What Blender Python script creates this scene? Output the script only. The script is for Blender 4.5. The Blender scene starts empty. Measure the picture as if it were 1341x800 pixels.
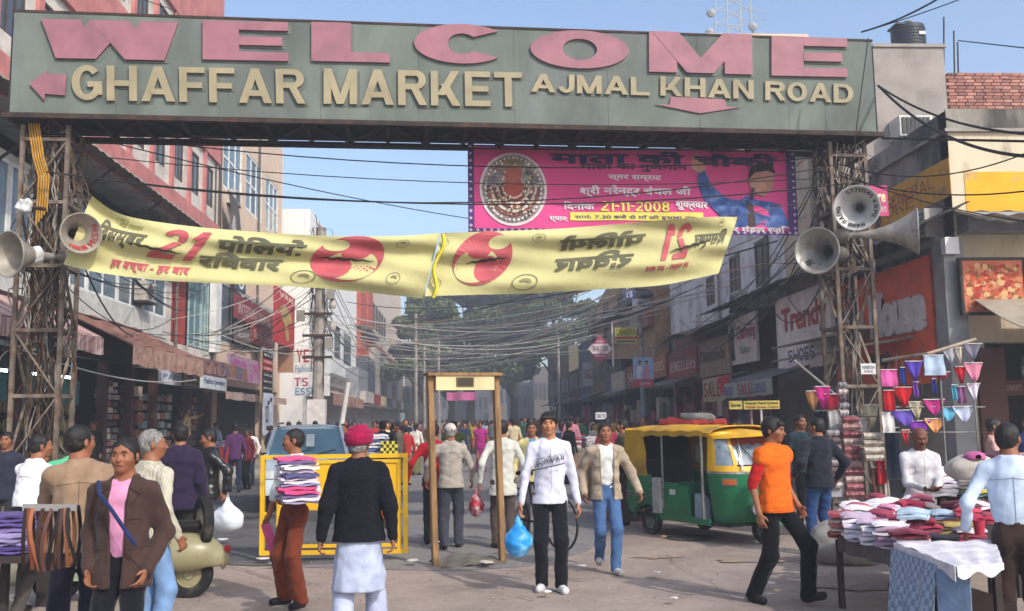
import bpy, math, random, time
import numpy as np
from mathutils import Vector, Matrix
random.seed(7); rng = np.random.default_rng(11)
SC = bpy.context.scene; COL = SC.collection
R = math.radians
# ---------------------------------------------------------------- camera, sky, sun, exposure
FPX = 1250.0; CAMH = 1.65
yaw, pitch, roll = R(3.2), math.atan(150 / FPX), R(0.9)
CF = Vector((math.sin(yaw) * math.cos(pitch), math.cos(yaw) * math.cos(pitch), math.sin(pitch)))
_r0 = Vector((math.cos(yaw), -math.sin(yaw), 0)); _u0 = _r0.cross(CF)
CR = _r0 * math.cos(roll) - _u0 * math.sin(roll); CU = _u0 * math.cos(roll) + _r0 * math.sin(roll)
CP = Vector((0, 0, CAMH))
cam = bpy.data.objects.new('camera', bpy.data.cameras.new('camera')); COL.objects.link(cam)
cam.matrix_world = Matrix(((CR.x, CU.x, -CF.x, CP.x), (CR.y, CU.y, -CF.y, CP.y), (CR.z, CU.z, -CF.z, CP.z), (0, 0, 0, 1)))
cam.data.sensor_width = 36; cam.data.lens = FPX / 1341 * 36; cam.data.clip_end = 3000; cam.data.clip_start = 0.1
SC.camera = cam
SUN_DIR = (_r0 * 0.61 + Vector((math.sin(yaw), math.cos(yaw), 0)) * -0.79).normalized()   # horizontal direction towards the sun
SUN_EL = R(38)
w = bpy.data.worlds.new('World'); SC.world = w; w.use_nodes = True
nt = w.node_tree; bg = nt.nodes['Background']; sky = nt.nodes.new('ShaderNodeTexSky'); sky.sky_type = 'NISHITA'
sky.sun_disc = False; sky.sun_elevation = SUN_EL; sky.sun_rotation = math.atan2(SUN_DIR.x, SUN_DIR.y)
sky.air_density = 1.0; sky.dust_density = 3.0; sky.ozone_density = 1.5; sky.altitude = 200
nt.links.new(sky.outputs[0], bg.inputs[0]); bg.inputs[1].default_value = 0.15
sl = bpy.data.lights.new('sun', 'SUN'); sl.energy = 2.0; sl.angle = R(1.2); sl.color = (1, .93, .83)
so = bpy.data.objects.new('sun', sl); COL.objects.link(so)
sv = Vector((SUN_DIR.x * math.cos(SUN_EL), SUN_DIR.y * math.cos(SUN_EL), math.sin(SUN_EL)))
so.rotation_euler = sv.to_track_quat('Z', 'Y').to_euler(); so.location = (0, -5, 30)
SC.view_settings.view_transform = 'Standard'; SC.view_settings.look = 'None'; SC.view_settings.exposure = 0.84; SC.view_settings.gamma = 1
SC.cycles.volume_step_rate = 4 if hasattr(SC.cycles, 'volume_step_rate') else 1
SC.cycles.max_bounces = 6; SC.cycles.diffuse_bounces = 3; SC.cycles.glossy_bounces = 2; SC.cycles.transmission_bounces = 4; SC.cycles.volume_bounces = 0
SC.cycles.use_adaptive_sampling = True
# ---------------------------------------------------------------- measuring: rays through points of the photograph
def ray(px, py): return CF + CR * ((px - 670.5) / FPX) + CU * ((400 - py) / FPX)
def pD(px, py, d): return CP + ray(px, py) * d
def pY(px, py, Y): v = ray(px, py); return CP + v * (Y / v.y)
def pX(px, py, X): v = ray(px, py); return CP + v * (X / v.x)
def pG(px, py, z=0.0): v = ray(px, py); return CP + v * ((z - CAMH) / v.z)
def feet(px, d):
    "ground point at image column px and depth d"
    f = Vector((math.sin(yaw), math.cos(yaw), 0)); p = f * d + _r0 * ((px - 670.5) / FPX * d); p.z = 0; return p
# ---------------------------------------------------------------- materials
MATS = {}
def mat(name, c, rough=.8, metal=0, var=.12, vs=6., bump=.1, bs=60., c2=None, c2s=2., c2t=.55, emit=0, alpha=1, trans=0, spec=.3, sheen=0, ior=1.45, stretch=None):
    if name in MATS: return MATS[name]
    m = bpy.data.materials.new(name); m.use_nodes = True; MATS[name] = m
    n = m.node_tree.nodes; L = m.node_tree.links; b = n['Principled BSDF']
    b.inputs['Roughness'].default_value = rough; b.inputs['Metallic'].default_value = metal
    b.inputs['Specular IOR Level'].default_value = spec; b.inputs['IOR'].default_value = ior
    if sheen: b.inputs['Sheen Weight'].default_value = sheen
    if trans: b.inputs['Transmission Weight'].default_value = trans
    if alpha < 1: b.inputs['Alpha'].default_value = alpha
    c = (*c, 1)
    tc = n.new('ShaderNodeTexCoord'); src = tc.outputs['Object']
    if stretch:
        mp = n.new('ShaderNodeMapping'); mp.inputs['Scale'].default_value = stretch; L.new(src, mp.inputs[0]); src = mp.outputs[0]
    t = n.new('ShaderNodeTexNoise'); t.inputs['Scale'].default_value = vs; t.inputs['Detail'].default_value = 6; L.new(src, t.inputs['Vector'])
    mr = n.new('ShaderNodeMapRange'); mr.inputs[1].default_value = .3; mr.inputs[2].default_value = .7
    mr.inputs[3].default_value = 1 - var * 1.6; mr.inputs[4].default_value = 1 + var; L.new(t.outputs['Fac'], mr.inputs[0])
    col = n.new('ShaderNodeVectorMath'); col.operation = 'SCALE'
    L.new(mr.outputs[0], col.inputs['Scale'])
    if c2:
        t2 = n.new('ShaderNodeTexNoise'); t2.inputs['Scale'].default_value = c2s; t2.inputs['Detail'].default_value = 8; t2.inputs['Roughness'].default_value = .65; L.new(src, t2.inputs['Vector'])
        r2 = n.new('ShaderNodeMapRange'); r2.inputs[1].default_value = c2t - .07; r2.inputs[2].default_value = c2t + .1; L.new(t2.outputs['Fac'], r2.inputs[0])
        mx = n.new('ShaderNodeMix'); mx.data_type = 'RGBA'; mx.inputs[6].default_value = c; mx.inputs[7].default_value = (*c2, 1)
        L.new(r2.outputs[0], mx.inputs[0]); L.new(mx.outputs[2], col.inputs[0])
    else: col.inputs[0].default_value = c[:3]
    L.new(col.outputs[0], b.inputs['Base Color'])
    if bump:
        t3 = n.new('ShaderNodeTexNoise'); t3.inputs['Scale'].default_value = bs; t3.inputs['Detail'].default_value = 5; t3.inputs['Distortion'].default_value = .6; L.new(src, t3.inputs['Vector'])
        bp = n.new('ShaderNodeBump'); bp.inputs['Strength'].default_value = bump; bp.inputs['Distance'].default_value = .03; L.new(t3.outputs['Fac'], bp.inputs['Height']); L.new(bp.outputs[0], b.inputs['Normal'])
    if emit: b.inputs['Emission Color'].default_value = c; b.inputs['Emission Strength'].default_value = emit
    return m
def hx(s, k=1.):
    "sRGB hex to linear"
    v = [int(s[i:i + 2], 16) / 255 for i in (0, 2, 4)]
    return tuple(k * (x / 12.92 if x < .04045 else ((x + .055) / 1.055) ** 2.4) for x in v)
def cloth(h, k=1., **kw):
    d = dict(rough=.9, var=.14, vs=11, bump=.3, bs=8, sheen=.1, spec=.12); d.update(kw)
    return mat('cloth_%s_%g' % (h, k), hx(h, k), **d)
def paint(h, k=1., **kw):
    d = dict(rough=.55, var=.14, vs=3, bump=.06, bs=40); d.update(kw)
    return mat('paint_%s_%g_%s' % (h, k, kw.get('c2s', 0)), hx(h, k), **d)
# ---------------------------------------------------------------- objects
def tag(o, label=None, cat=None, group=None, kind=None):
    if label: o['label'] = label
    if cat: o['category'] = cat
    if group: o['group'] = group
    if kind: o['kind'] = kind
    return o
def thing(name, label, cat, loc=(0, 0, 0), group=None, rz=0):
    o = bpy.data.objects.new(name, None); COL.objects.link(o); o.location = loc; o.rotation_euler.z = rz
    o.empty_display_size = .1
    return tag(o, label, cat, group)
def wloc(p):
    v = Vector((0, 0, 0))
    while p: v += p.location; p = p.parent
    return v
def link_mesh(name, me, m, parent=None, smooth=False):
    o = bpy.data.objects.new(name, me); COL.objects.link(o)
    if m and not me.materials: me.materials.append(m)
    if parent: o.parent = parent
    if smooth: me.polygons.foreach_set('use_smooth', [True] * len(me.polygons))
    return o
def copy_tree(o, parent=None):
    c = o.copy(); COL.objects.link(c)
    if parent: c.parent = parent
    for ch in o.children: copy_tree(ch, c)
    return c
class MB:
    "collects shapes of ONE part; build() links them as one mesh"
    def __init__(s): s.v = []; s.f = []
    def add(s, vs, fs):
        n = len(s.v); s.v += [tuple(v) for v in vs]; s.f += [tuple(i + n for i in f) for f in fs]; return s
    def box(s, x0, x1, y0, y1, z0, z1):
        return s.add([(x, y, z) for z in (z0, z1) for y in (y0, y1) for x in (x0, x1)], [(0, 2, 3, 1), (4, 5, 7, 6), (0, 1, 5, 4), (2, 6, 7, 3), (0, 4, 6, 2), (1, 3, 7, 5)])
    def obox(s, o, u, v, n, u0, u1, v0, v1, n0, n1):
        o, u, v, n = Vector(o), Vector(u), Vector(v), Vector(n)
        return s.add([o + u * a + v * b + n * c for c in (n0, n1) for b in (v0, v1) for a in (u0, u1)], [(0, 2, 3, 1), (4, 5, 7, 6), (0, 1, 5, 4), (2, 6, 7, 3), (0, 4, 6, 2), (1, 3, 7, 5)])
    def beam(s, a, b, w_, h_=None, up=(0, 0, 1)):
        a, b = Vector(a), Vector(b); h_ = h_ or w_; d = b - a; L = d.length
        if L < 1e-6: return s
        d /= L; up = Vector(up)
        if abs(d.dot(up)) > .98: up = Vector((0, 1, 0))
        u = d.cross(up).normalized(); v = u.cross(d)
        return s.obox(a, u, v, d, -w_ / 2, w_ / 2, -h_ / 2, h_ / 2, 0, L)
    def tube(s, pts, r, n=6, cap=True):
        pts = [Vector(p) for p in pts]; rs = r if isinstance(r, (list, tuple)) else [r] * len(pts); base = len(s.v); pu = None
        for i, p in enumerate(pts):
            t = (pts[min(i + 1, len(pts) - 1)] - pts[max(i - 1, 0)])
            t = t.normalized() if t.length > 1e-9 else Vector((0, 0, 1))
            if pu is None: pu = t.cross(Vector((0, 0, 1))) if abs(t.z) < .9 else t.cross(Vector((0, 1, 0)))
            u = (pu - t * pu.dot(t)); u = u.normalized() if u.length > 1e-6 else t.orthogonal().normalized(); pu = u; v = t.cross(u)
            for k in range(n):
                a = 2 * math.pi * k / n; s.v.append(tuple(p + u * (math.cos(a) * rs[i]) + v * (math.sin(a) * rs[i])))
        for i in range(len(pts) - 1):
            for k in range(n):
                k2 = (k + 1) % n; s.f.append((base + i * n + k, base + i * n + k2, base + (i + 1) * n + k2, base + (i + 1) * n + k))
        if cap:
            s.f.append(tuple(base + k for k in reversed(range(n)))); s.f.append(tuple(base + (len(pts) - 1) * n + k for k in range(n)))
        return s
    def lathe(s, prof, o=(0, 0, 0), axis=(0, 0, 1), n=20):
        o = Vector(o); a = Vector(axis).normalized(); u = a.orthogonal().normalized(); v = a.cross(u); base = len(s.v)
        for (r, h) in prof:
            for k in range(n):
                t = 2 * math.pi * k / n; s.v.append(tuple(o + a * h + (u * math.cos(t) + v * math.sin(t)) * r))
        for i in range(len(prof) - 1):
            for k in range(n):
                k2 = (k + 1) % n; s.f.append((base + i * n + k, base + i * n + k2, base + (i + 1) * n + k2, base + (i + 1) * n + k))
        return s
    def ball(s, c, M, r, n=10, m=6):
        "ellipsoid; M = 3x3 orientation or None"
        c = Vector(c); M = M or Matrix.Identity(3); base = len(s.v)
        for i in range(m + 1):
            t = math.pi * i / m
            for k in range(n): a = 2 * math.pi * k / n; s.v.append(tuple(c + M @ Vector((r[0] * math.sin(t) * math.cos(a), r[1] * math.sin(t) * math.sin(a), r[2] * math.cos(t)))))
        for i in range(m):
            for k in range(n): s.f.append((base + i * n + k, base + (i + 1) * n + k, base + (i + 1) * n + (k + 1) % n, base + i * n + (k + 1) % n))
        return s
    def prism(s, pts, d):
        "polygon pts extruded by vector d"
        pts = [Vector(p) for p in pts]; d = Vector(d); n = len(pts)
        return s.add(pts + [p + d for p in pts], [tuple(reversed(range(n))), tuple(range(n, 2 * n))] + [(i, (i + 1) % n, n + (i + 1) % n, n + i) for i in range(n)])
    def grid(s, fn, nu, nv, close=False):
        base = len(s.v)
        for i in range(nu + 1):
            for j in range(nv + 1): s.v.append(tuple(fn(i / nu, j / nv)))
        for i in range(nu):
            for j in range(nv): a = base + i * (nv + 1) + j; s.f.append((a, a + nv + 1, a + nv + 2, a + 1))
        return s
    def slab(s, fn, nu, nv, th):
        "a sheet with thickness; fn(u,v)->point, th = offset vector"
        th = Vector(th); b0 = len(s.v); s.grid(fn, nu, nv); n = (nu + 1) * (nv + 1)
        s.v += [tuple(Vector(p) + th) for p in s.v[b0:b0 + n]]
        s.f += [tuple(i + n for i in reversed(f)) for f in s.f[-nu * nv:]]
        rim = [(i, 0) for i in range(nu)] + [(nu, j) for j in range(nv)] + [(i, nv) for i in range(nu, 0, -1)] + [(0, j) for j in range(nv, 0, -1)]
        ids = [b0 + i * (nv + 1) + j for i, j in rim]
        for k in range(len(ids)): a, b = ids[k], ids[(k + 1) % len(ids)]; s.f.append((b, a, a + n, b + n))
        return s
    def build(s, name, m, parent=None, smooth=False, label=None, cat=None, group=None, kind=None, local=False):
        "verts are in world coordinates unless local"
        off = Vector((0, 0, 0))
        if parent:
            if not local: off = wloc(parent)
        elif not local and kind is None:
            a = np.array(s.v); off = Vector((a[:, 0].mean(), a[:, 1].mean(), a[:, 2].min()))
        me = bpy.data.meshes.new(name); vv = np.array(s.v, dtype=float) - np.array(off) if len(s.v) else np.zeros((0, 3))
        me.from_pydata(vv.tolist(), [], s.f); me.update()
        o = link_mesh(name, me, m, parent, smooth)
        if not parent: o.location = off
        if smooth and len(me.polygons):
            try: me.set_sharp_from_angle(angle=R(40))
            except Exception: pass
        return tag(o, label, cat, group, kind)
# ---------------------------------------------------------------- planes and lettering
class Plane:
    def __init__(s, o, u, v): s.o, s.u, s.v = Vector(o), Vector(u).normalized(), Vector(v).normalized(); s.n = s.u.cross(s.v)
    def hit(s, px, py):
        r = ray(px, py); t = (s.o - CP).dot(s.n) / r.dot(s.n); p = CP + r * t - s.o; return p.dot(s.u), p.dot(s.v)
    def at(s, a, b, c=0.): return s.o + s.u * a + s.v * b + s.n * c
FONT = {}
def font(k):
    "lettering faces that ship with Blender itself"
    if k not in FONT:
        try: FONT[k] = bpy.data.fonts.load(bpy.utils.system_resource('DATAFILES', path='fonts') + '/' + k)
        except Exception: FONT[k] = None
    return FONT[k]
def text_mesh(t, fnt=None, shear=0., sp=1.0):
    cu = bpy.data.curves.new('t', 'FONT'); cu.body = t; cu.shear = shear; cu.resolution_u = 4; cu.space_character = sp
    if fnt and font(fnt): cu.font = font(fnt)
    o = bpy.data.objects.new('t', cu); me = bpy.data.meshes.new_from_object(o)
    bpy.data.objects.remove(o); bpy.data.curves.remove(cu); return me
def lettering(pl, t, q, m, parent, depth=.004, ext=0., bold=.03, shear=0, sp=1., each=False, name='lettering', mirror=False, bend=None, off=(0, 0), fnt=None):
    "fits text into quad q = pixel corners [(x0,y0) bottom left, (x1,y1) bottom right, (x2,y2) top left]"
    a = pl.hit(*q[0]); b = pl.hit(*q[1]); c = pl.hit(*q[2])
    A, B, C_ = (Vector((p[0] + off[0], p[1] + off[1])) for p in (a, b, c))
    return lettering_uv(pl, t, A, B - A, C_ - A, m, parent, depth, ext, bold, shear, sp, each, name, mirror, bend, fnt)
def lettering_uv(pl, t, A, eu, ev, m, parent, depth=.004, ext=0., bold=.03, shear=0, sp=1., each=False, name='lettering', mirror=False, bend=None, fnt=None):
    A, eu, ev = Vector(A), Vector(eu), Vector(ev)
    if any(ord(ch) > 2300 for ch in t): fnt = None
    me = text_mesh(t, fnt, shear, sp); n = len(me.vertices)
    if not n: bpy.data.meshes.remove(me); return []
    co = np.zeros(n * 3); me.vertices.foreach_get('co', co); co = co.reshape(-1, 3)
    faces = [tuple(p.vertices) for p in me.polygons]; bpy.data.meshes.remove(me)
    x0, y0 = co[:, 0].min() - bold, co[:, 1].min() - bold; w_, h_ = np.ptp(co[:, 0]) + 2 * bold, np.ptp(co[:, 1]) + 2 * bold
    par = list(range(n))
    def fd(i):
        while par[i] != i: par[i] = par[par[i]]; i = par[i]
        return i
    for f in faces:
        for k in f[1:]: par[fd(k)] = fd(f[0])
    isl = {}
    for i, f in enumerate(faces): isl.setdefault(fd(f[0]), []).append(f)
    out = []; one = MB(); st = max(.0004, eu.length / len(t) * .004)
    for gi, g in enumerate(isl.values()):
        mb = MB() if each else one
        ids = sorted({k for f in g for k in f}); mp = {k: j for j, k in enumerate(ids)}; ff = [tuple(mp[k] for k in f) for f in g]; nn = len(ids)
        for si, (dx, dy) in enumerate(((0, 0), (bold, bold), (-bold, -bold), (bold, -bold), (-bold, bold)) if bold else ((0, 0),)):
            d = depth + ext + st * (si + (gi % 2) * .5)
            def P(k, dd):
                x = (co[k, 0] + dx - x0) / w_; y = (co[k, 1] + dy - y0) / max(h_, 1e-6)
                if mirror: x = 1 - x
                p = A + eu * x + ev * y
                if bend: return bend(p.x, p.y, dd)
                return pl.at(p.x, p.y, dd)
            base = len(mb.v); mb.v += [tuple(P(k, d)) for k in ids]; mb.f += [tuple(i + base for i in f) for f in ff]
            if ext > 0:
                mb.v += [tuple(P(k, depth)) for k in ids]; ed = {(f[k], f[(k + 1) % len(f)]) for f in ff for k in range(len(f))}
                mb.f += [(j + base, i + base, i + base + nn, j + base + nn) for (i, j) in ed if (j, i) not in ed]
        if each: out.append(mb.build(name, m, parent))
    if not each: out.append(one.build(name, m, parent))
    return out
def _glyph(ch, W=.74, a=.19, b=.16):
    "block capitals in a unit box: polygons; a = stem width, b = bar thickness"
    P = []; E = [0]
    def r(x0, x1, y0, y1): E[0] += 1; P.append((E[0], [(x0, y0), (x1, y0), (x1, y1), (x0, y1)]))
    def d(x0, y0, x1, y1, t=a): E[0] += 1; P.append((E[0], [(x0, y0), (x0 + t, y0), (x1 + t, y1), (x1, y1)]))
    def arc(cx, cy, rx, ry, t0, t1, n=14):
        E[0] += 1
        A = [math.radians(t0 + (t1 - t0) * i / n) for i in range(n + 1)]
        for p, q in zip(A, A[1:]):
            P.append((E[0], [(cx + (rx - a) * math.cos(p), cy + (ry - b) * math.sin(p)), (cx + rx * math.cos(p), cy + ry * math.sin(p)), (cx + rx * math.cos(q), cy + ry * math.sin(q)), (cx + (rx - a) * math.cos(q), cy + (ry - b) * math.sin(q))]))
    w_ = W
    if ch == 'I': w_ = a; r(0, a, 0, 1)
    elif ch == 'L': w_ = W * .88; r(0, a, 0, 1); r(a, w_, 0, b)
    elif ch == 'E': w_ = W * .9; r(0, a, 0, 1); r(a, w_, 0, b); r(a, w_, 1 - b, 1); r(a, w_ * .93, .5 - b / 2, .5 + b / 2)
    elif ch == 'F': w_ = W * .86; r(0, a, 0, 1); r(a, w_, 1 - b, 1); r(a, w_ * .9, .48 - b / 2, .48 + b / 2)
    elif ch == 'H': r(0, a, 0, 1); r(W - a, W, 0, 1); r(a, W - a, .5 - b / 2, .5 + b / 2)
    elif ch == 'T': r(0, W, 1 - b, 1); r(W / 2 - a / 2, W / 2 + a / 2, 0, 1 - b)
    elif ch == 'A':
        w_ = W * 1.12; t = a * 1.05; d(0, 0, w_ / 2 - t / 2, 1, t); d(w_ - t, 0, w_ / 2 - t / 2, 1, t); r(w_ * .25, w_ * .75, .2, .2 + b)
    elif ch == 'V': w_ = W * 1.1; d(w_ / 2 - a / 2, 0, 0, 1); d(w_ / 2 - a / 2, 0, w_ - a, 1)
    elif ch == 'W':
        w_ = W * 1.5; q = w_ / 4; d(q - a / 2, 0, 0, 1); d(q - a / 2, 0, 2 * q - a / 2, 1); d(3 * q - a / 2, 0, 2 * q - a / 2, 1); d(3 * q - a / 2, 0, w_ - a, 1)
    elif ch == 'M': w_ = W * 1.15; r(0, a, 0, 1); r(w_ - a, w_, 0, 1); d(w_ / 2 - a / 2, 0, a * .1, 1, a * .95); d(w_ / 2 - a / 2, 0, w_ - a * 1.05, 1, a * .95)
    elif ch == 'N': r(0, a, 0, 1); r(W - a, W, 0, 1); d(W - a, 0, 0, 1)
    elif ch == 'K': w_ = W * 1.05; r(0, a, 0, 1); d(w_ - a * 1.15, 0, a * 1.3, .62, a * 1.1); d(a * .8, .3, w_ - a * 1.3, 1, a * 1.15)
    elif ch == 'X': d(0, 0, W - a, 1); d(W - a, 0, 0, 1)
    elif ch == 'Y': d(W / 2 - a / 2, .42, 0, 1); d(W / 2 - a / 2, .42, W - a, 1); r(W / 2 - a / 2, W / 2 + a / 2, 0, .45)
    elif ch == 'Z': r(0, W, 0, b); r(0, W, 1 - b, 1); d(0, b, W - a, 1 - b)
    elif ch in 'O0': arc(W / 2, .5, W / 2, .5, 0, 360, 28)
    elif ch == 'Q': arc(W / 2, .5, W / 2, .5, 0, 360, 28); d(W - a, 0, W * .5, .3)
    elif ch == 'C': arc(W / 2, .5, W / 2, .5, 42, 318, 24)
    elif ch == 'G': arc(W / 2, .5, W / 2, .5, 42, 340, 24); r(W * .52, W, .38, .38 + b); r(W - a, W, .16, .5)
    elif ch == 'D': r(0, a, 0, 1); r(a, W * .5, 0, b); r(a, W * .5, 1 - b, 1); arc(W * .5, .5, W * .5, .5, -90, 90)
    elif ch in 'PRB':
        r(0, a, 0, 1); r(a, W * .62, 1 - b, 1); r(a, W * .62, .45, .45 + b); arc(W * .62, .725, W * .36, .275, -90, 90, 10)
        if ch == 'R': d(W - a, 0, W * .45, .47, a * 1.05)
        if ch == 'B': r(a, W * .62, 0, b); arc(W * .62, .3, W * .38, .3, -90, 90, 10)
    elif ch == 'U': r(0, a, .4, 1); r(W - a, W, .4, 1); arc(W / 2, .42, W / 2, .42, 180, 360)
    elif ch == 'J': w_ = W * .75; r(w_ - a, w_, .36, 1); arc(w_ / 2, .38, w_ / 2, .38, 190, 360)
    elif ch in 'S5': arc(W / 2, .725, W / 2, .275, 30, 270); arc(W / 2, .29, W / 2, .29, -150, 90)
    elif ch == '2': arc(W / 2, .7, W / 2, .3, -20, 160); r(0, W, 0, b); d(0, b, W - a * 1.3, .58, a * 1.2)
    elif ch in '38': arc(W / 2, .735, W * .47, .265, -90 if ch == '3' else -90, 160 if ch == '3' else 270); arc(W / 2, .29, W / 2, .29, -160 if ch == '3' else -90, 90 if ch == '3' else 270)
    elif ch == '1': w_ = W * .55; r(w_ - a, w_, 0, 1); d(0, .7, w_ - a, 1, a * .8)
    elif ch == '7': r(0, W, 1 - b, 1); d(W * .2, 0, W - a, 1 - b)
    elif ch == '4': r(W - a * 1.6, W - a * .6, 0, 1); r(0, W, .22, .22 + b); d(0, .38, W - a * 1.6, 1, a * .9)
    elif ch == '6': arc(W / 2, .32, W / 2, .32, 0, 360); d(0.02, .35, W * .5, 1)
    elif ch == '9': arc(W / 2, .68, W / 2, .32, 0, 360); d(W * .25, 0, W - a, .65)
    elif ch == '-': w_ = W * .5; r(0, w_, .42, .42 + b)
    elif ch == '.': w_ = a; r(0, a, 0, b)
    elif ch == ':': w_ = a; r(0, a, 0, b); r(0, a, .6, .6 + b)
    elif ch == '/': w_ = W * .5; d(0, 0, w_ - a, 1, a * .8)
    elif ch == '&': arc(W / 2, .725, W * .4, .275, 0, 360); arc(W / 2, .29, W / 2, .29, 0, 360)
    else: w_ = W * .55
    return w_, P
def block(pl, t, q, m, parent, depth=.004, ext=0., each=False, W=.74, a=.19, b=.16, gap=.11, name='lettering', off=(0, 0), bend=None, lname=None, mirror=False):
    "block capitals fitted into a pixel quad; each=True makes every letter a part"
    A = pl.hit(*q[0]); B = pl.hit(*q[1]); C_ = pl.hit(*q[2])
    return block_uv(pl, t, (A[0] + off[0], A[1] + off[1]), (B[0] - A[0], B[1] - A[1]), (C_[0] - A[0], C_[1] - A[1]), m, parent, depth, ext, each, W, a, b, gap, name, bend, lname, mirror)
def block_uv(pl, t, A, eu, ev, m, parent, depth=.004, ext=0., each=False, W=.74, a=.19, b=.16, gap=.11, name='lettering', bend=None, lname=None, mirror=False):
    A, eu, ev = Vector(A), Vector(eu), Vector(ev); x = 0; gl = []
    for ch in t: w_, P = _glyph(ch.upper(), W, a, b); gl.append((x, P, ch)); x += w_ + gap
    tot = x - gap; one = MB(); out = []; st = max(.0006, ev.length * .004)
    for x0, P, ch in gl:
        if not P: continue
        mb = MB() if each else one
        if bend:   # cut every stroke into strips so that it follows the cloth
            Q = []
            for k, (a0, a1, a2, a3) in P:
                L2 = lambda p_, q_, t_: (p_[0] + (q_[0] - p_[0]) * t_, p_[1] + (q_[1] - p_[1]) * t_)
                for i in range(6): Q.append((k, [L2(a0, a3, i / 6), L2(a1, a2, i / 6), L2(a1, a2, (i + 1) / 6), L2(a0, a3, (i + 1) / 6)]))
            P = Q
        for k, poly in P:
            dd = depth + ext + st * k; n = len(poly)
            def T(px_, py_, d):
                X = (x0 + px_) / tot; X = 1 - X if mirror else X
                p = A + eu * X + ev * py_
                return bend(p.x, p.y, d) if bend else pl.at(p.x, p.y, d)
            f = [T(px_, py_, dd) for px_, py_ in poly]
            if ext > 0:
                bk = [T(px_, py_, depth) for px_, py_ in poly]
                mb.add(f + bk, [tuple(range(n))] + [(i, i + n, (i + 1) % n + n, (i + 1) % n) for i in range(n)])
            else: mb.add(f, [tuple(range(n))])
        if each: out.append(mb.build(lname or name, m, parent))
    if not each: out.append(one.build(name, m, parent))
    return out
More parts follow.
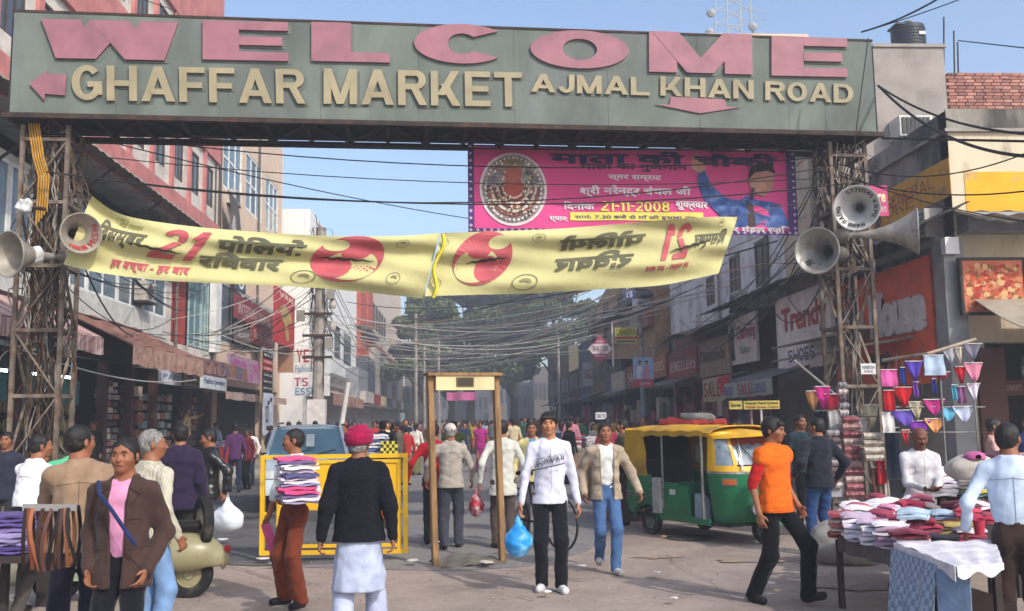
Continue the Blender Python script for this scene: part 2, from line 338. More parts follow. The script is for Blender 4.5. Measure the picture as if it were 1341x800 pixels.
# ---------------------------------------------------------------- soft bodies: signed distance field -> one continuous surface
class SDF:
    def __init__(s, lo, hi, res, zs=None):
        s.xs = np.arange(lo[0], hi[0] + res, res); s.ys = np.arange(lo[1], hi[1] + res, res); s.zs = np.arange(lo[2], hi[2] + res, res) if zs is None else zs
        s.D = np.full((len(s.xs), len(s.ys), len(s.zs)), .12, dtype=np.float32); s.res = res
    def _win(s, lo, hi):
        r = []
        for a, l, h in ((s.xs, lo[0], hi[0]), (s.ys, lo[1], hi[1]), (s.zs, lo[2], hi[2])):
            i, j = np.searchsorted(a, l), np.searchsorted(a, h); r.append(slice(max(i - 1, 0), min(j + 1, len(a))))
        X, Y, Z = s.xs[r[0]][:, None, None], s.ys[r[1]][None, :, None], s.zs[r[2]][None, None, :]
        return tuple(r), X, Y, Z
    def _join(s, r, d, k, op):
        D = s.D[r]
        if op == 'add':
            if k > 0: h = np.clip(.5 + .5 * (D - d) / k, 0, 1); s.D[r] = D + (d - D) * h - k * h * (1 - h)
            else: s.D[r] = np.minimum(D, d)
        else:
            if k > 0: h = np.clip(.5 - .5 * (D + d) / k, 0, 1); s.D[r] = D + (-d - D) * h + k * h * (1 - h)
            else: s.D[r] = np.maximum(D, -d)
    def cap(s, a, b, ra, rb=None, k=.02, flat=None, op='add'):
        "tapered capsule; flat = (axis, factor) squeezes it along axis"
        rb = ra if rb is None else rb; a, b = np.array(a, float), np.array(b, float); m = max(ra, rb) * (max(1, flat[1]) if flat else 1) + .05
        r, X, Y, Z = s._win(np.minimum(a, b) - m, np.maximum(a, b) + m)
        if 0 in s.D[r].shape: return s
        px, py, pz = X - a[0], Y - a[1], Z - a[2]; ab = b - a
        sc = 1.
        if flat:
            n = np.array(flat[0], float); n /= np.linalg.norm(n); f = 1 / flat[1] - 1; q = (px * n[0] + py * n[1] + pz * n[2]) * f
            px, py, pz = px + q * n[0], py + q * n[1], pz + q * n[2]; ab = ab + n * ab.dot(n) * f; sc = min(flat[1], 1)
        L = max(ab.dot(ab), 1e-9); t = np.clip((px * ab[0] + py * ab[1] + pz * ab[2]) / L, 0, 1)
        d = np.sqrt((px - t * ab[0]) ** 2 + (py - t * ab[1]) ** 2 + (pz - t * ab[2]) ** 2) - (ra + (rb - ra) * t)
        s._join(r, d * (sc if sc > .4 else .5), k, op); return s
    def ell(s, c, rad, rot=None, k=.02, op='add'):
        c = np.array(c, float); rad = np.array(rad, float); m = rad.max() + .05; r, X, Y, Z = s._win(c - m, c + m)
        if 0 in s.D[r].shape: return s
        p = [X - c[0], Y - c[1], Z - c[2]]
        if rot is not None: p = [p[0] * rot[0][i] + p[1] * rot[1][i] + p[2] * rot[2][i] for i in range(3)]
        q = np.sqrt((p[0] / rad[0]) ** 2 + (p[1] / rad[1]) ** 2 + (p[2] / rad[2]) ** 2) + 1e-6
        g = np.sqrt((p[0] / rad[0] ** 2) ** 2 + (p[1] / rad[1] ** 2) ** 2 + (p[2] / rad[2] ** 2) ** 2) + 1e-6
        s._join(r, q * (q - 1) / g, k, op); return s
    def box(s, c, h, rd=.01, rot=None, k=.01, op='add'):
        c = np.array(c, float); h = np.array(h, float); m = np.linalg.norm(h) + .05; r, X, Y, Z = s._win(c - m, c + m)
        if 0 in s.D[r].shape: return s
        p = [X - c[0], Y - c[1], Z - c[2]]
        if rot is not None: p = [p[0] * rot[0][i] + p[1] * rot[1][i] + p[2] * rot[2][i] for i in range(3)]
        q = [np.abs(p[i]) - h[i] + rd for i in range(3)]
        d = np.sqrt(np.maximum(q[0], 0) ** 2 + np.maximum(q[1], 0) ** 2 + np.maximum(q[2], 0) ** 2) + np.minimum(np.maximum(q[0], np.maximum(q[1], q[2])), 0) - rd
        s._join(r, d, k, op); return s
    def cut(s, n, c):
        "removes the side where n.p > c"
        d = s.xs[:, None, None] * n[0] + s.ys[None, :, None] * n[1] + s.zs[None, None, :] * n[2] - c
        s.D = np.maximum(s.D, d.astype(np.float32)); return s
    def cutf(s, fn): s.D = np.maximum(s.D, fn(s.xs[:, None, None], s.ys[None, :, None], s.zs[None, None, :]).astype(np.float32)); return s
    def fold(s, amp, fr, seed=0, st=(1, 1, .6)):
        g = np.random.default_rng(seed); X, Y, Z = s.xs[:, None, None], s.ys[None, :, None], s.zs[None, None, :]
        n = 0
        for i in range(4):
            v = g.normal(size=3) * np.array(st); v /= np.linalg.norm(v); f = fr * (1 + .55 * i); w_ = g.normal(size=3) * fr * .45
            n = n + np.sin(f * (X * v[0] + Y * v[1] + Z * v[2]) + 1.6 * np.sin(X * w_[0] + Y * w_[1] + Z * w_[2] + g.random() * 6) + g.random() * 6) / (1 + .35 * i)
        s.D = s.D + (n * amp / 2.2).astype(np.float32); return s
    def mesh(s):
        D = s.D; S = D < 0
        c = S[:-1, :-1, :-1].astype(np.int8)
        cnt = sum(S[a:D.shape[0] - 1 + a, b:D.shape[1] - 1 + b, e:D.shape[2] - 1 + e].astype(np.int8) for a in (0, 1) for b in (0, 1) for e in (0, 1))
        I, J, K = np.nonzero((cnt > 0) & (cnt < 8)); n = len(I)
        if n == 0: return np.zeros((0, 3)), []
        cor = [(a, b, e) for a in (0, 1) for b in (0, 1) for e in (0, 1)]; dv = {q: D[I + q[0], J + q[1], K + q[2]] for q in cor}
        acc = np.zeros((n, 3)); m = np.zeros(n)
        for q in cor:
            for ax in range(3):
                if q[ax]: continue
                q2 = list(q); q2[ax] = 1; q2 = tuple(q2); d0, d1 = dv[q], dv[q2]; x = (d0 < 0) != (d1 < 0); t = np.where(x, d0 / np.where(x, d0 - d1, 1), 0)
                for a in range(3): acc[:, a] += np.where(x, q[a] + (t if a == ax else 0), 0)
                m += x
        acc /= m[:, None]; V = np.stack([np.interp(I + acc[:, 0], np.arange(len(s.xs)), s.xs), np.interp(J + acc[:, 1], np.arange(len(s.ys)), s.ys), np.interp(K + acc[:, 2], np.arange(len(s.zs)), s.zs)], 1)
        ids = np.full(cnt.shape, -1, np.int32); ids[I, J, K] = np.arange(n); F = []
        for ax in range(3):
            sl0 = [slice(None)] * 3; sl1 = [slice(None)] * 3; sl0[ax] = slice(0, -1); sl1[ax] = slice(1, None)
            A, B = S[tuple(sl0)], S[tuple(sl1)]; i, j, k = np.nonzero(A != B); o = [(ax + 1) % 3, (ax + 2) % 3]; P = [i, j, k]
            ok = (P[o[0]] > 0) & (P[o[1]] > 0) & (P[o[0]] < cnt.shape[o[0]]) & (P[o[1]] < cnt.shape[o[1]]); i, j, k = i[ok], j[ok], k[ok]; inn = A[i, j, k]
            def at(d1, d2):
                p = [i, j, k]; p[o[0]] = p[o[0]] + d1; p[o[1]] = p[o[1]] + d2; return ids[p[0], p[1], p[2]]
            q = np.stack([at(-1, -1), at(0, -1), at(0, 0), at(-1, 0)], 1); q[~inn] = q[~inn][:, ::-1]; F.append(q)
        return V, np.concatenate(F)
def soft(name, sdf, m, parent, M=None, smooth=True, relax=1):
    V, F = sdf.mesh()
    if len(V) == 0: return None
    if relax:
        e = np.concatenate([F[:, [0, 1]], F[:, [1, 2]], F[:, [2, 3]], F[:, [3, 0]]])
        for _ in range(relax):
            A = np.zeros_like(V); c = np.zeros(len(V))
            for a in range(3): A[:, a] = np.bincount(e[:, 0], V[e[:, 1], a], len(V)) + np.bincount(e[:, 1], V[e[:, 0], a], len(V))
            c = np.bincount(e[:, 0], minlength=len(V)) + np.bincount(e[:, 1], minlength=len(V)); V = V * .5 + A / c[:, None] * .5
    me = bpy.data.meshes.new(name); me.vertices.add(len(V)); me.vertices.foreach_set('co', V.astype(np.float32).ravel())
    me.loops.add(4 * len(F)); me.loops.foreach_set('vertex_index', F.astype(np.int32).ravel()); me.polygons.add(len(F))
    me.polygons.foreach_set('loop_start', np.arange(0, 4 * len(F), 4, dtype=np.int32)); me.update(calc_edges=True); me.validate()
    return link_mesh(name, me, m, parent, smooth)
def ik(a, b, l1, l2, hint):
    a, b, hint = Vector(a), Vector(b), Vector(hint); d = b - a; L = min(d.length, (l1 + l2) * .999); b = a + d.normalized() * L
    x = (l1 * l1 - l2 * l2 + L * L) / (2 * L); h = math.sqrt(max(l1 * l1 - x * x, 0)); n = d.normalized(); p = hint - n * hint.dot(n)
    return a + n * x + (p.normalized() * h if p.length > 1e-6 else Vector()), b
SKIN = mat('skin', hx('8a5a41'), rough=.55, var=.1, vs=25, bump=.05, bs=90, spec=.35)
SKIN2 = mat('skin_dark', hx('6b4230'), rough=.55, var=.1, vs=25, bump=.05, bs=90, spec=.35)
SKIN3 = mat('skin_light', hx('a87352'), rough=.55, var=.1, vs=25, bump=.05, bs=90, spec=.35)
HAIR = mat('hair_black', (.012, .01, .009), rough=.45, var=.3, vs=60, bump=.35, bs=160, spec=.4, stretch=(1, 1, .35))
GREYHAIR = mat('hair_grey', (.28, .27, .26), rough=.6, var=.4, vs=40, bump=.8, bs=120, stretch=(1, 1, .35))
EYE = mat('eye_dark', (.01, .008, .006), rough=.2, bump=0); LIP = mat('lip', hx('6a3a30'), rough=.5, bump=0)
EYEW = mat('eye_white', (.3, .25, .22), rough=.3, bump=0)
from mathutils.bvhtree import BVHTree
def draper(o):
    bv = BVHTree.FromPolygons([v.co for v in o.data.vertices], [tuple(p.vertices) for p in o.data.polygons])
    def f(x, z, side=-1):
        h = bv.ray_cast(Vector((x, side * 1.2, z)), Vector((0, -side, 0)))[0]; return h + Vector((0, side * .002, 0)) if h and abs(h.y) < .5 else None
    return f
def line(mb, f, pts, r, side=-1, n=10):
    Q = []
    for a, b in zip(pts, pts[1:]):
        for k in range(n): q = f(a[0] + (b[0] - a[0]) * k / n, a[1] + (b[1] - a[1]) * k / n, side); q and Q.append(q)
    if len(Q) > 2: mb.tube(Q, r, 4)
def seams(t, P, NB, s, jk, jopen, tuck, sl, col, B, jvest):
    "stitched seams, plackets, pocket edges and buttons laid on the cloth surface"
    g = {c.name.split('.')[0]: c for c in t.children}; o = g.get('vest') or g.get('jacket') or g.get('shirt')
    if not o: return
    f = draper(o); mb = MB(); z0 = P.z + .02; z1 = NB.z - .05; cx = P.x
    line(mb, f, [(cx - .15 * B, NB.z - .13), (cx, NB.z - .11), (cx + .15 * B, NB.z - .13)], .0022, 1); line(mb, f, [(cx, NB.z - .1), (cx + .005, P.z - .05)], .0018, 1, 20)
    if jk and not jvest:
        w0 = (jopen or (.004, .004, 1))[0] + .006; w1 = (jopen or (.004, .004, 1))[1] + .006
        for q in (-1, 1):
            line(mb, f, [(cx + q * (w0 + .004), z1), (cx + q * (w1 + .004), P.z - .08)], .0032, -1, 24); line(mb, f, [(cx + q * .09, P.z + .03), (cx + q * .14, P.z - .03)], .003); line(mb, f, [(cx + q * .07, P.z + .27 * s), (cx + q * .13, P.z + .27 * s)], .003)
            line(mb, f, [(cx + q * (w0 + .002), z1 + .02), (cx + q * (w0 + .06), z1 - .02), (cx + q * (w0 + .018), z1 - .09)], .004)
        line(mb, f, [(cx - .17 * B, P.z + .09), (cx - .075, P.z + .08)], .002); line(mb, f, [(cx + .075, P.z + .08), (cx + .17 * B, P.z + .09)], .002)
    elif not jvest:
        line(mb, f, [(cx + .012, z1), (cx + .012, z0)], .0018, -1, 24); line(mb, f, [(cx - .07, P.z + .33 * s), (cx - .13, P.z + .33 * s), (cx - .13, P.z + .25 * s), (cx - .07, P.z + .25 * s), (cx - .07, P.z + .33 * s)], .0016)
    else:
        for z in np.arange(P.z - .06, P.z - .02, .012): line(mb, f, [(cx - .15, z), (cx, z - .002), (cx + .15, z)], .002)
    if mb.v: mb.build('seam', cloth(col, .55), t, local=True)
    if not jk and tuck:
        mb = MB()
        for k in range(5):
            q = f(cx, z1 - .05 - k * .085, -1)
            if q: mb.lathe([(0, .003), (.005, .002), (.006, 0)], q, (0, -1, 0), 8)
        if mb.v: mb.build('button', paint('c8c4bc'), t, local=True)
    tr = g.get('trousers')
    if tr:
        f = draper(tr); mb = MB()
        for q in (-1, 1): line(mb, f, [(q * .15, P.z + .03), (q * .1, P.z + .06)], .002); line(mb, f, [(q * .05, P.z - .03), (q * .12, P.z - .035), (q * .12, P.z - .13), (q * .05, P.z - .13), (q * .05, P.z - .03)], .0018, 1)
        line(mb, f, [(0, P.z + .05), (0, P.z - .06)], .002)
        if mb.v: mb.build('seam', mat('trouser_seam', (.02, .02, .022), bump=0), t, local=True)
def person(label, px, d, H=1.65, face=0, top='ffffff', legs='333333', skin=SKIN, hair='short', hairm=None, group=None, loc=None, res=.0085,
           lh=None, rh=None, lf=(0.0, 0), rf=(0.0, 0), lean=0, bend=0, hy=0, hp=0, bulk=1., sleeves='long', jacket=None, jopen=None, jvest=False, hem=None, tuck=False, flare=1., kurta=None,
           shoes='1a1614', belt=None, collar=True, moustache=False, beard=False, cap=None, turban=None, lift=(0, 0), parts=True, waist_z=None, skirt=None, topmat=None, legmat=None, jmat=None, cat='person', sit=None, detail=True, z=0):
    """lh / rh: hand targets (x, y, z) in metres in the figure's own frame (faces -Y, its left is +X); lf / rf: foot (x, y)
    offsets; face: degrees turned (0 = towards the camera)."""
    s = H / 1.70
    if loc is None: loc = feet(px, d)
    t = thing('person', label, cat, (loc[0], loc[1], z), group, rz=-yaw + R(face))
    ln = R(lean); bd = R(bend)
    def up(h, x=0, y=0): return Vector((x + math.sin(ln) * h, y - math.sin(bd) * h, math.cos(ln) * math.cos(bd) * h))
    P = Vector((0, 0, .93 * s)) if sit is None else Vector((0, 0, sit))
    foot = [Vector((.095 * s + lf[0], lf[1], .075 * s + lift[0])), Vector((-.095 * s + rf[0], rf[1], .075 * s + lift[1]))]
    if sit is None: P.x += (lf[0] + rf[0]) / 2 * .6; P.y += (lf[1] + rf[1]) / 2 * .6
    spread = max(abs(lf[1] - rf[1]) / 2, 0); P.z -= spread * spread * .6 if sit is None else 0
    hips = [P + Vector((.078 * s, 0, -.03 * s)), P + Vector((-.078 * s, 0, -.03 * s))]
    knees = []
    for i in (0, 1):
        k, a = ik(hips[i], foot[i], .43 * s, .42 * s, (.12 if i == 0 else -.12, -1, 0) if sit is None else (0, -1, .8)); knees.append(k); foot[i] = a
    CH = P + up(.33 * s); NB = P + up(.50 * s); HC = NB + up(.155 * s) + Vector((0, -.02 * s, 0))
    SH = [P + up(.435 * s, .168 * s * bulk ** .5), P + up(.435 * s, -.168 * s * bulk ** .5)]
    hands = [Vector(lh) if lh else SH[0] + Vector((.075, -.06, -.52 * s)), Vector(rh) if rh else SH[1] + Vector((-.075, -.06, -.52 * s))]
    elb = []
    for i in (0, 1):
        e, h_ = ik(SH[i], hands[i], .285 * s, .26 * s, (.45 if i == 0 else -.45, .9, -.2)); elb.append(e); hands[i] = h_
    A = np.array([SH[0], SH[1], elb[0], elb[1], hands[0], hands[1], foot[0], foot[1], knees[0], knees[1], HC, P]); m = .24
    lo, hi = A.min(0) - m, A.max(0) + m; lo[2] = min(A[:, 2].min() - .12, 0 if sit is None else 9); hi[2] = HC.z + .19
    if kurta: m = .34; lo[:2] = np.minimum(lo[:2], (P.x - m, P.y - m)); hi[:2] = np.maximum(hi[:2], (P.x + m, P.y + m))
    hz = NB.z - .02; zs = np.concatenate([np.arange(lo[2], hz, res * 1.25), np.arange(hz, hi[2], res * .62)]) if detail else None
    # head frame
    rx, ry = R(hp), R(hy)
    M = Matrix.Rotation(ry, 3, 'Z') @ Matrix.Rotation(rx, 3, 'X'); Mn = np.array(M)
    def hd(x, y, z_): return HC + M @ (Vector((x, y, z_)) * s)
    def hr(*r_): return tuple(q * s for q in r_)
    b = SDF(lo, hi, res, zs)
    b.ell(hd(0, .012, .028), hr(.077, .09, .084), Mn); b.ell(hd(0, -.022, -.033), hr(.063, .066, .068), Mn, k=.03)
    b.ell(hd(0, -.058, -.082), hr(.026, .02, .02), Mn, k=.03); b.cap(hd(0, .02, -.05), NB + Vector((0, .01, -.05)), .052 * s, .06 * s, k=.025)
    if detail:
        b.cap(hd(0, -.082, .012), hd(0, -.103, -.024), .006 * s, .0125 * s, k=.01); b.cap(hd(-.03, -.076, .027), hd(.03, -.076, .027), .012 * s, k=.012)
        b.cap(hd(-.017, -.084, -.05), hd(.017, -.084, -.05), .008 * s, k=.008); b.cap(hd(-.036, -.066, -.02), hd(-.045, -.05, -.018), .02 * s, k=.02); b.cap(hd(.036, -.066, -.02), hd(.045, -.05, -.018), .02 * s, k=.02)
        for q in (-1, 1): b.ell(hd(q * .03, -.093, .008), hr(.016, .012, .011), Mn, k=.01, op='sub'); b.ell(hd(q * .08, .012, -.008), hr(.009, .018, .03), Mn, k=.006)
    # torso core, limbs
    b.cap(P, CH, .09 * s, .1 * s, k=.05, flat=((0, 1, 0), .7)); b.cap(CH, NB, .1 * s, .06 * s, k=.05, flat=((0, 1, 0), .7)); b.cap(SH[0] + Vector((-.02, 0, -.02)), SH[1] + Vector((.02, 0, -.02)), .034 * s, k=.03)
    for i in (0, 1):
        q = 1 if i == 0 else -1; w_ = hands[i]; e = elb[i]
        ru_, re_ = (.034, .03) if sleeves == 'long' or (jacket and not jvest) else (.042, .036)
        b.cap(SH[i], e, ru_ * s, re_ * s, k=.02); b.cap(e, w_, re_ * s, .025 * s, k=.02)
        f = (w_ - e).normalized(); side = f.cross(Vector((0, 1, 0))) if abs(f.y) < .8 else f.cross(Vector((0, 0, 1)))
        side = side.normalized(); nrm = side.cross(f).normalized(); thumb = nrm
        # hand: thumb side forward for hanging arms
        wid = Vector((0, -1, 0)) - f * f.dot(Vector((0, -1, 0)))
        wid = wid.normalized() if wid.length > .3 else Vector((-q, 0, 0)); pn = f.cross(wid).normalized() * q
        pc = w_ + f * .045 * s; b.cap(w_, w_ + f * .075 * s, .028 * s, .036 * s, k=.015, flat=(pn, .45))
        if detail:
            for j in range(4):
                o_ = (j - 1.5) * .021 * s; fl = (.066, .074, .07, .056)[3 - j] * s; k0 = w_ + f * .085 * s + wid * -o_; cur = (.35 + .12 * j)
                k1 = k0 + (f * math.cos(cur) - pn * -math.sin(cur) * 1).normalized() * fl * .55; k2 = k1 + (f * math.cos(cur * 2.6) + pn * math.sin(cur * 2.6)).normalized() * fl * .5
                b.cap(k0, k1, .0092 * s, .0085 * s, k=.004); b.cap(k1, k2, .0085 * s, .0075 * s, k=.004)
            t0 = w_ + f * .025 * s + wid * .022 * s; t1 = t0 + (f * .6 + wid * .75 + pn * .3).normalized() * .038 * s; t2 = t1 + (f * .9 + wid * .3 + pn * .3).normalized() * .03 * s
            b.cap(t0, t1, .014 * s, .011 * s, k=.01); b.cap(t1, t2, .011 * s, .009 * s, k=.006)
        else: b.cap(w_ + f * .07 * s, w_ + f * .15 * s + pn * .02, .03 * s, .02 * s, k=.015, flat=(pn, .5))
        b.cap(hips[i], knees[i], .07 * s, .05 * s, k=.03); b.cap(knees[i], foot[i], .046 * s, .026 * s, k=.03)
        b.cap(foot[i], foot[i] + Vector((0, -.06 * s, -.035 * s)), .026 * s, .02 * s, k=.01)
    body = soft('body', b, skin, t)
    # shirt / top
    B = bulk
    def torso(g, k_, dz0=0., w0=.125, w1=.15, w2=.125, fl=.7, h0=None):
        bot = P + up(dz0 * s)
        g.cap(bot, P + up(.2 * s), w0 * s * B, w1 * .93 * s * B, k=.05, flat=((0, 1, 0), fl)); g.cap(P + up(.2 * s), P + up(.38 * s), w1 * .93 * s * B, w1 * s * B, k=.05, flat=((0, 1, 0), fl))
        g.cap(P + up(.38 * s), P + up(.46 * s), w1 * s * B * .95, w2 * .6 * s * B, k=.05, flat=((0, 1, 0), fl)); g.cap(SH[0] + Vector((-.035, 0, .005)), NB + Vector((.02, .01, -.02)), .045 * s * B, .05 * s, k=.05); g.cap(SH[1] + Vector((.035, 0, .005)), NB + Vector((-.02, .01, -.02)), .045 * s * B, .05 * s, k=.05)
    def arms(g, r0, r1, r2, upto=1.):
        for i in (0, 1):
            g.cap(SH[i], elb[i], r0 * s * B ** .5, r1 * s * B ** .5, k=.045)
            if upto > 0: g.cap(elb[i], elb[i] + (hands[i] - elb[i]) * upto, r1 * s * B ** .5, r2 * s, k=.03)
    ares = res * 1.35 if detail else res; seed = int(abs(px) * 7 + d * 13) % 9999
    cz = zs if zs is None else np.arange(lo[2], hi[2], ares)
    jhem = .045 if tuck else (hem if hem is not None else -.12)
    def garment(name, m_, infl, hemz, sl, vcut=None, cl=True, seedo=0, sc=1.):
        g = SDF(lo, hi, ares, cz); torso(g, .05, hemz - .07 if hemz < -.04 else -.03, (.196 if hemz < -.16 else .184 if hemz < -.04 else .119) + infl, .139 + infl, .122 + infl, fl=.76)
        if sl == 'long': arms(g, .049 + infl, .043 + infl, .034 + infl * .7, .97)
        elif sl == 'short': arms(g, .064 + infl, .058 + infl, .05, 0)
        elif sl == 'roll': arms(g, .06 + infl, .052 + infl, .045 + infl, .3)
        elif sl == 'none':
            for i in (0, 1): g.cap(SH[i], SH[i] + (elb[i] - SH[i]) * .12, (.064 if not jacket or infl > 0 else .036) * s + infl, k=.04)
        if cl:
            for q in (-1, 1): g.cap(NB + Vector((q * .055, .045, .02 * s)), NB + Vector((q * .04, -.055 * s, -.018 * s)), .018 * s + infl * .4, k=.008)
            g.cap(NB + Vector((-.05, .05, .022 * s)), NB + Vector((.05, .05, .022 * s)), .018 * s + infl * .4, k=.008)
        g.fold(.0065 if detail else .004, 36, seed + seedo, st=(1, 1, 1.6))
        g.cap(NB + Vector((0, 0, -.0)), NB + Vector((0, -.01, .12)), .052 * s, k=.0, op='sub')
        hz_ = (P + up(hemz * s)).z
        # cut the hem only around the trunk so that hanging sleeves stay whole
        def hemcut(X, Y, Z):
            dd = (hz_ - Z) + 0 * X + 0 * Y
            keep = np.zeros(np.broadcast(X, Y, Z).shape, bool)
            for i in (0, 1):
                a_, b_ = np.array(elb[i]), np.array(hands[i]); ab = b_ - a_; tt = np.clip(((X - a_[0]) * ab[0] + (Y - a_[1]) * ab[1] + (Z - a_[2]) * ab[2]) / ab.dot(ab), 0, 1)
                keep |= ((X - a_[0] - tt * ab[0]) ** 2 + (Y - a_[1] - tt * ab[1]) ** 2 + (Z - a_[2] - tt * ab[2]) ** 2) < (.058 + infl) ** 2
            return np.where(keep, -1, dd)
        g.cutf(hemcut)
        if vcut:
            w0_, w1_, dpt = vcut   # opening half width at neck, at hem, how far down (fraction)
            def vc(X, Y, Z):
                tt = np.clip((NB.z - Z) / (NB.z - hz_), 0, 1); hw = w0_ + (w1_ - w0_) * tt / max(dpt, .01); hw = np.where(tt > dpt, -.05, hw)
                return np.where(Y < P.y - math.sin(bd) * (Z - P.z) - .01, np.minimum(hw - np.abs(X - P.x - math.sin(ln) * (Z - P.z)), .05), -1) + 0 * X
            g.cutf(vc)
        return soft(name, g, m_, t)
    if top: garment('shirt', topmat or cloth(top), -.008 if jacket else 0., jhem if not jacket else (.03 if not jvest else -.02), sleeves if not (jacket and not jvest) else 'none', None, collar, 1)
    if jacket: garment('vest' if jvest else 'jacket', jmat or cloth(jacket), .015, -.14 if hem is None else hem, 'none' if jvest else 'long', jopen, True, 5)
    if detail and (top or jacket): seams(t, P, NB, s, bool(jacket), jopen, tuck, sleeves, jacket or top, B, jvest)
    if kurta:
        kc, kz, kw = kurta
        g = SDF(lo, hi, ares, cz); g.cap(P + Vector((0, 0, .05)), Vector((P.x, P.y, kz * s)), .13 * s * B, kw * s, k=.03, flat=((0, 1, 0), .75)); g.fold(.008, 30, seed + 3, st=(1, 1, .15)); g.cut((0, 0, -1), -kz * s); soft('kurta', g, cloth(kc), t)
    # trousers
    if legs:
        g = SDF(lo, hi, ares, cz)
        g.cap(P + Vector((0, 0, .06 * s)), P + Vector((0, 0, -.04 * s)), .116 * s * B, .108 * s * B, k=.04, flat=((0, 1, 0), .78))
        for i in (0, 1):
            an = foot[i] + (foot[i] - knees[i]) * .03
            g.cap(hips[i], knees[i], .08 * s * B, .068 * s * B * flare ** .3, k=.03); g.cap(knees[i], an, .068 * s * B * flare ** .3, .055 * s * B * flare, k=.03); g.ell(hips[i] + Vector((0, .025 * s, -.03 * s)), hr(.075, .07, .09), k=.05)
        g.fold(.0055 if detail else .003, 34, seed + 9, st=(1, 1, 1.2)); g.cut((0, 0, 1), P.z + .1 * s)
        g.cutf(lambda X, Y, Z: np.maximum((min(foot[0].z, foot[1].z) - .04 * s) - Z, -1) + 0 * X + 0 * Y)
        soft('trousers', g, legmat or cloth(legs), t)
    if skirt:
        g = SDF(lo, hi, ares, cz); g.cap(P + Vector((0, 0, .05)), Vector((P.x, P.y, .12)), .14 * s, .17 * s, k=.03, flat=((0, 1, 0), .85)); g.fold(.012, 30, seed, st=(1, 1, .1)); g.cut((0, 0, -1), -.05); soft('skirt', g, cloth(skirt), t)
    # shoes
    if shoes and sit is None or (shoes and sit is not None):
        for i in (0, 1):
            f = foot[i]; fd_ = Vector(((.25 if i == 0 else -.25), -1, 0)).normalized(); tip = .0 if lift[i] == 0 else -.35
            g = SDF(np.array(f) - .26, np.array(f) + .26, res if detail else .016); dz = Vector((0, 0, -.035 * s))
            g.cap(f + dz + fd_ * -.03, f + dz + fd_ * .13 * s + Vector((0, 0, (-.008 if not lift[i] else .03))), .043 * s, .038 * s, k=.02); g.cap(f, f + dz, .043 * s, k=.02)
            g.cut((0, 0, -1), -(f.z - .078 * s) if not lift[i] else 9); soft('shoe', g, cloth(shoes, bump=.1, rough=.5), t)
    # hair and head gear
    hm = hairm or HAIR; hg = SDF(np.array(HC) - .17, np.array(HC) + .17, .007 if detail else .014)
    if hair in ('short', 'thick', 'long', 'bun'):
        big = {'short': 1.0, 'thick': 1.09, 'long': 1.05, 'bun': 1.0}[hair]
        hg.ell(hd(0, .02, .036), hr(.082 * big, .095 * big, .087 * big), Mn); hg.ell(hd(0, .045, -.02), hr(.07, .06, .06), Mn, k=.03)
        for q in (-1, 1): hg.cap(hd(q * .073, -.02, .02), hd(q * .073, -.012, -.012), .008 * s, k=.01)
        hg.fold(.0028, 70, seed, st=(1, .6, 1)); hg.ell(hd(.004, -.1, -.03), hr(.084, .078, .097), Mn, k=.006, op='sub')
        if hair == 'thick': hg.cap(hd(-.05, -.07, .066), hd(.05, -.06, .062), .02 * s, k=.02)
        if hair == 'long': hg.cap(hd(0, .07, 0), hd(0, .09, -.14), .04 * s, .03 * s, k=.04)
        if hair == 'bun': hg.ell(hd(0, .11, 0), hr(.035, .03, .035), Mn, k=.02)
    elif hair == 'bald':
        hg.ell(hd(0, .03, -.0), hr(.079, .082, .055), Mn); hg.fold(.004, 85, seed); hg.ell(hd(0, -.07, -.03), hr(.068, .09, .13), Mn, k=.01, op='sub')
    if hair: soft('hair', hg, hm, t)
    if cap:
        g = SDF(np.array(HC) - .17, np.array(HC) + .17, .009); g.ell(hd(0, .015, .04), hr(.084, .1, .088), Mn); g.fold(.003, 60, seed); g.cutf(lambda X, Y, Z: (HC.z + .0 * s) - Z + .35 * (Y - HC.y) * -1 + 0 * X); soft('cap', g, cloth(cap), t)
    if turban:
        g = SDF(np.array(HC) - .22, np.array(HC) + .24, .008)
        for q in range(7):
            a_ = (q - 3) * .028; tl = .35 * (1 if q % 2 else -1); z_ = .012 + .021 * q; rr = (.098, .108, .112, .11, .1, .082, .055)[q]
            n_ = 18; pts = [hd(math.cos(2 * math.pi * k / n_) * rr * .9, .015 + math.sin(2 * math.pi * k / n_) * rr, z_ + math.cos(2 * math.pi * k / n_) * .02 * tl) for k in range(n_ + 1)]
            for p0, p1 in zip(pts, pts[1:]): g.cap(p0, p1, .021 * s, k=.006)
        g.ell(hd(0, .015, .07), hr(.09, .1, .085), Mn, k=.02); soft('turban', g, cloth(turban, bump=.2), t)
    if beard:
        g = SDF(np.array(HC) - .2, np.array(HC) + .2, .008); g.ell(hd(0, -.035, -.085), hr(.066, .06, .05), Mn); g.cap(hd(0, -.06, -.1), hd(0, -.06, -.15), .045 * s, .025 * s, k=.03); g.fold(.005, 90, seed); soft('beard', g, GREYHAIR, t)
    if detail:
        for q in (-1, 1):
            e = MB(); c = hd(q * .03, -.078, .008); fw = M @ Vector((0, -1, 0)); e.ball(c, M, (.0108 * s, .008 * s, .0052 * s)); e.build('eye', EYEW, t, True, local=True)
            e = MB(); e.ball(c + fw * .003 * s, M, (.0068 * s, .0065 * s, .0058 * s)); e.build('pupil', EYE, t, True, local=True)
            e = MB(); e.tube([hd(q * .014, -.0895, .028), hd(q * .03, -.091, .034), hd(q * .047, -.08, .029)], [.003 * s, .0045 * s, .002 * s], 6); e.build('eyebrow', HAIR, t, True, local=True)
        e = MB(); e.tube([hd(-.024, -.084, -.053), hd(0, -.0925, -.051), hd(.024, -.084, -.053)], [.003 * s, .0058 * s, .003 * s], 6); e.build('mouth', LIP, t, True, local=True)
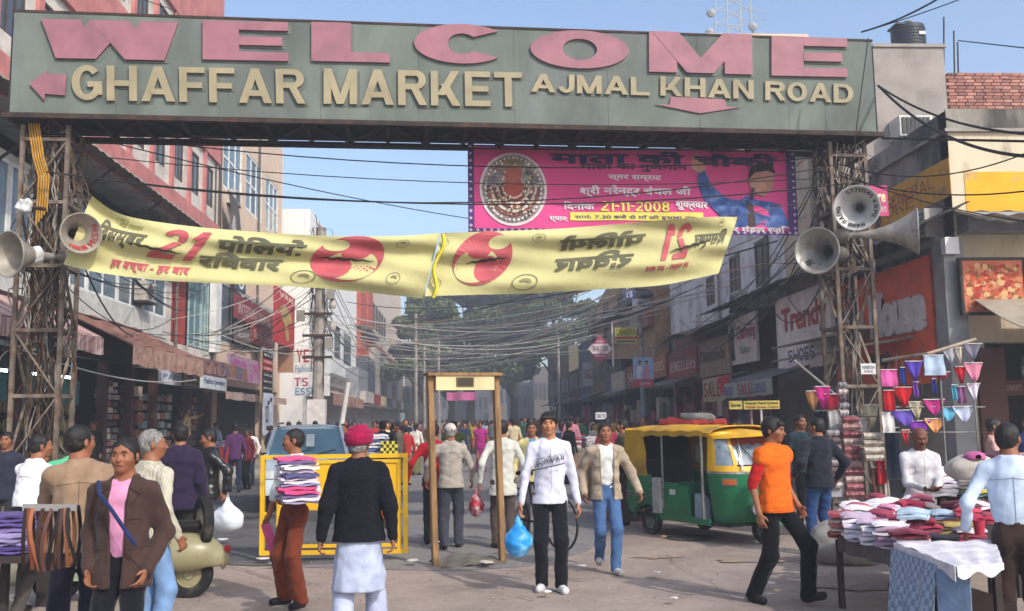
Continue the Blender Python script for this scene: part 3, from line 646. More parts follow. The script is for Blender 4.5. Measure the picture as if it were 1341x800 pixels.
        if moustache: e = MB(); e.tube([hd(-.03, -.08, -.047), hd(-.012, -.095, -.037), hd(.012, -.095, -.037), hd(.03, -.08, -.047)], [.003 * s, .0085 * s, .0085 * s, .003 * s], 6); e.build('moustache', HAIR, t, True, local=True)
        if belt:
            e = MB(); n_ = 28; z_ = P.z + .075 * s; ra_, rb_ = .124 * s * B, .124 * s * B * .79
            pts = [Vector((P.x + ra_ * math.cos(2 * math.pi * k / n_), P.y + rb_ * math.sin(2 * math.pi * k / n_), z_)) for k in range(n_ + 1)]
            for p0, p1 in zip(pts, pts[1:]): e.beam(p0, p1, .012, .036)
            bo = e.build('belt', cloth(belt, rough=.4), t, local=True)
            e = MB(); e.box(P.x - .025, P.x + .025, P.y - rb_ - .016, P.y - rb_ - .004, z_ - .02, z_ + .02); e.build('buckle', mat('buckle', (.6, .58, .5), metal=1, rough=.3, bump=0), bo, local=True)
    t['_J'] = [list(v) for v in (P, NB, HC, hands[0], hands[1], elb[0], elb[1], CH)]
    return t
def J(t, i): return Vector(t['_J'][i])
def to_world(t, v): return Vector(t.location) + Matrix.Rotation(t.rotation_euler.z, 3, 'Z') @ Vector(v)
# ---------------------------------------------------------------- ground
XL, XR = -9.17, 9.0        # street-facing house fronts
PL = Plane((XL, 0, 0), (0, 1, 0), (0, 0, 1)); PR = Plane((XR, 0, 0), (0, -1, 0), (0, 0, 1))
def plX(x): return Plane((x, 0, 0), (0, 1, 0) if x < 0 else (0, -1, 0), (0, 0, 1))
def plY(y): return Plane((0, y, 0), (1, 0, 0), (0, 0, 1))
dust = mat('dusty_ground', hx('a19389'), rough=.95, var=.08, vs=14, c2=hx('8f8279'), c2s=1.1, c2t=.5, bump=.5, bs=90)
asph = mat('worn_asphalt', hx('84807b'), rough=.9, var=.14, vs=16, c2=hx('78757a'), c2s=.9, c2t=.5, bump=.3, bs=70)
darka = mat('dark_asphalt', hx('605f60'), rough=.9, var=.2, vs=2.5, c2=hx('4a4a4c'), c2s=1.7, bump=.3, bs=70)
MB().box(-900, 900, -60, 1500, -.5, 0).build('ground', dust, kind='structure')
def sheet(name, pts, z, m):
    return MB().add([(p[0], p[1], z) for p in pts], [tuple(range(len(pts)))]).build(name, m, kind='structure')
def gp(*l): return [pG(*p) for p in l]
q = gp((255, 738), (420, 744), (600, 748), (690, 742), (770, 722), (812, 690), (820, 640))
sheet('road', [(-5.8, 9.2)] + [(p.x, p.y) for p in q[0:]] + [(3.8, 40), (3.5, 200), (-5.8, 200)], .004, asph)
q = gp((228, 700), (262, 738), (335, 742), (450, 738), (452, 690), (380, 640), (330, 622), (296, 640))
sheet('road_patch', [(p.x, p.y) for p in q], .008, darka)
# stains and cracks worn into the road
def blot(px, py, rx, ry, m, seed, z=.018):
    c = pG(px, py); g = random.Random(seed); n = 22
    pts = [(c.x + rx * math.cos(6.283 * i / n) * (.7 + .3 * math.sin(i * 1.3 + seed) + .25 * g.random()), c.y + ry * math.sin(6.283 * i / n) * (.65 + .6 * g.random())) for i in range(n)]
    return sheet('road_stain', pts, z, m)
st1 = mat('stain_brown', hx('93816f'), rough=.8, var=.15, vs=5, c2=hx('a5968a'), c2s=4, bump=.2); st2 = mat('stain_dark', hx('8a7f78'), rough=.7, var=.15, vs=5, c2=hx('a0938a'), c2s=4, bump=.2); st3 = mat('stain_light', hx('9d9081'), rough=.9, var=.2, vs=4, bump=.2)
for i, (x, y, a, b_, m_) in enumerate([(862, 730, .3, .14, st1), (1005, 736, .3, .12, st2), (1120, 770, .4, .2, st2),
        (960, 735, .2, .14, st1)]): blot(x, y, a, b_, m_, i, .010 + .0008 * i)
crk = mat('road_crack', (.12, .11, .1), rough=1, bump=0)
def crack(pts, w_=.007):
    g = random.Random(pts[0][0]); P = [pG(*p) for p in pts]; V = []; F = []; n = 0; L = []
    for a, b in zip(P, P[1:]):
        for k in range(6): t_ = k / 6; L.append(a.lerp(b, t_) + Vector((g.uniform(-.03, .03), g.uniform(-.03, .03), 0)))
    L.append(P[-1])
    for i, p in enumerate(L): w2 = w_ * g.uniform(.3, 1); V += [(p.x - w2, p.y - w2, .024), (p.x + w2, p.y + w2, .024)]
    F = [(2 * i, 2 * i + 1, 2 * i + 3, 2 * i + 2) for i in range(len(L) - 1)]
    MB().add(V, F).build('road_crack', crk, kind='structure')
for c in ([(868, 722), (890, 745), (930, 762), (960, 790)], [(600, 742), (680, 748), (760, 762)], [(850, 758), (900, 768)], [(300, 742), (360, 760), (420, 768)], [(560, 770), (640, 775), (700, 788)]): crack(c)
# pavements: slabs one by one near the camera, kerb stones
pav = mat('pavement_slab', hx('b0a8a0'), rough=.9, var=.15, vs=3, bump=.3, bs=40); pav2 = mat('kerb_stone', hx('a59c92'), rough=.9, var=.2, vs=5, bump=.3, bs=40)
pb = MB().box(-16, -6.32, 14, 200, -.2, .09).build('pavement', mat('pavement_bed', hx('6f6963'), rough=1), kind='structure')
pr = MB().box(6.12, 16, 16, 200, -.2, .09).build('pavement', MATS['pavement_bed'], kind='structure')
def slabs(par, x0, x1, y0, y1, w_, l_, m_):
    me = bpy.data.meshes.new('paving_stone'); b = MB().box(-w_ / 2 + .012, w_ / 2 - .012, -l_ / 2 + .012, l_ / 2 - .012, -.03, .03); me.from_pydata(b.v, [], b.f); me.materials.append(m_)
    x = x0 + w_ / 2
    while x < x1:
        y = y0 + l_ / 2
        while y < y1:
            o = bpy.data.objects.new('paving_stone', me); COL.objects.link(o); o.parent = par; o.location = (x, y, .095 + random.uniform(0, .01)); o.rotation_euler.z = random.uniform(-.01, .01); y += l_
        x += w_
slabs(pb, -8.9, -6.4, 20, 44, .8, .8, pav)
def kerb(par, x, y0, y1, z=.08):
    me = bpy.data.meshes.new('kerb_stone'); b = MB().box(-.1, .1, -.38, .38, -.12, .07); me.from_pydata(b.v, [], b.f); me.materials.append(pav2); y = y0
    while y < y1: o = bpy.data.objects.new('kerb_stone', me); COL.objects.link(o); o.parent = par; o.location = (x, y, z + random.uniform(-.01, .01)); o.rotation_euler.z = random.uniform(-.02, .02); y += .79
kerb(pb, -6.3, 14.4, 50); kerb(pr, 6.1, 16.4, 40)
# ---------------------------------------------------------------- generic facade pieces
def facade(par, pl, u0, u1, v0, v1, holes, m, th=.25, name='wall', off=0.):
    "wall of boxes around rectangular holes (u0,u1,v0,v1); th goes backwards"
    us = sorted({u0, u1, *[h[0] for h in holes], *[h[1] for h in holes]}); vs_ = sorted({v0, v1, *[h[2] for h in holes], *[h[3] for h in holes]})
    us = [a for a in us if u0 <= a <= u1]; vs_ = [a for a in vs_ if v0 <= a <= v1]; mb = MB()
    for i in range(len(vs_) - 1):
        j = 0
        while j < len(us) - 1:
            def solid(k): c = ((us[k] + us[k + 1]) / 2, (vs_[i] + vs_[i + 1]) / 2); return not any(h[0] < c[0] < h[1] and h[2] < c[1] < h[3] for h in holes)
            if not solid(j): j += 1; continue
            k = j
            while k + 1 < len(us) - 1 and solid(k + 1): k += 1
            mb.obox(pl.o, pl.u, pl.v, pl.n, us[j], us[k + 1], vs_[i], vs_[i + 1], off - th, off); j = k + 1
    return mb.build(name, m, par)
GLASS = mat('window_glass', (.05, .06, .07), rough=.12, var=.1, bump=.02, spec=.6); GLASSB = mat('window_glass_bluish', (.10, .14, .16), rough=.15, var=.2, bump=.02, spec=.6)
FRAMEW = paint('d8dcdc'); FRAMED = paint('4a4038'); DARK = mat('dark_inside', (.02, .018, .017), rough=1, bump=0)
def window(par, pl, u0, u1, v0, v1, m=FRAMEW, gm=GLASS, cols=2, rows=1, fw=.05, dep=.1, name='window'):
    mb = MB(); a = pl
    def b(x0, x1, y0, y1, n0=-.08, n1=-.02): mb.obox(a.o, a.u, a.v, a.n, x0, x1, y0, y1, n0 - dep + .1, n1 - dep + .1)
    b(u0, u0 + fw, v0, v1); b(u1 - fw, u1, v0, v1); b(u0 + fw, u1 - fw, v0, v0 + fw); b(u0 + fw, u1 - fw, v1 - fw, v1)
    for i in range(1, cols): x = u0 + (u1 - u0) * i / cols; b(x - fw * .4, x + fw * .4, v0 + fw, v1 - fw, -.075, -.025)
    for i in range(1, rows): y = v0 + (v1 - v0) * i / rows; b(u0 + fw, u1 - fw, y - fw * .4, y + fw * .4, -.07, -.03)
    f = mb.build(name, m, par); g = MB(); cw = (u1 - u0) / cols
    for i in range(cols): MB().obox(a.o, a.u, a.v, a.n, u0 + cw * i + .01, u0 + cw * (i + 1) - .01, v0 + .02, v1 - .02, -.065 - dep + .1, -.055 - dep + .1).build('pane', gm, f)
    return f
def uv(pl, px, py): return pl.hit(px, py)
def rect(pl, xl, yt, yb, xr):
    u0, v1 = pl.hit(xl, yt); _, v0 = pl.hit(xl, yb); u1, _ = pl.hit(xr, (yt + yb) / 2); return u0, u1, v0, v1
def sign(label, pl, xl, yt, yb, xr, col, texts=(), th=.08, cat='sign', name='shop_sign', frame=None, k=1., mt=None, extra=None):
    u0, u1, v0, v1 = rect(pl, xl, yt, yb, xr)
    o = pl.at((u0 + u1) / 2, v0, -th); t = thing(name, label, cat, o)
    MB().obox(pl.o, pl.u, pl.v, pl.n, u0, u1, v0, v1, -th, 0).build('panel', mt or paint(col, k), t)
    for tx in texts:
        s_, fx0, fy0, fx1, fy1, c = tx[:6]; st = dict(tx[6]) if len(tx) > 6 else {}; st.setdefault('depth', .004)
        A = (u0 + (u1 - u0) * fx0, v0 + (v1 - v0) * fy0); eu = ((u1 - u0) * (fx1 - fx0), 0); ev = (0, (v1 - v0) * (fy1 - fy0))
        fn = lettering_uv if any(ch.islower() or ord(ch) > 2300 for ch in s_) else block_uv
        fn(pl, s_, A, eu, ev, paint(c), t, **st)
    if frame:
        mb = MB(); w_ = .05
        for a in ((u0 - w_, u0, v0 - w_, v1 + w_), (u1, u1 + w_, v0 - w_, v1 + w_), (u0, u1, v0 - w_, v0), (u0, u1, v1, v1 + w_)): mb.obox(pl.o, pl.u, pl.v, pl.n, *a, -th * 1.05, .02)
        mb.build('frame', paint(frame), t)
    if extra: extra(t, pl, u0, u1, v0, v1)
    return t
def bar_uv(par, pl, u0, u1, v0, v1, m, d=.004, th=.004, name='stripe'): return MB().obox(pl.o, pl.u, pl.v, pl.n, u0, u1, v0, v1, d, d + th).build(name, m, par)
# ---------------------------------------------------------------- the overhead sign on its two lattice towers
gL, gR = pD(12, 150, 13.5), pD(1148, 168, 15.1); gz0, gz1 = 6.08, 7.57
gu = Vector((gR.x - gL.x, gR.y - gL.y, 0)); GW = gu.length; PG = Plane((gL.x, gL.y, 0), gu, (0, 0, 1))
signm = mat('sign_grey_green', hx('69736b'), rough=.8, var=.2, vs=1.6, c2=hx('5f6664'), c2s=.9, c2t=.5, bump=.12, bs=8, stretch=(1, 1, .45))
sg = thing('overhead_sign', 'huge grey-green WELCOME GHAFFAR MARKET sign spanning the street on lattice towers', 'sign', PG.at(GW / 2, gz0, 0))
for i in range(9):   # sheet-metal panels with fine joints
    a0, a1 = GW * i / 9, GW * (i + 1) / 9
    MB().obox(PG.o, PG.u, PG.v, PG.n, a0 + .002, a1 - .002, gz0, gz1, -.06, -random.uniform(0, .003)).build('panel', signm, sg)
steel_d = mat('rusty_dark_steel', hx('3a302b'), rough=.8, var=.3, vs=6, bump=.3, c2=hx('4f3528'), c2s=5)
mb = MB(); dz = -1.15
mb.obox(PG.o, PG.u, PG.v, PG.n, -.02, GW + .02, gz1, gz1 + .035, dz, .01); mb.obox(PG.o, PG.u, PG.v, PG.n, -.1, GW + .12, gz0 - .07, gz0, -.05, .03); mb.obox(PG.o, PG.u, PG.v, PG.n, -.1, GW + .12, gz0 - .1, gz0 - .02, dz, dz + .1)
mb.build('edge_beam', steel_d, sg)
mb = MB(); n = 22
for i in range(n + 1):
    u = -.02 + (GW + .04) * i / n; mb.beam(PG.at(u, gz0 - .05, -.05), PG.at(u, gz0 - .05, dz + .05), .06, .06)
    if i < n: u2 = -.02 + (GW + .04) * (i + 1) / n; a_ = (-.08, dz + .1) if i % 2 else (dz + .1, -.08); mb.beam(PG.at(u, gz0 - .02, a_[0]), PG.at(u2, gz0 - .02, a_[1]), .04)
mb.build('underside_truss', steel_d, sg)
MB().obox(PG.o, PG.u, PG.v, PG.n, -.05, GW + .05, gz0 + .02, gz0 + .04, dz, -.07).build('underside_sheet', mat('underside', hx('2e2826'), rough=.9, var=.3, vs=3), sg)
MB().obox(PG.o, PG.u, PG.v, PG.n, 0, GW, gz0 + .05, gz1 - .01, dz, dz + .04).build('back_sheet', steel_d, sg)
MB().add([PG.at(GW + .02, gz0, 0), PG.at(GW + .16, gz0, -.7), PG.at(GW + .3, gz1 - .1, -.75), PG.at(GW + .02, gz1 - .02, 0)], [(0, 1, 2, 3)]).build('side_flap', paint('6f8088', metal=.3), sg)
MB().add([PG.at(-.02, gz0, 0), PG.at(-.12, gz0, -.9), PG.at(-.22, gz1 - .1, -.9), PG.at(-.02, gz1 - .02, 0)], [(0, 1, 2, 3)]).build('side_flap', paint('6f8088', metal=.3), sg)
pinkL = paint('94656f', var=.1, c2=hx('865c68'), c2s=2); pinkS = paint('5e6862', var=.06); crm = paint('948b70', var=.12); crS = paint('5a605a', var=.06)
def sgl(t, q, m, ms, ext, **kw):
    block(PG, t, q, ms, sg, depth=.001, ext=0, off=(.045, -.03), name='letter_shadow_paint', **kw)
    block(PG, t, q, m, sg, depth=.012, ext=ext, each=True, name='letter', **kw)
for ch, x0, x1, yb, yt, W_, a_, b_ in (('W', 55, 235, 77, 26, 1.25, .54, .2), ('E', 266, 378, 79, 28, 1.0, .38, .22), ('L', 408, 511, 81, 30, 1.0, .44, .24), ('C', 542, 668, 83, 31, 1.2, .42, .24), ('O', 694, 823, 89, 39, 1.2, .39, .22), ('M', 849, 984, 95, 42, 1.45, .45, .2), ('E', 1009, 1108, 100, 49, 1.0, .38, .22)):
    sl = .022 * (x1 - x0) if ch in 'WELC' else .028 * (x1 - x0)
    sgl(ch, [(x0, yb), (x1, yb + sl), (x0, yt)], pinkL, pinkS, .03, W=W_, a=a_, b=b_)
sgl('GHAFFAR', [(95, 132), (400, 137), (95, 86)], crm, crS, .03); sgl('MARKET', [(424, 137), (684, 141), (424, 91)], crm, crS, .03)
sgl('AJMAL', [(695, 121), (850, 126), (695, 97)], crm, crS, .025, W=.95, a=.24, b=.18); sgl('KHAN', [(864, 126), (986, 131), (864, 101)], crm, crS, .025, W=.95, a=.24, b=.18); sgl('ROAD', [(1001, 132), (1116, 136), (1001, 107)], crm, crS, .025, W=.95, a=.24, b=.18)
def poly_on(pl, pts, m, par, d, ext, name):
    P = [pl.at(*pl.hit(*p), d) for p in pts]; return MB().prism(P, pl.n * ext).build(name, m, par)
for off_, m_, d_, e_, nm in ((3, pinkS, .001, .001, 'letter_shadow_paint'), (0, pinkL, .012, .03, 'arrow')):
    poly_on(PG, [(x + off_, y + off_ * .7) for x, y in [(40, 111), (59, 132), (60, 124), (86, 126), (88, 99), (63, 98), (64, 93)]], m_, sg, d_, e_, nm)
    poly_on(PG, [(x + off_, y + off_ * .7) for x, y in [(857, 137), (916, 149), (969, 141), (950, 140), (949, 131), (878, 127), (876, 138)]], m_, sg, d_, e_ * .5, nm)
def tower(label, c, w_, z1, seed):
    t = thing('lattice_tower', label, 'tower', (c.x, c.y, 0), None); g = random.Random(seed); h = w_ / 2
    stl = mat('tower_steel', hx('71675c'), rough=.75, var=.3, vs=5, c2=hx('5b4030'), c2s=7, c2t=.56, bump=.3, bs=40)
    cs = [PG.u * (sx * h) + PG.n * (sy * h) for sx, sy in ((-1, 1), (1, 1), (1, -1), (-1, -1))]; base = Vector((c.x, c.y, 0))
    for q in cs: MB().beam(base + q, base + q + Vector((0, 0, z1)), .055, .055).build('corner_post', stl, t)
    lev = [0.25 + .92 * i for i in range(int(z1 / .92) + 1)]
    for i, z in enumerate(lev):
        mb = MB()
        for k in range(4): mb.beam(base + cs[k] + Vector((0, 0, z)), base + cs[(k + 1) % 4] + Vector((0, 0, z)), .05)
        mb.build('ring_bar', stl, t)
        if z + .92 < z1:
            for k in range(4):
                a, b = (cs[k], cs[(k + 1) % 4]) if (i + k) % 2 else (cs[(k + 1) % 4], cs[k]); MB().beam(base + a * 1.02 + Vector((0, 0, z)), base + b * 1.02 + Vector((0, 0, z + .92)), .04, .02).build('brace', stl, t)
    return t
tL = Vector((PG.at(.42, 0, -.55).x, PG.at(.42, 0, -.55).y, 0)); tRp = PG.at(GW - .38, 0, -.55); tR = Vector((tRp.x, tRp.y, 0))
TWL = tower('rusty lattice tower at left wrapped in tangled cables, under the WELCOME sign', tL, .62, gz0 - .1, 3)
TWR = tower('rusty lattice tower at right carrying three horns, under the WELCOME sign', tR, .58, gz0 - .1, 4)
wireM = mat('cable_black', (.02, .02, .02), rough=.6, bump=0); wireB = mat('cable_brown', hx('5b4738'), rough=.8, var=.3, vs=8); wireG = mat('cable_grey', hx('8c8780'), rough=.7, var=.2, vs=8); wireY = mat('cloth_strip_ochre', hx('b08435'), rough=.9, var=.2)
def tangle(c, z0, z1, rad, n, seed, ms, loose=.35):
    g = random.Random(seed); mbs = [MB() for _ in ms]
    for i in range(n):
        a, r_ = g.uniform(0, 6.28), rad * g.uniform(.2, 1); x, y = math.cos(a) * r_, math.sin(a) * r_; za, zb = sorted((g.uniform(z0, z1), g.uniform(z0, z1)))
        if zb - za < .5: zb = min(za + 1, z1)
        k = int((zb - za) / .28) + 2; P = [Vector((c.x + x + g.gauss(0, .03) + math.sin(j * .8 + i) * .03, c.y + y + g.gauss(0, .03), za + (zb - za) * j / k)) for j in range(k + 1)]
        mbs[g.randrange(len(ms))].tube(P, g.uniform(.006, .017), 4, False)
    for i in range(int(n * loose)):   # loops and stubs sticking out
        a = g.uniform(0, 6.28); z = g.uniform(z0, z1); d = Vector((math.cos(a), math.sin(a) * .5, 0)); L = g.uniform(.15, .5); p = Vector((c.x, c.y, z)) + d * rad * .6
        P = [p, p + d * L * .5 + Vector((0, 0, g.uniform(-.2, .25))), p + d * L + Vector((0, 0, g.uniform(-.35, .2))), p + d * L * .7 + Vector((g.uniform(-.2, .2), 0, g.uniform(-.6, 0)))]
        Q = []
        for s_ in range(9): t_ = s_ / 8; Q.append(P[0] * (1 - t_) ** 3 + P[1] * 3 * t_ * (1 - t_) ** 2 + P[2] * 3 * t_ * t_ * (1 - t_) + P[3] * t_ ** 3)
        mbs[g.randrange(len(ms))].tube(Q, g.uniform(.005, .012), 4, False)
    return mbs
for c, nm, z0, z1, n_, rd, par in ((tL, 'left', 2.6, 6.0, 150, .3, TWL), (tR, 'right', 3.9, 6.0, 120, .3, TWR), (tL, 'left low', .4, 3.0, 46, .2, TWL), (tR, 'right low', 1.0, 4.2, 34, .16, TWR)):
    ms = [wireM, wireB, wireG, wireB]
    for k, mb in enumerate(tangle(c, z0, z1, rd, n_, hash(nm) % 1 + n_, ms, .6 if 'low' not in nm else .2)):
        if mb.v: mb.build('cable_tangle', ms[k], par, kind='stuff')
# dry leaves / frayed strips above the horns on the right tower
mb = MB(); g = random.Random(5)
for i in range(130):
    a = g.uniform(0, 6.28); p = tR + Vector((math.cos(a) * .36, math.sin(a) * .3, g.uniform(5.0, 6.0))); d = Vector((g.uniform(-.12, .12), g.uniform(-.1, .1), -g.uniform(.15, .4))); w_ = Vector((g.uniform(.01, .03), 0, 0)); mb.add([p, p + w_, p + d + w_ * .3], [(0, 1, 2)])
mb.build('frayed_strips', mat('frayed_cloth', hx('9a9086'), rough=1, var=.3), TWR, kind='stuff')
mb = MB(); g = random.Random(6)
for i in range(5): x = -.12 + i * .035; mb.tube([tL + Vector((x - .1, -.33, 6.0)), tL + Vector((x, -.36, 5.5)), tL + Vector((x + .1, -.38, 5.2)), tL + Vector((x + .08, -.36, 4.5 + i * .05))], .012, 5)
mb.build('cloth_strip', wireY, TWL)
# ---------------------------------------------------------------- LEFT ROW
pinkW = mat('wall_pink', hx('b87672'), rough=.9, var=.12, vs=1.5, bump=.4, bs=30, c2=hx('a4686a'), c2s=2); whiteW = mat('wall_white_stained', hx('c9c4bb'), rough=.9, var=.1, vs=2, c2=hx('aba197'), c2s=1.5, bump=.2)
creamW = mat('wall_cream', hx('cdb6a0'), rough=.9, var=.06, vs=1.5, bump=.15); 
B1 = thing('corner_building', 'tall pink and white building on the left with arcade windows and awnings', 'building', (XL, 23, 0))
Y1a, Y1b = 11., 36.2
hol = []; wins = []
for px in (16, 62, 108, 152, 197, 234, 253):   # upper windows
    pass
for i in range(12):
    y = 13.0 + i * 1.95
    if y + 1.2 < Y1b - .3: wins.append((y, y + 1.15, 9.65, 11.1)); wins.append((y, y + 1.15, 13.3, 14.7))
holes = list(wins)
strip = (Y1a + .3, 30.3, 4.96, 7.1); holes.append(strip); holes.append((30.8, 35.9, 4.3, 7.4)); holes.append((Y1a + .3, 35.9, 0, 3.35)); holes.append((Y1a + .3, 30.3, 7.25, 8.3))
facade(B1, PL, Y1a, Y1b, 0, 18.2, holes, whiteW)
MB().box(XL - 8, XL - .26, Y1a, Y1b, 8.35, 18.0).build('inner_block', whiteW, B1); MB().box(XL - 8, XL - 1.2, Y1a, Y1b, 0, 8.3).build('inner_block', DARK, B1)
for (y0, y1, z0, z1) in ((Y1a, Y1b, 8.35, 9.12), (Y1a, Y1b, 11.5, 13.0), (Y1a, Y1b, 15.0, 18.2)): MB().obox(PL.o, PL.u, PL.v, PL.n, y0, y1, z0, z1, .0, .12).build('pink_band', pinkW, B1)
for i in range(13):
    y = 12.75 + i * 1.95
    if y < Y1b - .1:
        MB().obox(PL.o, PL.u, PL.v, PL.n, y - .12, y + .12, 9.12, 11.5, .0, .1).build('pilaster', pinkW, B1); MB().obox(PL.o, PL.u, PL.v, PL.n, y - .12, y + .12, 13., 15., .0, .1).build('pilaster', pinkW, B1)
for k, h in enumerate(wins): window(B1, PL, *h, m=FRAMED, cols=2 if k % 3 else 3, gm=GLASS)
for k in range(9):   # strip of tall panes
    a, b = strip[0] + (strip[1] - strip[0]) * k / 9, strip[0] + (strip[1] - strip[0]) * (k + 1) / 9; window(B1, PL, a, b - .04, strip[2], strip[3], m=FRAMEW, cols=2, gm=GLASSB, fw=.07)
for (a, b, m_) in ((30.85, 32.6, 'curt'), (32.9, 34.4, 'teal'), (34.5, 35.4, 'teal')):
    if m_ == 'curt': MB().grid(lambda u, v: (XL - .1 + .05 * math.sin(u * 40), a + (b - a) * u, 4.35 + 3 * v), 60, 1).build('curtain', cloth('8a3a34'), B1)
    else: window(B1, PL, a, b, 4.35, 7.35, m=paint('9fb4b4'), gm=mat('glass_teal', hx('5d8088'), rough=.2, bump=0, var=.2), cols=2)
MB().obox(PL.o, PL.u, PL.v, PL.n, 35.45, Y1b, 4.3, 7.6, 0, .25).build('pilaster', paint('d5d6d4'), B1)
tile = paint('c6c6c0', rough=.4)
n = 30
for i in range(n): a = Y1a + (30.3 - Y1a) * i / n; MB().obox(PL.o, PL.u, PL.v, PL.n, a + .01, a + (30.3 - Y1a) / n - .01, 4.34, 4.94, .002, .03).build('wall_tile', tile, B1)
MB().box(XL, XL + .05, 35.8, 35.9, 3, 16).build('drain_pipe', paint('5a5450'), B1)
# corrugated lean-to below the pink band
cor = mat('tin_sheet_beige', hx('8d8271'), rough=.7, var=.2, vs=3, c2=hx('7b6a58'), c2s=4, bump=.15)
def corr(par, x0, z0, x1, z1, y0, y1, m, name='roof_sheet', droop=.0, n=160, amp=.02, nx=6):
    "corrugated sheet from (x0,z0) at the wall to (x1,z1) at its edge, running y0..y1"
    def f(u, v): x = x0 + (x1 - x0) * v; z = z0 + (z1 - z0) * v ** (1 + droop) + amp * math.sin(u * n * 1.57); return (x, y0 + (y1 - y0) * u, z)
    return MB().slab(f, n, nx, (0, 0, -.012)).build(name, m, par)
corr(B1, XL + .1, 8.35, XL + 1.25, 7.75, 13, 33.5, cor, droop=.8, n=180)
for y in (16, 19, 22.5, 26, 30): MB().beam((XL, y, 6.9), (XL + 1.1, y, 7.75), .05).build('prop', steel_d, B1)
# lower left shops: fascia, lit windows, shelves with goods
FX = XL + .35
fas = paint('46302a', c2=hx('2e2320'), c2s=2)
MB().box(XL, FX, 12, 21.7, 3.35, 4.3).build('fascia', fas, B1); MB().box(XL, FX - .05, 21.7, 27.2, 3.3, 4.3).build('fascia', mat('dark_fascia', hx('241c1b'), rough=.7), B1)
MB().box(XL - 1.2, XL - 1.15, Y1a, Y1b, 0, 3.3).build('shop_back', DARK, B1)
for y in (12.2, 15.2, 17.8, 20.5, 22.3, 25.4, 27.4, 29.5, 33.2, 35.9): MB().box(XL - .2, XL + .02, y - .12, y + .12, .1, 3.3).build('shop_pier', paint('4a2f28'), B1)
tube = mat('tube_light', (.75, .95, 1.), emit=5., bump=0)
for y0, y1 in ((20.7, 22.1), (22.6, 25.1), (15.6, 17.4)):
    MB().box(XL - .7, XL - .64, y0, y1, 2.86, 2.92).build('tube_light', tube, B1)
    MB().box(XL - .75, XL - .6, y0 - .1, y1 + .1, 2.2, 2.8).build('header_glass', mat('glass_aqua', hx('5a9aa0'), rough=.3, bump=0, var=.25, vs=8), B1)
gd = [mat('plate_gold', hx('8a8458'), rough=.4, bump=0), mat('plate_brass', hx('77704f'), rough=.4, bump=0)]
pm = bpy.data.meshes.new('plate'); b = MB().lathe([(0, .02), (.06, .02), (.15, .045), (.15, .035), (0, 0)], (0, 0, 0), (1, 0, 0), 12); pm.from_pydata(b.v, [], b.f); pm.materials.append(gd[0])
for y0, ny in ((20.7, 4), (22.6, 7)):
    rk = MB(); [rk.box(XL - .8, XL - .5, y0, y0 + .34 * ny, 2.1 - .4 * j - .21, 2.1 - .4 * j - .19) for j in range(5)]; rko = rk.build('display_rack', paint('3c2a22'), B1)
    for i in range(ny):
        for j in range(5): o = bpy.data.objects.new('plate', pm); COL.objects.link(o); o.parent = rko; o.location = Vector((XL - .62, y0 + .17 + i * .34, 2.1 - .4 * j)) - wloc(rko)
g = random.Random(9)
def goods(y0, y1, z0, z1, x, cols, nx, nz, name='packet', par=None):
    mb = {}
    for i in range(nx):
        for j in range(nz):
            c = g.choice(cols); mb.setdefault(c, MB()); a = y0 + (y1 - y0) * (i + .1) / nx; b_ = y0 + (y1 - y0) * (i + .9) / nx; za = z0 + (z1 - z0) * (j + .08) / nz; zb = za + (z1 - z0) / nz * g.uniform(.5, .85); xx = x - g.uniform(0, .08)
            mb[c].box(xx - .1, xx, a, b_, za, zb)
    for c, m_ in mb.items(): m_.build(name, paint(c), par or B1, kind='stuff')
goods(25.7, 27.2, .4, 2.9, XL - .25, ['8b8480', 'aba6a0', 'b46a5a', '5b5450', 'd7c7ba'], 3, 14); goods(27.6, 28.5, .4, 2.9, XL - .25, ['a59d96', '857b76', '8c6c60'], 3, 8); goods(28.7, 29.2, .4, 2.9, XL - .25, ['8c5a48', '9fa3a6', 'c9b9a9'], 1, 6)
goods(29.9, 33., .4, 2.7, XL - .5, ['8fb0b8', 'a8c4c8', '6c8088', 'cad4d6', 'bb8a78'], 8, 8); goods(33.5, 35.8, .4, 2.7, XL - .4, ['55504c', '8e8884', '3c4450', 'aa9a8c', '7a4a44'], 7, 9); goods(12.4, 15, .4, 2.6, XL - .4, ['55504c', '8e8884', '6c4450', 'aa9a8c', '7a4a44'], 9, 8)
MB().box(XL + .1, XL + .5, 18, 23, 0, 1.0).build('counter', paint('6f6a60'), B1)
# awnings
def awning(label, Ya, Yb, xw, zw, xe, ze, zv, m, m2, curl=.0, ribs=4, sag=.05, stripes=None):
    t = thing('awning', label, 'awning', ((xw + xe) / 2, (Ya + Yb) / 2, zv))
    def f(u, v): return (xw + (xe - xw) * v, Ya + (Yb - Ya) * u, zw + (ze - zw) * v - sag * math.sin(math.pi * v) * (.6 + .4 * math.sin(u * ribs * math.pi) ** 2) - .02 * math.sin(u * 23))
    MB().slab(f, 40, 10, (0, 0, -.015)).build('canopy', m, t, smooth=True)
    def h(u, v): return (xe + .01 + .015 * math.sin(u * 40), Ya + (Yb - Ya) * u, ze - .016 - (ze - zv) * v + .015 * math.sin(u * 31) * v)
    MB().slab(h, 60, 3, ((.01 if xe < 0 else -.01), 0, 0)).build('valance', m2, t, smooth=True)
    for k in range(ribs + 1): y = Ya + (Yb - Ya) * k / ribs; MB().beam((xw, y, zw - .04), (xe, y, ze - .04), .03).build('rod', steel_d, t)
    return t
awn1 = mat('awning_brown', hx('8a6459'), rough=.95, var=.15, vs=2, c2=hx('715046'), c2s=1.6, bump=.2); awn1v = mat('awning_valance', hx('a98877'), rough=.95, var=.2, vs=5, c2=hx('8a6459'), c2s=6, bump=.2)
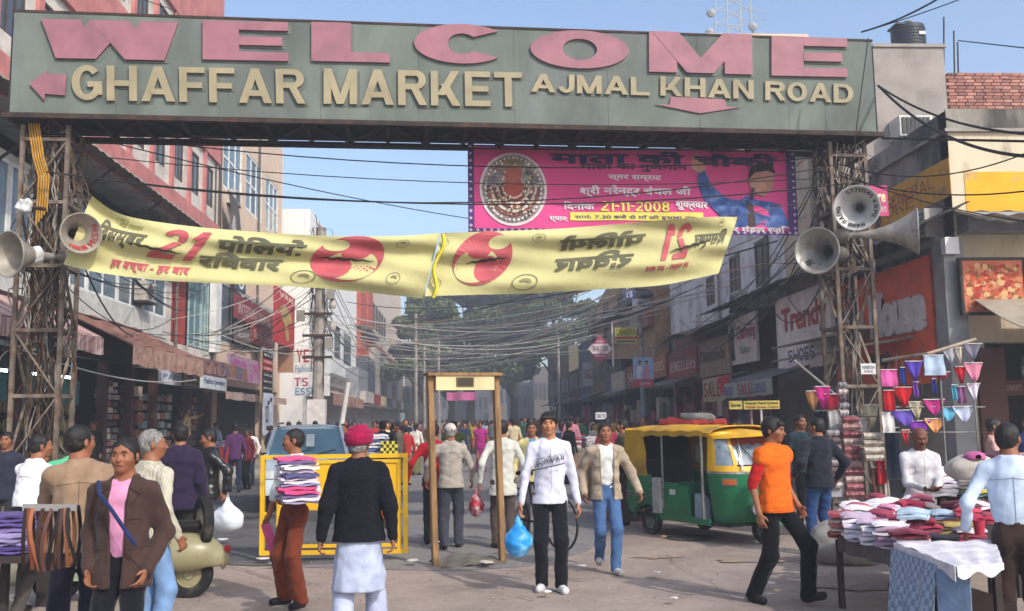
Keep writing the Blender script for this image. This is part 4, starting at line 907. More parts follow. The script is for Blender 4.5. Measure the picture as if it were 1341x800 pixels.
awning('faded brown-red awning sloping over the dark shop at left', 21.6, 27.4, XL, 4.42, -7.25, 3.48, 3.02, awn1, awn1v)
aw0 = mat('awning_striped', hx('9b6a66'), rough=.95, var=.2, vs=3, c2=hx('c4b0a6'), c2s=3, c2t=.5, stretch=(.3, 4, .3))
awning('striped maroon awning behind the left lattice tower', 13.0, 21.0, XL, 4.42, -7.7, 3.55, 3.2, aw0, aw0)
aw2 = mat('awning_orange_blue', hx('8f6350'), rough=.95, var=.2, c2=hx('59616e'), c2s=1.8, c2t=.52)
awning('small orange and blue awning beyond the brown one', 28.6, 34.6, XL, 4.0, -7.6, 3.62, 3.2, aw2, aw2, sag=.02)
awning('ragged white and red pennant awning over the shoe shop', 32, 43, XL, 2.95, -7.7, 2.75, 2.5, mat('awning_pale', hx('a89e94'), rough=.9, var=.2), mat('awning_pale2', hx('b5a296'), rough=.9, var=.2, c2=hx('a03a3a'), c2s=4, c2t=.58))
# signs on the left row
P6 = plX(XL + .55)
sign('white board with a blue logo and PARI lettering under the brown awning', P6, 211, 479, 527 - 25, 240, 'cfd0da', [('PARI', .1, .3, .8, .6, '4a7a98')])
sign('cream framed shop board beside the white PARI board', plX(XL + .6), 241, 483, 505, 263, 'b9b09a', [('REAL TIE', .1, .5, .9, .8, '4a4438'), ('House of Fashion', .1, .15, .9, .35, '5a4a38', dict(bold=.02))], frame='6a6258')
def bent(t, pl, u0, u1, v0, v1): MB().obox(pl.o, pl.u, pl.v, pl.n, u0, u1, v0 + (v1 - v0) * .5, v1, .001, .012).build('upper_panel', paint('6b2f33'), t)
sign('half maroon, half white BENTEX Fashion Jewellery board', plX(-7.6), 266, 472, 508, 297, 'b9c0c6', [('BENTEX', .06, .56, .94, .86, 'a8878a', dict(depth=.014)), ('Fashion Jewellery', .06, .12, .94, .4, '3a4a78', dict(bold=.02))], extra=bent)
sign('pink and magenta patterned board below the first floor', plX(XL + .5), 300, 462, 496, 349, '8a8890', [('NEXT STYLE', .05, .2, .95, .8, 'a04a86')], mt=mat('pink_board', hx('9a8f98'), c2=hx('a04a86'), c2s=2.5, c2t=.5))
B2 = thing('apartment_building', 'cream building with three big white-framed windows behind the pink one', 'building', (XL, 43, 0)); Y2b = 49.3
w2 = [(37.0, 40.2), (41.0, 44.3), (45.2, 48.3)]; hol = [(a, b, 10.9, 13.5) for a, b in w2] + [(36.8, 48.8, 0, 3.2), (37, 48.5, 4.8, 7.2)]
facade(B2, PL, Y1b + .01, Y2b, 0, 15.9, hol, creamW); MB().box(XL - 9, XL - .26, Y1b + .02, Y2b, 8, 15.8).build('inner_block', creamW, B2); MB().box(XL - 9, XL - 1.2, Y1b + .02, Y2b, 0, 8).build('inner_block', DARK, B2)
MB().box(XL - 9, XL + .02, Y2b, Y2b + .05, 0, 15.85).build('end_wall', creamW, B2)
for a, b in w2: window(B2, PL, a, b, 10.9, 13.5, m=FRAMEW, cols=3, rows=2, gm=GLASSB, fw=.12)
for a, b in ((37.2, 40.8), (41, 44.6), (44.8, 48.3)): window(B2, PL, a, b, 4.8, 7.2, m=paint('b0b4b2'), cols=2, gm=GLASSB, fw=.1)
MB().box(XL, XL + .08, 36.35, 36.55, 8, 15.9).build('drain_pipe', paint('4c4844'), B2)
PX2 = plX(XL + .3)
sign('maroon shop board with pale lettering on the first floor of the cream building', PX2, 309, 384, 416, 358, '7a3236', [('INTERNATIONAL', .06, .25, .94, .7, 'b79a96')])
sign('red script sign above the first-floor maroon shop board', PX2, 330, 425, 448, 360, 'a04040', [('Saree Palace', .08, .3, .92, .8, 'd0b0a8', dict(bold=.03))])
sign('narrow grey advertisement strip below the maroon shop board', PX2, 309, 424, 446, 329, '5d5250', [('JEANS', .1, .3, .9, .7, 'b0a8a4')])
sign('small white round-logo board on the pilaster by the curtain', plX(XL + .35), 310, 352, 378, 322, '3d4a4e', [('O', .2, .1, .8, .9, 'd8dcdc')])
# limp black banner hung under the cream building's windows
t = thing('cloth_banner', 'limp black banner with white script hanging below the big windows', 'banner', (XL + .3, 38, 9))
def f(u, v): y = 36.4 + 6.0 * u; return (XL + .35 + .12 * math.sin(u * 9 + v * 3), y, 10.6 - 1.9 * u ** .9 - (1.75 - 1.5 * u) * v + .1 * math.sin(u * 12))
MB().slab(f, 24, 8, (.01, 0, 0)).build('cloth', cloth('3a3434'), t, smooth=True)
MB().slab(lambda u, v: f(.1 + u * .3, .45 + .28 * v + .04 * math.sin(u * 40)), 30, 1, (.03, 0, 0)).build('script', cloth('b8b4b4'), t)
# red vertical banner with a figure of a shoe/leg shape
sign('tall red vertical banner with a golden bag shape', plX(XL + 1.35), 360, 372, 447, 386, 'b02c28', [('VAN', .2, .86, .9, .95, 'e0c8b0')], th=.06, cat='banner', name='vertical_banner',
     extra=lambda t, pl, u0, u1, v0, v1: (MB().prism([pl.at(u0 + (u1 - u0) * a, v0 + (v1 - v0) * b, .01) for a, b in ((.3, .45), (.25, .68), (.45, .75), (.8, .62), (.85, .48), (.62, .42), (.7, .1), (.55, .1), (.45, .4))], pl.n * .01).build('painted_bag', paint('b09050'), t)))
# pole-mounted narrow black/red list sign + white standee
sign('tall narrow black and red price list on a wooden post', plX(-7.4), 344, 459, 512, 357, '2b2626', [], cat='sign', name='list_sign', extra=lambda t, pl, u0, u1, v0, v1: (
    [MB().obox(pl.o, pl.u, pl.v, pl.n, u0 + .06, u1 - .06, v0 + (v1 - v0) * (k + .12) / 6, v0 + (v1 - v0) * (k + .88) / 6, .003, .02).build('plate', paint('b03028' if k in (3, 4) else '1d1b1b'), t) for k in range(6)],
    [block_uv(pl, ('OPTIC', 'WATCH', 'SALE', 'SHIRT', 'TIES', 'BELT')[k], (u0 + .15, v0 + (v1 - v0) * (k + .35) / 6), (u1 - u0 - .3, 0), (0, (v1 - v0) * .3 / 6), paint('d8d0c8'), t, depth=.022) for k in range(6)],
    MB().box(-7.46, -7.4, pl.at(u0, 0).y - .1, pl.at(u0, 0).y, 0.1, v1).build('post', paint('9a8468'), t)))
sign('white hanging banner with black vertical print beside the list sign', plX(-7.15), 345, 514, 570, 358, 'c9cfdd', [('COLLECTION', .2, .3, .5, .7, '20242c')], cat='banner', name='vertical_banner', th=.02,
     extra=lambda t, pl, u0, u1, v0, v1: [MB().obox(pl.o, pl.u, pl.v, pl.n, u0 + (u1 - u0) * a, u0 + (u1 - u0) * (a + .18), v0 + (v1 - v0) * b, v0 + (v1 - v0) * (b + .1), .004, .006).build('print', paint('2a3038'), t) for a, b in ((.6, .1), (.3, .12), (.65, .8), (.4, .72))])
# white building L3
B3 = thing('white_building', 'bright white building with two barred windows and red stripes beyond', 'building', (-7.8, 58, 0)); PX3 = plX(-7.8)
wh = mat('wall_bright_white', hx('dcdcda'), rough=.85, var=.04, vs=1.5, bump=.1)
hol3 = [rect(PX3, 438, 424, 468, 446), rect(PX3, 450, 434, 476, 460)]; y3b = PX3.hit(470, 400)[0]
facade(B3, PX3, 50, y3b, 3.5, 11, hol3, wh, th=.3); MB().prism([(-7.8 - .31, 50, 11), (-7.8 - .31, y3b, 11), (-7.8 - .31, 56, 12.9), (-7.8 - .31, 50, 12.9)], (-7, 0, 0)).build('upper_block', wh, B3)
MB().prism([(-7.8, 50, 11), (-7.8, y3b, 11), (-7.8, 56, 12.9), (-7.8, 50, 12.9)], (-.3, 0, 0)).build('parapet', wh, B3)
MB().box(-17, -8.11, 50, y3b, 0, 11).build('inner_block', wh, B3)
for h in hol3: window(B3, PX3, *h, m=paint('5a6064'), cols=3, rows=1, gm=GLASSB, fw=.1)
PX4 = plX(-7.6); u0, u1, v0, v1 = rect(PX4, 470, 385, 490, 487)
B4 = thing('striped_building', 'building with broad brick-red vertical stripes beyond the white one', 'building', (-7.6, (u0 + u1) / 2, 0))
MB().box(-16, -7.75, u0 + .05, u1 + 1, 0, 15.2).build('wall', paint('cfc8c0'), B4)
for a in (0, .55): MB().box(-7.75, -7.45, u0 + (u1 - u0) * a, u0 + (u1 - u0) * (a + .4), 4, 15.0).build('red_stripe', mat('stripe_red', hx('a8503f'), rough=.8, var=.1), B4)
MB().box(-7.7, -6.9, u0, u1, 8.6, 8.9).build('ledge', paint('4a4440'), B4)
u0b = u1 + 1.1
B5 = thing('stepped_building', 'cream stepped building at the end of the left row', 'building', (-7.8, u0b + 15, 0)); yb = plX(-7.8).hit(527, 450)[0]
MB().box(-17, -7.8, u0b, u0b + (yb - u0b) * .45, 0, 15.6).build('front_block', paint('c8b8a4'), B5); MB().box(-17, -8.0, u0b + (yb - u0b) * .45, yb, 0, 18.6).build('rear_block', paint('c4ad95'), B5)
for k in range(5): y = u0b + 1.5 + k * 3.2; window(B5, plX(-7.79), y, y + 1.6, 10.2, 12.4, m=FRAMED, dep=0); window(B5, plX(-7.79), y, y + 1.6, 6, 7.8, m=FRAMED, dep=0)
MB().box(-8.2, -7.6, u0b, yb, 8.5, 8.8).build('ledge', paint('a8552f'), B5)
# far clutter of the left row
for i in range(9):
    y = 66 + i * 6.5; P_ = plX(-6.9 + .1 * (i % 3)); c = ['8b8f94', '4f5560', 'a59f96', '6a5248', '9aa0a2', '7b3f3a', '5c6a6c', 'a09078', '3e4450'][i]
    t = thing('shop_block', ['grey', 'slate blue', 'pale grey', 'brown', 'light grey', 'dull red', 'teal grey', 'tan', 'dark blue'][i] + ' two-storey shop front far along the left row', 'building', (-8, y, 0))
    MB().box(-15, -6.9, y, y + 6.3, 3.2, 5.4 + (i * 37 % 5) * .6).build('upper_wall', paint(c), t); MB().box(-15, -8.5, y, y + 6.3, 0, 3.2).build('shop_back', DARK, t)
    MB().box(-6.88, -6.4, y + .2, y + 6.0, 3.0, 3.8).build('signboard', paint(['b5b0a8', '8c3030', 'c0b090', '3c5878', '9c9080', '70382c', 'c8c4bc', '386048', '98602c'][i]), t)
    MB().box(-6.9, -5.9, y + .3, y + 6, 2.75, 2.85).build('canopy', paint(['6b6560', '8a5a40', '5a6a70'][i % 3]), t)
# signs near the white building: big PYE / TS / ESSE boards facing the camera
PB = plY(46)
sign('white board with red letters YE and blue script behind the concrete pole', PB, 384, 456, 490, 412, 'cfcdc8', [('YE', .15, .45, .75, .95, 'a02830'), ('Fashions', .1, .08, .95, .34, '7088a0', dict(bold=.02))])
sign('white board with red TS above blue ESSE lettering', plY(45), 383, 493, 519, 432, 'cfd0d2', [('TS', .05, .5, .42, .93, 'a82c34'), ('ESSE', .08, .06, .62, .42, '4a7ea0')])
sign('small blank white board on the concrete pole', plY(32), 413, 462, 489, 433, 'c6cad0', [])
sign('faded brown board with painted figure below the red banner', plY(45.5), 364, 450, 488, 384, '9a6a50', [], mt=mat('faded_poster', hx('a0705a'), c2=hx('8a8a60'), c2s=2))
sign('grey stone-lettered shop board under the barred windows', plX(-7.35), 432, 487, 505, 459, '99958c', [('METROPOLIS', .05, .25, .95, .75, '6e6a62')])
awning('dusty pinkish awning with faint red lettering under the white building', 50.5, 68, -7.8, 3.7, -6.6, 3.2, 2.6, mat('awning_dusty', hx('a28d7d'), rough=.95), mat('awning_dusty2', hx('a88876'), rough=.95, c2=hx('8e4640'), c2s=2, c2t=.55))
# ---------------------------------------------------------------- RIGHT ROW
stain = mat('wall_stained_grey', hx('8b867e'), rough=.95, var=.2, vs=2.2, c2=hx('46484b'), c2s=.9, c2t=.5, bump=.3, bs=25, stretch=(1, 1, .35))
creamR = mat('wall_cream_weathered', hx('cfc2a8'), rough=.9, var=.08, vs=2, c2=hx('8f8677'), c2s=2.2, c2t=.63, bump=.2, bs=25, stretch=(1, 1, .3))
greyR = mat('wall_cement', hx('97908a'), rough=.95, var=.1, vs=1.5, c2=hx('857e77'), c2s=1.2, bump=.3, bs=20)
B6 = thing('corner_house', 'weathered cream corner house with yellow painted bands, right of the horn tower', 'building', (11, 18, 0)); Yc = 16.6; zc = 7.2
PF = plY(Yc); hw = rect(PR, 1178, 268, 292, 1212)
facade(B6, PR, -22.4, -Yc - .01, 0, zc, [(hw[0], hw[1], hw[2], hw[3]), (-22, -16.8, 0, 2.9)], stain, th=.3)
facade(B6, PF, XR + .0, 15, 0, zc, [(9.4, 14.6, 0, 2.9)], creamR, th=.3)
MB().box(9.35, 14.6, 17.2, 22, 2.9, 7).build('inner_block', DARK, B6)
MB().box(9.3, 15, Yc + .3, Yc + .35, 6.9, 7).build('roof_slab', greyR, B6); window(B6, PR, *hw, m=FRAMED, cols=1, dep=.2)
MB().obox(PR.o, PR.u, PR.v, PR.n, -22.4, -Yc + .05, zc - .42, zc - .36, .0, .08).build('ledge', greyR, B6); MB().obox(PF.o, PF.u, PF.v, PF.n, XR - .08, 15, zc - .42, zc - .36, .0, .08).build('ledge', greyR, B6)
parap = mat('parapet_stained', hx('8f8a80'), rough=.95, c2=hx('4c4a47'), c2s=1.2, c2t=.48, stretch=(1, 1, .3), bump=.2)
MB().obox(PF.o, PF.u, PF.v, PF.n, XR - .02, 15, zc - .35, zc + .02, 0.005, .03).build('parapet', parap, B6)
yel = mat('yellow_paint_worn', hx('dda82c'), rough=.85, var=.08, vs=2, c2=hx('9c917c'), c2s=2.4, c2t=.62, bump=.1)
r_ = rect(PF, 1262, 225, 277, 1341); MB().obox(PF.o, PF.u, PF.v, PF.n, r_[0], 14.8, r_[2], r_[3], .002, .01).build('painted_band', yel, B6)
yel2 = mat('yellow_paint_dull', hx('cf9c34'), rough=.85, var=.08, c2=hx('7b7260'), c2s=2.4, c2t=.62)
_, zt = PR.hit(1250, 202); _, zb = PR.hit(1250, 254); MB().obox(PR.o, PR.u, PR.v, PR.n, -22.3, -Yc, zb, zt, .002, .01).build('painted_band', yel2, B6)
block_uv(PR, 'BIMAL GENERAL', (-20.8, zt - .42), (3.6, 0), (0, .24), mat('faded_red', hx('9a5238'), var=.3), B6, depth=.012, a=.12, b=.1); block_uv(PR, 'STORE', (-20.2, zb + .12), (2.2, 0), (0, .22), MATS['faded_red'], B6, depth=.012, a=.1, b=.08)
crk2 = MB(); P0 = [PR.at(*PR.hit(x, y), .015) for x, y in ((1250, 300), (1246, 310), (1243, 308), (1240, 318), (1242, 322))]; crk2.tube(P0, .03, 4); crk2.build('broken_plaster', paint('4a4540'), B6)
# building with the water tank
B7 = thing('cement_building', 'plain grey cement building carrying a black water tank behind the corner house', 'building', (10.3, 23, 0)); Y7 = 22.5; z7 = pY(1190, 62, Y7).z; x7 = pY(1238, 100, Y7).x
MB().box(9.33, x7, Y7, Y7 + 7, 0, z7).build('wall', greyR, B7); MB().box(9.28, x7 + .06, Y7 - .05, Y7 + 7, z7, z7 + .08).build('parapet', greyR, B7)
c = pY(1190, 60, 23.05); t = thing('water_tank', 'black ribbed plastic water tank on the cement roof', 'water tank', (c.x, c.y, z7 + .08))
rr = 23 / FPX * 23; h_ = 36 / FPX * 23; pr_ = [(0, 0), (rr * .97, 0), (rr, .03)]
for k in range(7): zz = .06 + k * (h_ - .1) / 7; dzz = (h_ - .1) / 7; pr_ += [(rr, zz), (rr, zz + dzz * .6), (rr * .965, zz + dzz * .7), (rr * .965, zz + dzz * .9)]
pr_ += [(rr * .95, h_), (rr * .3, h_ + .1), (rr * .28, h_ + .16), (0, h_ + .16)]
tk = mat('tank_black', hx('33363c'), rough=.45, bump=0, var=.1); o_ = MB(); o_.lathe(pr_, (c.x, c.y, z7 + .08), (0, 0, 1), 28); o_.build('tank_body', tk, t, smooth=True)
MB().box(c.x + rr * .2, c.x + rr * .6, c.y - rr - .0, c.y - rr * .8, z7 + .08 + h_ * .5, z7 + .08 + h_ * .62).build('label_plate', paint('c8c8c8'), t); MB().box(c.x - rr * 1.05, c.x - rr * .2, c.y - rr * .8, c.y + .2, z7 + h_ + .05, z7 + h_ + .1).build('cover_sheet', tk, t)
# brick parapet, brick by brick
t = thing('brick_wall', 'unplastered red brick parapet on the roof right of the water tank', 'wall', (13, 24, z7 - 2)); xb0, xb1 = pY(1242, 120, 23).x, pY(1341, 120, 23).x + 1.2; zb1 = pY(1290, 95, 23).z; zb0 = zb1 - 1.05
MB().box(xb0, xb1, 23.06, 23.2, zb0 - 2.3, zb1 - .02).build('mortar', paint('a09890'), t); bm = []
for cc in ('9a6253', '8a5548', 'a87563', '7c4c42'):
    me = bpy.data.meshes.new('brick'); b = MB().box(-.11, .11, -.05, .05, -.035, .035); me.from_pydata(b.v, [], b.f); me.materials.append(paint(cc)); bm.append(me)
wl = wloc(t)
for j in range(12):
    x = xb0 + (.06 if j % 2 else .12)
    while x < xb1 - .1: o = bpy.data.objects.new('brick', random.choice(bm)); COL.objects.link(o); o.parent = t; o.location = Vector((x, 23.03 + random.uniform(-.01, .01), zb1 - .05 - j * .088)) - wl; x += .24
for x_, y_, h2 in ((1236, 22, 1), (1250, 40, 1), (1255, 55, 1)): p = pY(x_, 96, 22.9); q_ = pY(x_ - (1 if x_ > 1236 else 0), y_, 22.9); tag(MB().beam((p.x, p.y, z7 - .5), (q_.x, q_.y, q_.z), .03).build('metal_rod', steel_d), 'thin metal rod standing on the roof, at photo column %d' % x_ if False else ['first thin rod on the roof right of the tank', 'middle thin rod above the brick parapet', 'shortest rod carrying a wire above the brick parapet'][0 if x_ == 1236 else 1 if x_ == 1250 else 2], 'rod')
t = thing('air_conditioner', 'white window air-conditioner grille on the grey wall below the tank', 'air conditioner', pY(1190, 175, 22.4)); p = [pY(1172, 182, 22.2), pY(1213, 156, 22.2)]
MB().box(p[0].x, p[1].x, 21.9, 22.48, p[0].z, p[1].z).build('casing', paint('c8c8c4'), t)
for i in range(7): x = p[0].x + .05 + i * (p[1].x - p[0].x - .1) / 7; MB().box(x, x + .07, 21.87, 21.9, p[0].z + .05, p[1].z - .05).build('louvre', paint('3c3c3c'), t)
# street-facing row behind
B8 = thing('plastered_house', 'cream house with a patch of bare brick right of the pink banner', 'building', (XR, 24, 0))
facade(B8, PR, -25.6, -22.42, 4.9, 9.2, [], mat('wall_cream_shade', hx('c2b49c'), rough=.9, var=.12, vs=1.5, c2=hx('8f8474'), c2s=1.4, c2t=.58, bump=.2), th=.3); me_ = bpy.data.meshes.new('brick'); b = MB().box(-.05, .0, -.11, .11, -.035, .035); me_.from_pydata(b.v, [], b.f); me_.materials.append(paint('b09a80')); wl = wloc(B8); r8 = rect(PR, 1042, 190, 216, 1085)
for j in range(12):
    y = 23.2 + (.12 if j % 2 else 0)
    while y < 25.5: o = bpy.data.objects.new('brick', me_); COL.objects.link(o); o.parent = B8; o.location = Vector((XR - .0, y, r8[2] + j * .09)) - wl; y += .24
B9 = thing('whitewashed_house', 'whitewashed upper storey with three dark shuttered windows on the right', 'building', (XR, 32, 0)); hw9 = [rect(PR, 955, 338, 392, 970), rect(PR, 988, 318, 378, 1008), rect(PR, 925, 365, 402, 936)]
facade(B9, PR, -40, -25.61, 4.9, 9.0, hw9, mat('whitewash', hx('d8d8da'), rough=.9, var=.08, vs=1.2, c2=hx('a9a7a4'), c2s=1.1, bump=.1), th=3)
for h in hw9: window(B9, PR, *h, m=paint('55483f'), gm=paint('5e5148'), cols=2, fw=.1, dep=.06)
B10 = thing('balcony_house', 'shabby house with a green latticed balcony beyond the whitewashed one', 'building', (XR, 45, 0)); rg = rect(PR, 885, 408, 470, 912)
facade(B10, PR, -52, -40.02, 3.2, 9.6, [rg], paint('9a8f7e', c2=hx('6f675e')), th=3); window(B10, PR, *rg, m=paint('4f6a66'), gm=mat('green_glass', hx('4a6864'), rough=.4, bump=0), cols=3, rows=2, fw=.08)
for i in range(5): MB().box(XR - .9, XR - .05, 40.5 + i * 2.3, 42.6 + i * 2.3, 5.6, 6.4).build('balcony_panel', paint(['7a5040', '8c8478', '5c5048', '90806c', '6a6058'][i]), B10)
# tan/brown gabled upper storeys and dark clutter further along
B11 = thing('tan_house', 'tan house with a slanting dark tin roof above the row of small signs', 'building', (8.6, 60, 0)); PX8 = plX(8.4)
u = [PX8.hit(x, 400)[0] for x in (775, 850)]; MB().prism([PX8.at(*PX8.hit(*q_)) for q_ in ((778, 470), (778, 432), (782, 398), (796, 374), (858, 376), (858, 470))], (3, 0, 0)).build('wall', paint('9c7c58', c2=hx('86684a')), B11)
MB().prism([PX8.at(*PX8.hit(*q_), .5) for q_ in ((776, 436), (776, 430), (852, 380), (856, 386))], (2, 0, 0)).build('roof_sheet', paint('3e3c3c'), B11)
for i in range(3): y = 48 + i * 5; window(B11, plX(8.38), -y - 1.4, -y, 6.2, 8.2, m=FRAMED, dep=0)
P_ = plX(7.6)
for i in range(11):
    y = 27 + i * 6.2; tt = ['brown', 'rust red', 'grey', 'dark green', 'slate', 'tan', 'dull blue', 'maroon', 'khaki', 'charcoal', 'pale grey'][i]; cc = ['5f5047', '6e4238', '68686a', '3e4c44', '4a5058', '7c6a52', '4c5a6c', '5e3638', '6c6650', '3a3a3c', '8c8c8c'][i]
    t = thing('shop_block', tt + ' shop front with dark goods inside on the right row', 'building', (XR, y, 0)); y2 = y + 6.1
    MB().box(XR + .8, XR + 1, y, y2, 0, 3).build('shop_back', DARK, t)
    for k in range(3): MB().box(XR - .1, XR + .1, y + k * 3, y + k * 3 + .18, 0, 3).build('shop_pier', paint(cc), t)
    if i < 4: MB().box(XR, XR + .3, y, y2, 2.9, 4.88).build('fascia', paint(cc), t)
    else: MB().box(XR - .2, XR + 3, y, y2, 2.9, 5.4 + (i * 53 % 7) * .55).build('upper_wall', paint(cc, .8), t)
    if i >= 4:
        for k in range(2): window(t, plX(XR - .21), -y - 2.4 - k * 2.6, -y - .8 - k * 2.6, 3.9, 5.0, m=paint('8c8880'), dep=0)
    gg = random.Random(i)
    for k in range(7):
        a = y + .3 + k * .82; mbx = MB().box(XR - .5 + gg.uniform(0, .5), XR - .2 + gg.uniform(.1, .5), a, a + .6, gg.choice([.1, .8, 1.2]), gg.uniform(1.6, 2.6)); mbx.build('hanging_goods', paint(gg.choice(['6a2c34', '8a4a50', '3c4c6a', '9a8a78', '6c6c74', 'a04060', '506850', 'b0a49a'])), t)
    if i % 2: MB().prism([(XR, y, 3.3), (XR, y, 3.36), (XR - 1.5, y, 2.9), (XR - 1.5, y, 2.84)], (0, 6, 0)).build('canopy', paint(['6b6258', '74706a', '5c4c44'][i % 3]), t)
# corner shop frame, tin roofs, signs
t = thing('corner_stand', 'grey steel corner frame holding the shop boards under the corner house', 'stand', (XR - .3, 16.9, 0)); fm = paint('8d8f92', metal=.2); X0 = XR - .25
MB().box(X0 - .12, X0 + .25, 16.35, 16.75, 0, 4.75).build('post', fm, t); MB().box(X0 - .05, X0 + .1, 16.75, 26.8, 4.72, 4.86).build('rail', fm, t)
MB().box(X0 - .15, X0 + .1, 16.2, 16.36, 4.45, 4.75).build('lamp_box', paint('e0e0e0'), t)
PW = plX(X0 - .06)
for i in range(3):
    for j in range(2): MB().box(X0 - .02, X0 + .1, 16.8 + i * .9, 17.66 + i * .9, 2.7 + j * .34, 3.02 + j * .34).build('cladding_panel', paint('8a8d90'), t)
blackt = mat('tin_sheet_black', hx('35322f'), rough=.7, var=.3, vs=4, c2=hx('554b42'), c2s=4)
t = thing('tin_roof', 'black corrugated tin roof over the orange Warehouse board', 'roof', (8.6, 19, 5)); corr(t, XR, 5.35, 7.7, 4.78, 16.0, 22.6, blackt, n=50, amp=.025)
t = thing('tin_roof', 'black corrugated tin roof over the pizza picture board', 'roof', (11, 16, 5))
def f(u, v): return (8.9 + 6 * u, Yc - 1.3 * v, 5.3 - .45 * v + .025 * math.sin(u * 75) - .02 * u)
MB().slab(f, 120, 5, (0, 0, -.015)).build('roof_sheet', blackt, t)
t = thing('tin_roof', 'rusted tin roof over the Trendy Shoes board', 'roof', (8.4, 25, 5)); corr(t, XR, 5.25, 7.8, 4.95, 22.7, 31, mat('tin_sheet_rust', hx('5d5650'), rough=.7, c2=hx('8a8378'), c2s=2), n=50, amp=.02)
P9 = plX(8.5)
wsgn = sign('orange-red Warehouse board with raised white letters on the corner', PW, 1090, 378, 512, 1224, 'dc5a30', [('W', .0, .42, .12, .78, 'c9c9c9', dict(ext=.05)), ('are', .13, .46, .36, .7, 'c9c9c9', dict(ext=.05, bold=.05)), ('House', .44, .42, .95, .82, 'cfcfcf', dict(ext=.06, bold=.06)), ('Lifestyle', .42, .15, .62, .3, '3c3430', dict(ext=.03, bold=.04))], th=.1)
wp = sign('white Trendy SHOES wall board with red and blue letters', P9, 1015, 394, 488, 1089, 'e8e6e4', [('Trendy', .12, .42, .95, .84, 'b03c30', dict(bold=.035)), ('SHOES', .22, .1, .72, .27, '2f3c78', dict(a=.15))], th=.1)
sign('faded Charming board with pink and blue script beside a mannequin picture', P9, 953, 420, 480, 991, 'cfccc8', [('Charming', .32, .42, .98, .8, 'a04a6a', dict(bold=.03)), ('Tailor', .4, .2, .8, .35, '5c6c88', dict(bold=.02))], extra=lambda t, pl, u0, u1, v0, v1: MB().prism([pl.at(u0 + (u1 - u0) * a, v0 + (v1 - v0) * b, .006) for a, b in ((.1, .1), (.14, .5), (.08, .7), (.16, .86), (.24, .7), (.2, .45), (.24, .1))], pl.n * .01).build('figure_print', paint('3c4654'), t))
sign('brown tarpaulin board with dark script beside the Charming board', plX(8.4), 908, 452, 497, 955, '93826f', [('Diamonds', .2, .4, .9, .75, '3e3832', dict(bold=.03))])
sign('red JEWELLERS board with pale letters on the right row', plX(8.3), 872, 465, 498, 912, '8c3430', [('JEWELLERS', .12, .25, .98, .62, 'c8bcb4')])
t = thing('tin_roof', 'sagging brown tarpaulin roof over the jewellers board', 'roof', (8.6, 34, 4.5))
MB().slab(lambda u, v: (XR - 1.5 * v, 29 + 8 * u, 4.95 - .5 * v - .1 * math.sin(u * 9) * v), 20, 6, (0, 0, -.02)).build('roof_sheet', mat('tarp_brown', hx('6a5c4c'), rough=.95), t)
for i, (x0, x1, yt) in enumerate(((846, 872, 470), (820, 845, 482), (800, 818, 490))):
    sign(['narrow orange sari shop board', 'dull red far shop board', 'pale far shop board'][i] + ' left of the jewellers board', plX(8.2), x0, yt, yt + 28, x1, ['98542c', '7c3a34', 'a09c94'][i], [('SAREES', .1, .3, .9, .7, 'c8b8a0')])
# pizza picture board facing the camera
PP = plY(16.15)
def pizza(t, pl, u0, u1, v0, v1):
    g = random.Random(2); mbs = {c_: MB() for c_ in ('c8a070', 'b4502c', '9c2c20', 'c87850', '6a5a28')}
    for i in range(330):
        a, b = g.uniform(u0 + .08, u1 - .08), g.uniform(v0 + .08, v1 - .08); r = g.uniform(.02, .08); c_ = g.choice(list(mbs)); r = r * .5 if c_ == '6a5a28' else r
        mbs[c_].add([pl.at(min(max(a + r * math.cos(k * 1.047 + i), u0), u1), min(max(b + r * .8 * math.sin(k * 1.047 + i), v0), v1), .004 + i * .00003) for k in range(6)], [tuple(range(6))])
    for c_, m_ in mbs.items(): m_.build('topping_print', paint(c_), t)
u0, v1 = PP.hit(1259, 341); sgp = sign('large picture board of pizza toppings on the front of the corner shop', PP, 1259, 341, 409, 1341, 'bf6a48', extra=lambda t, pl, a, b, c_, d: pizza(t, pl, a, b, c_, d), frame='2e2a28')
MB().box(9.05, 15, 16.2, 16.6, 4.86, 5.2).build('fascia_rear', fm, sgp)
# large beige awning right
t = thing('awning', 'large faded beige canvas awning at the right edge under the pizza board', 'awning', (11, 15, 3.3)); cv = mat('canvas_beige', hx('9a9182'), rough=.95, var=.1, vs=2, c2=hx('857b6c'), c2s=1.5)
MB().slab(lambda u, v: (9.0 + 6 * u, 16.1 - 2.6 * v, 3.62 - (.75 + .1 * u) * v - .22 * math.sin(math.pi * v * .9)), 20, 14, (0, 0, -.015)).build('canopy', cv, t, smooth=True)
MB().slab(lambda u, v: (9.0 + 6 * u, 13.48, 2.85 - .1 * u - .3 * v + .02 * math.sin(u * 20)), 30, 3, (0, .012, 0)).build('valance', cv, t, smooth=True)
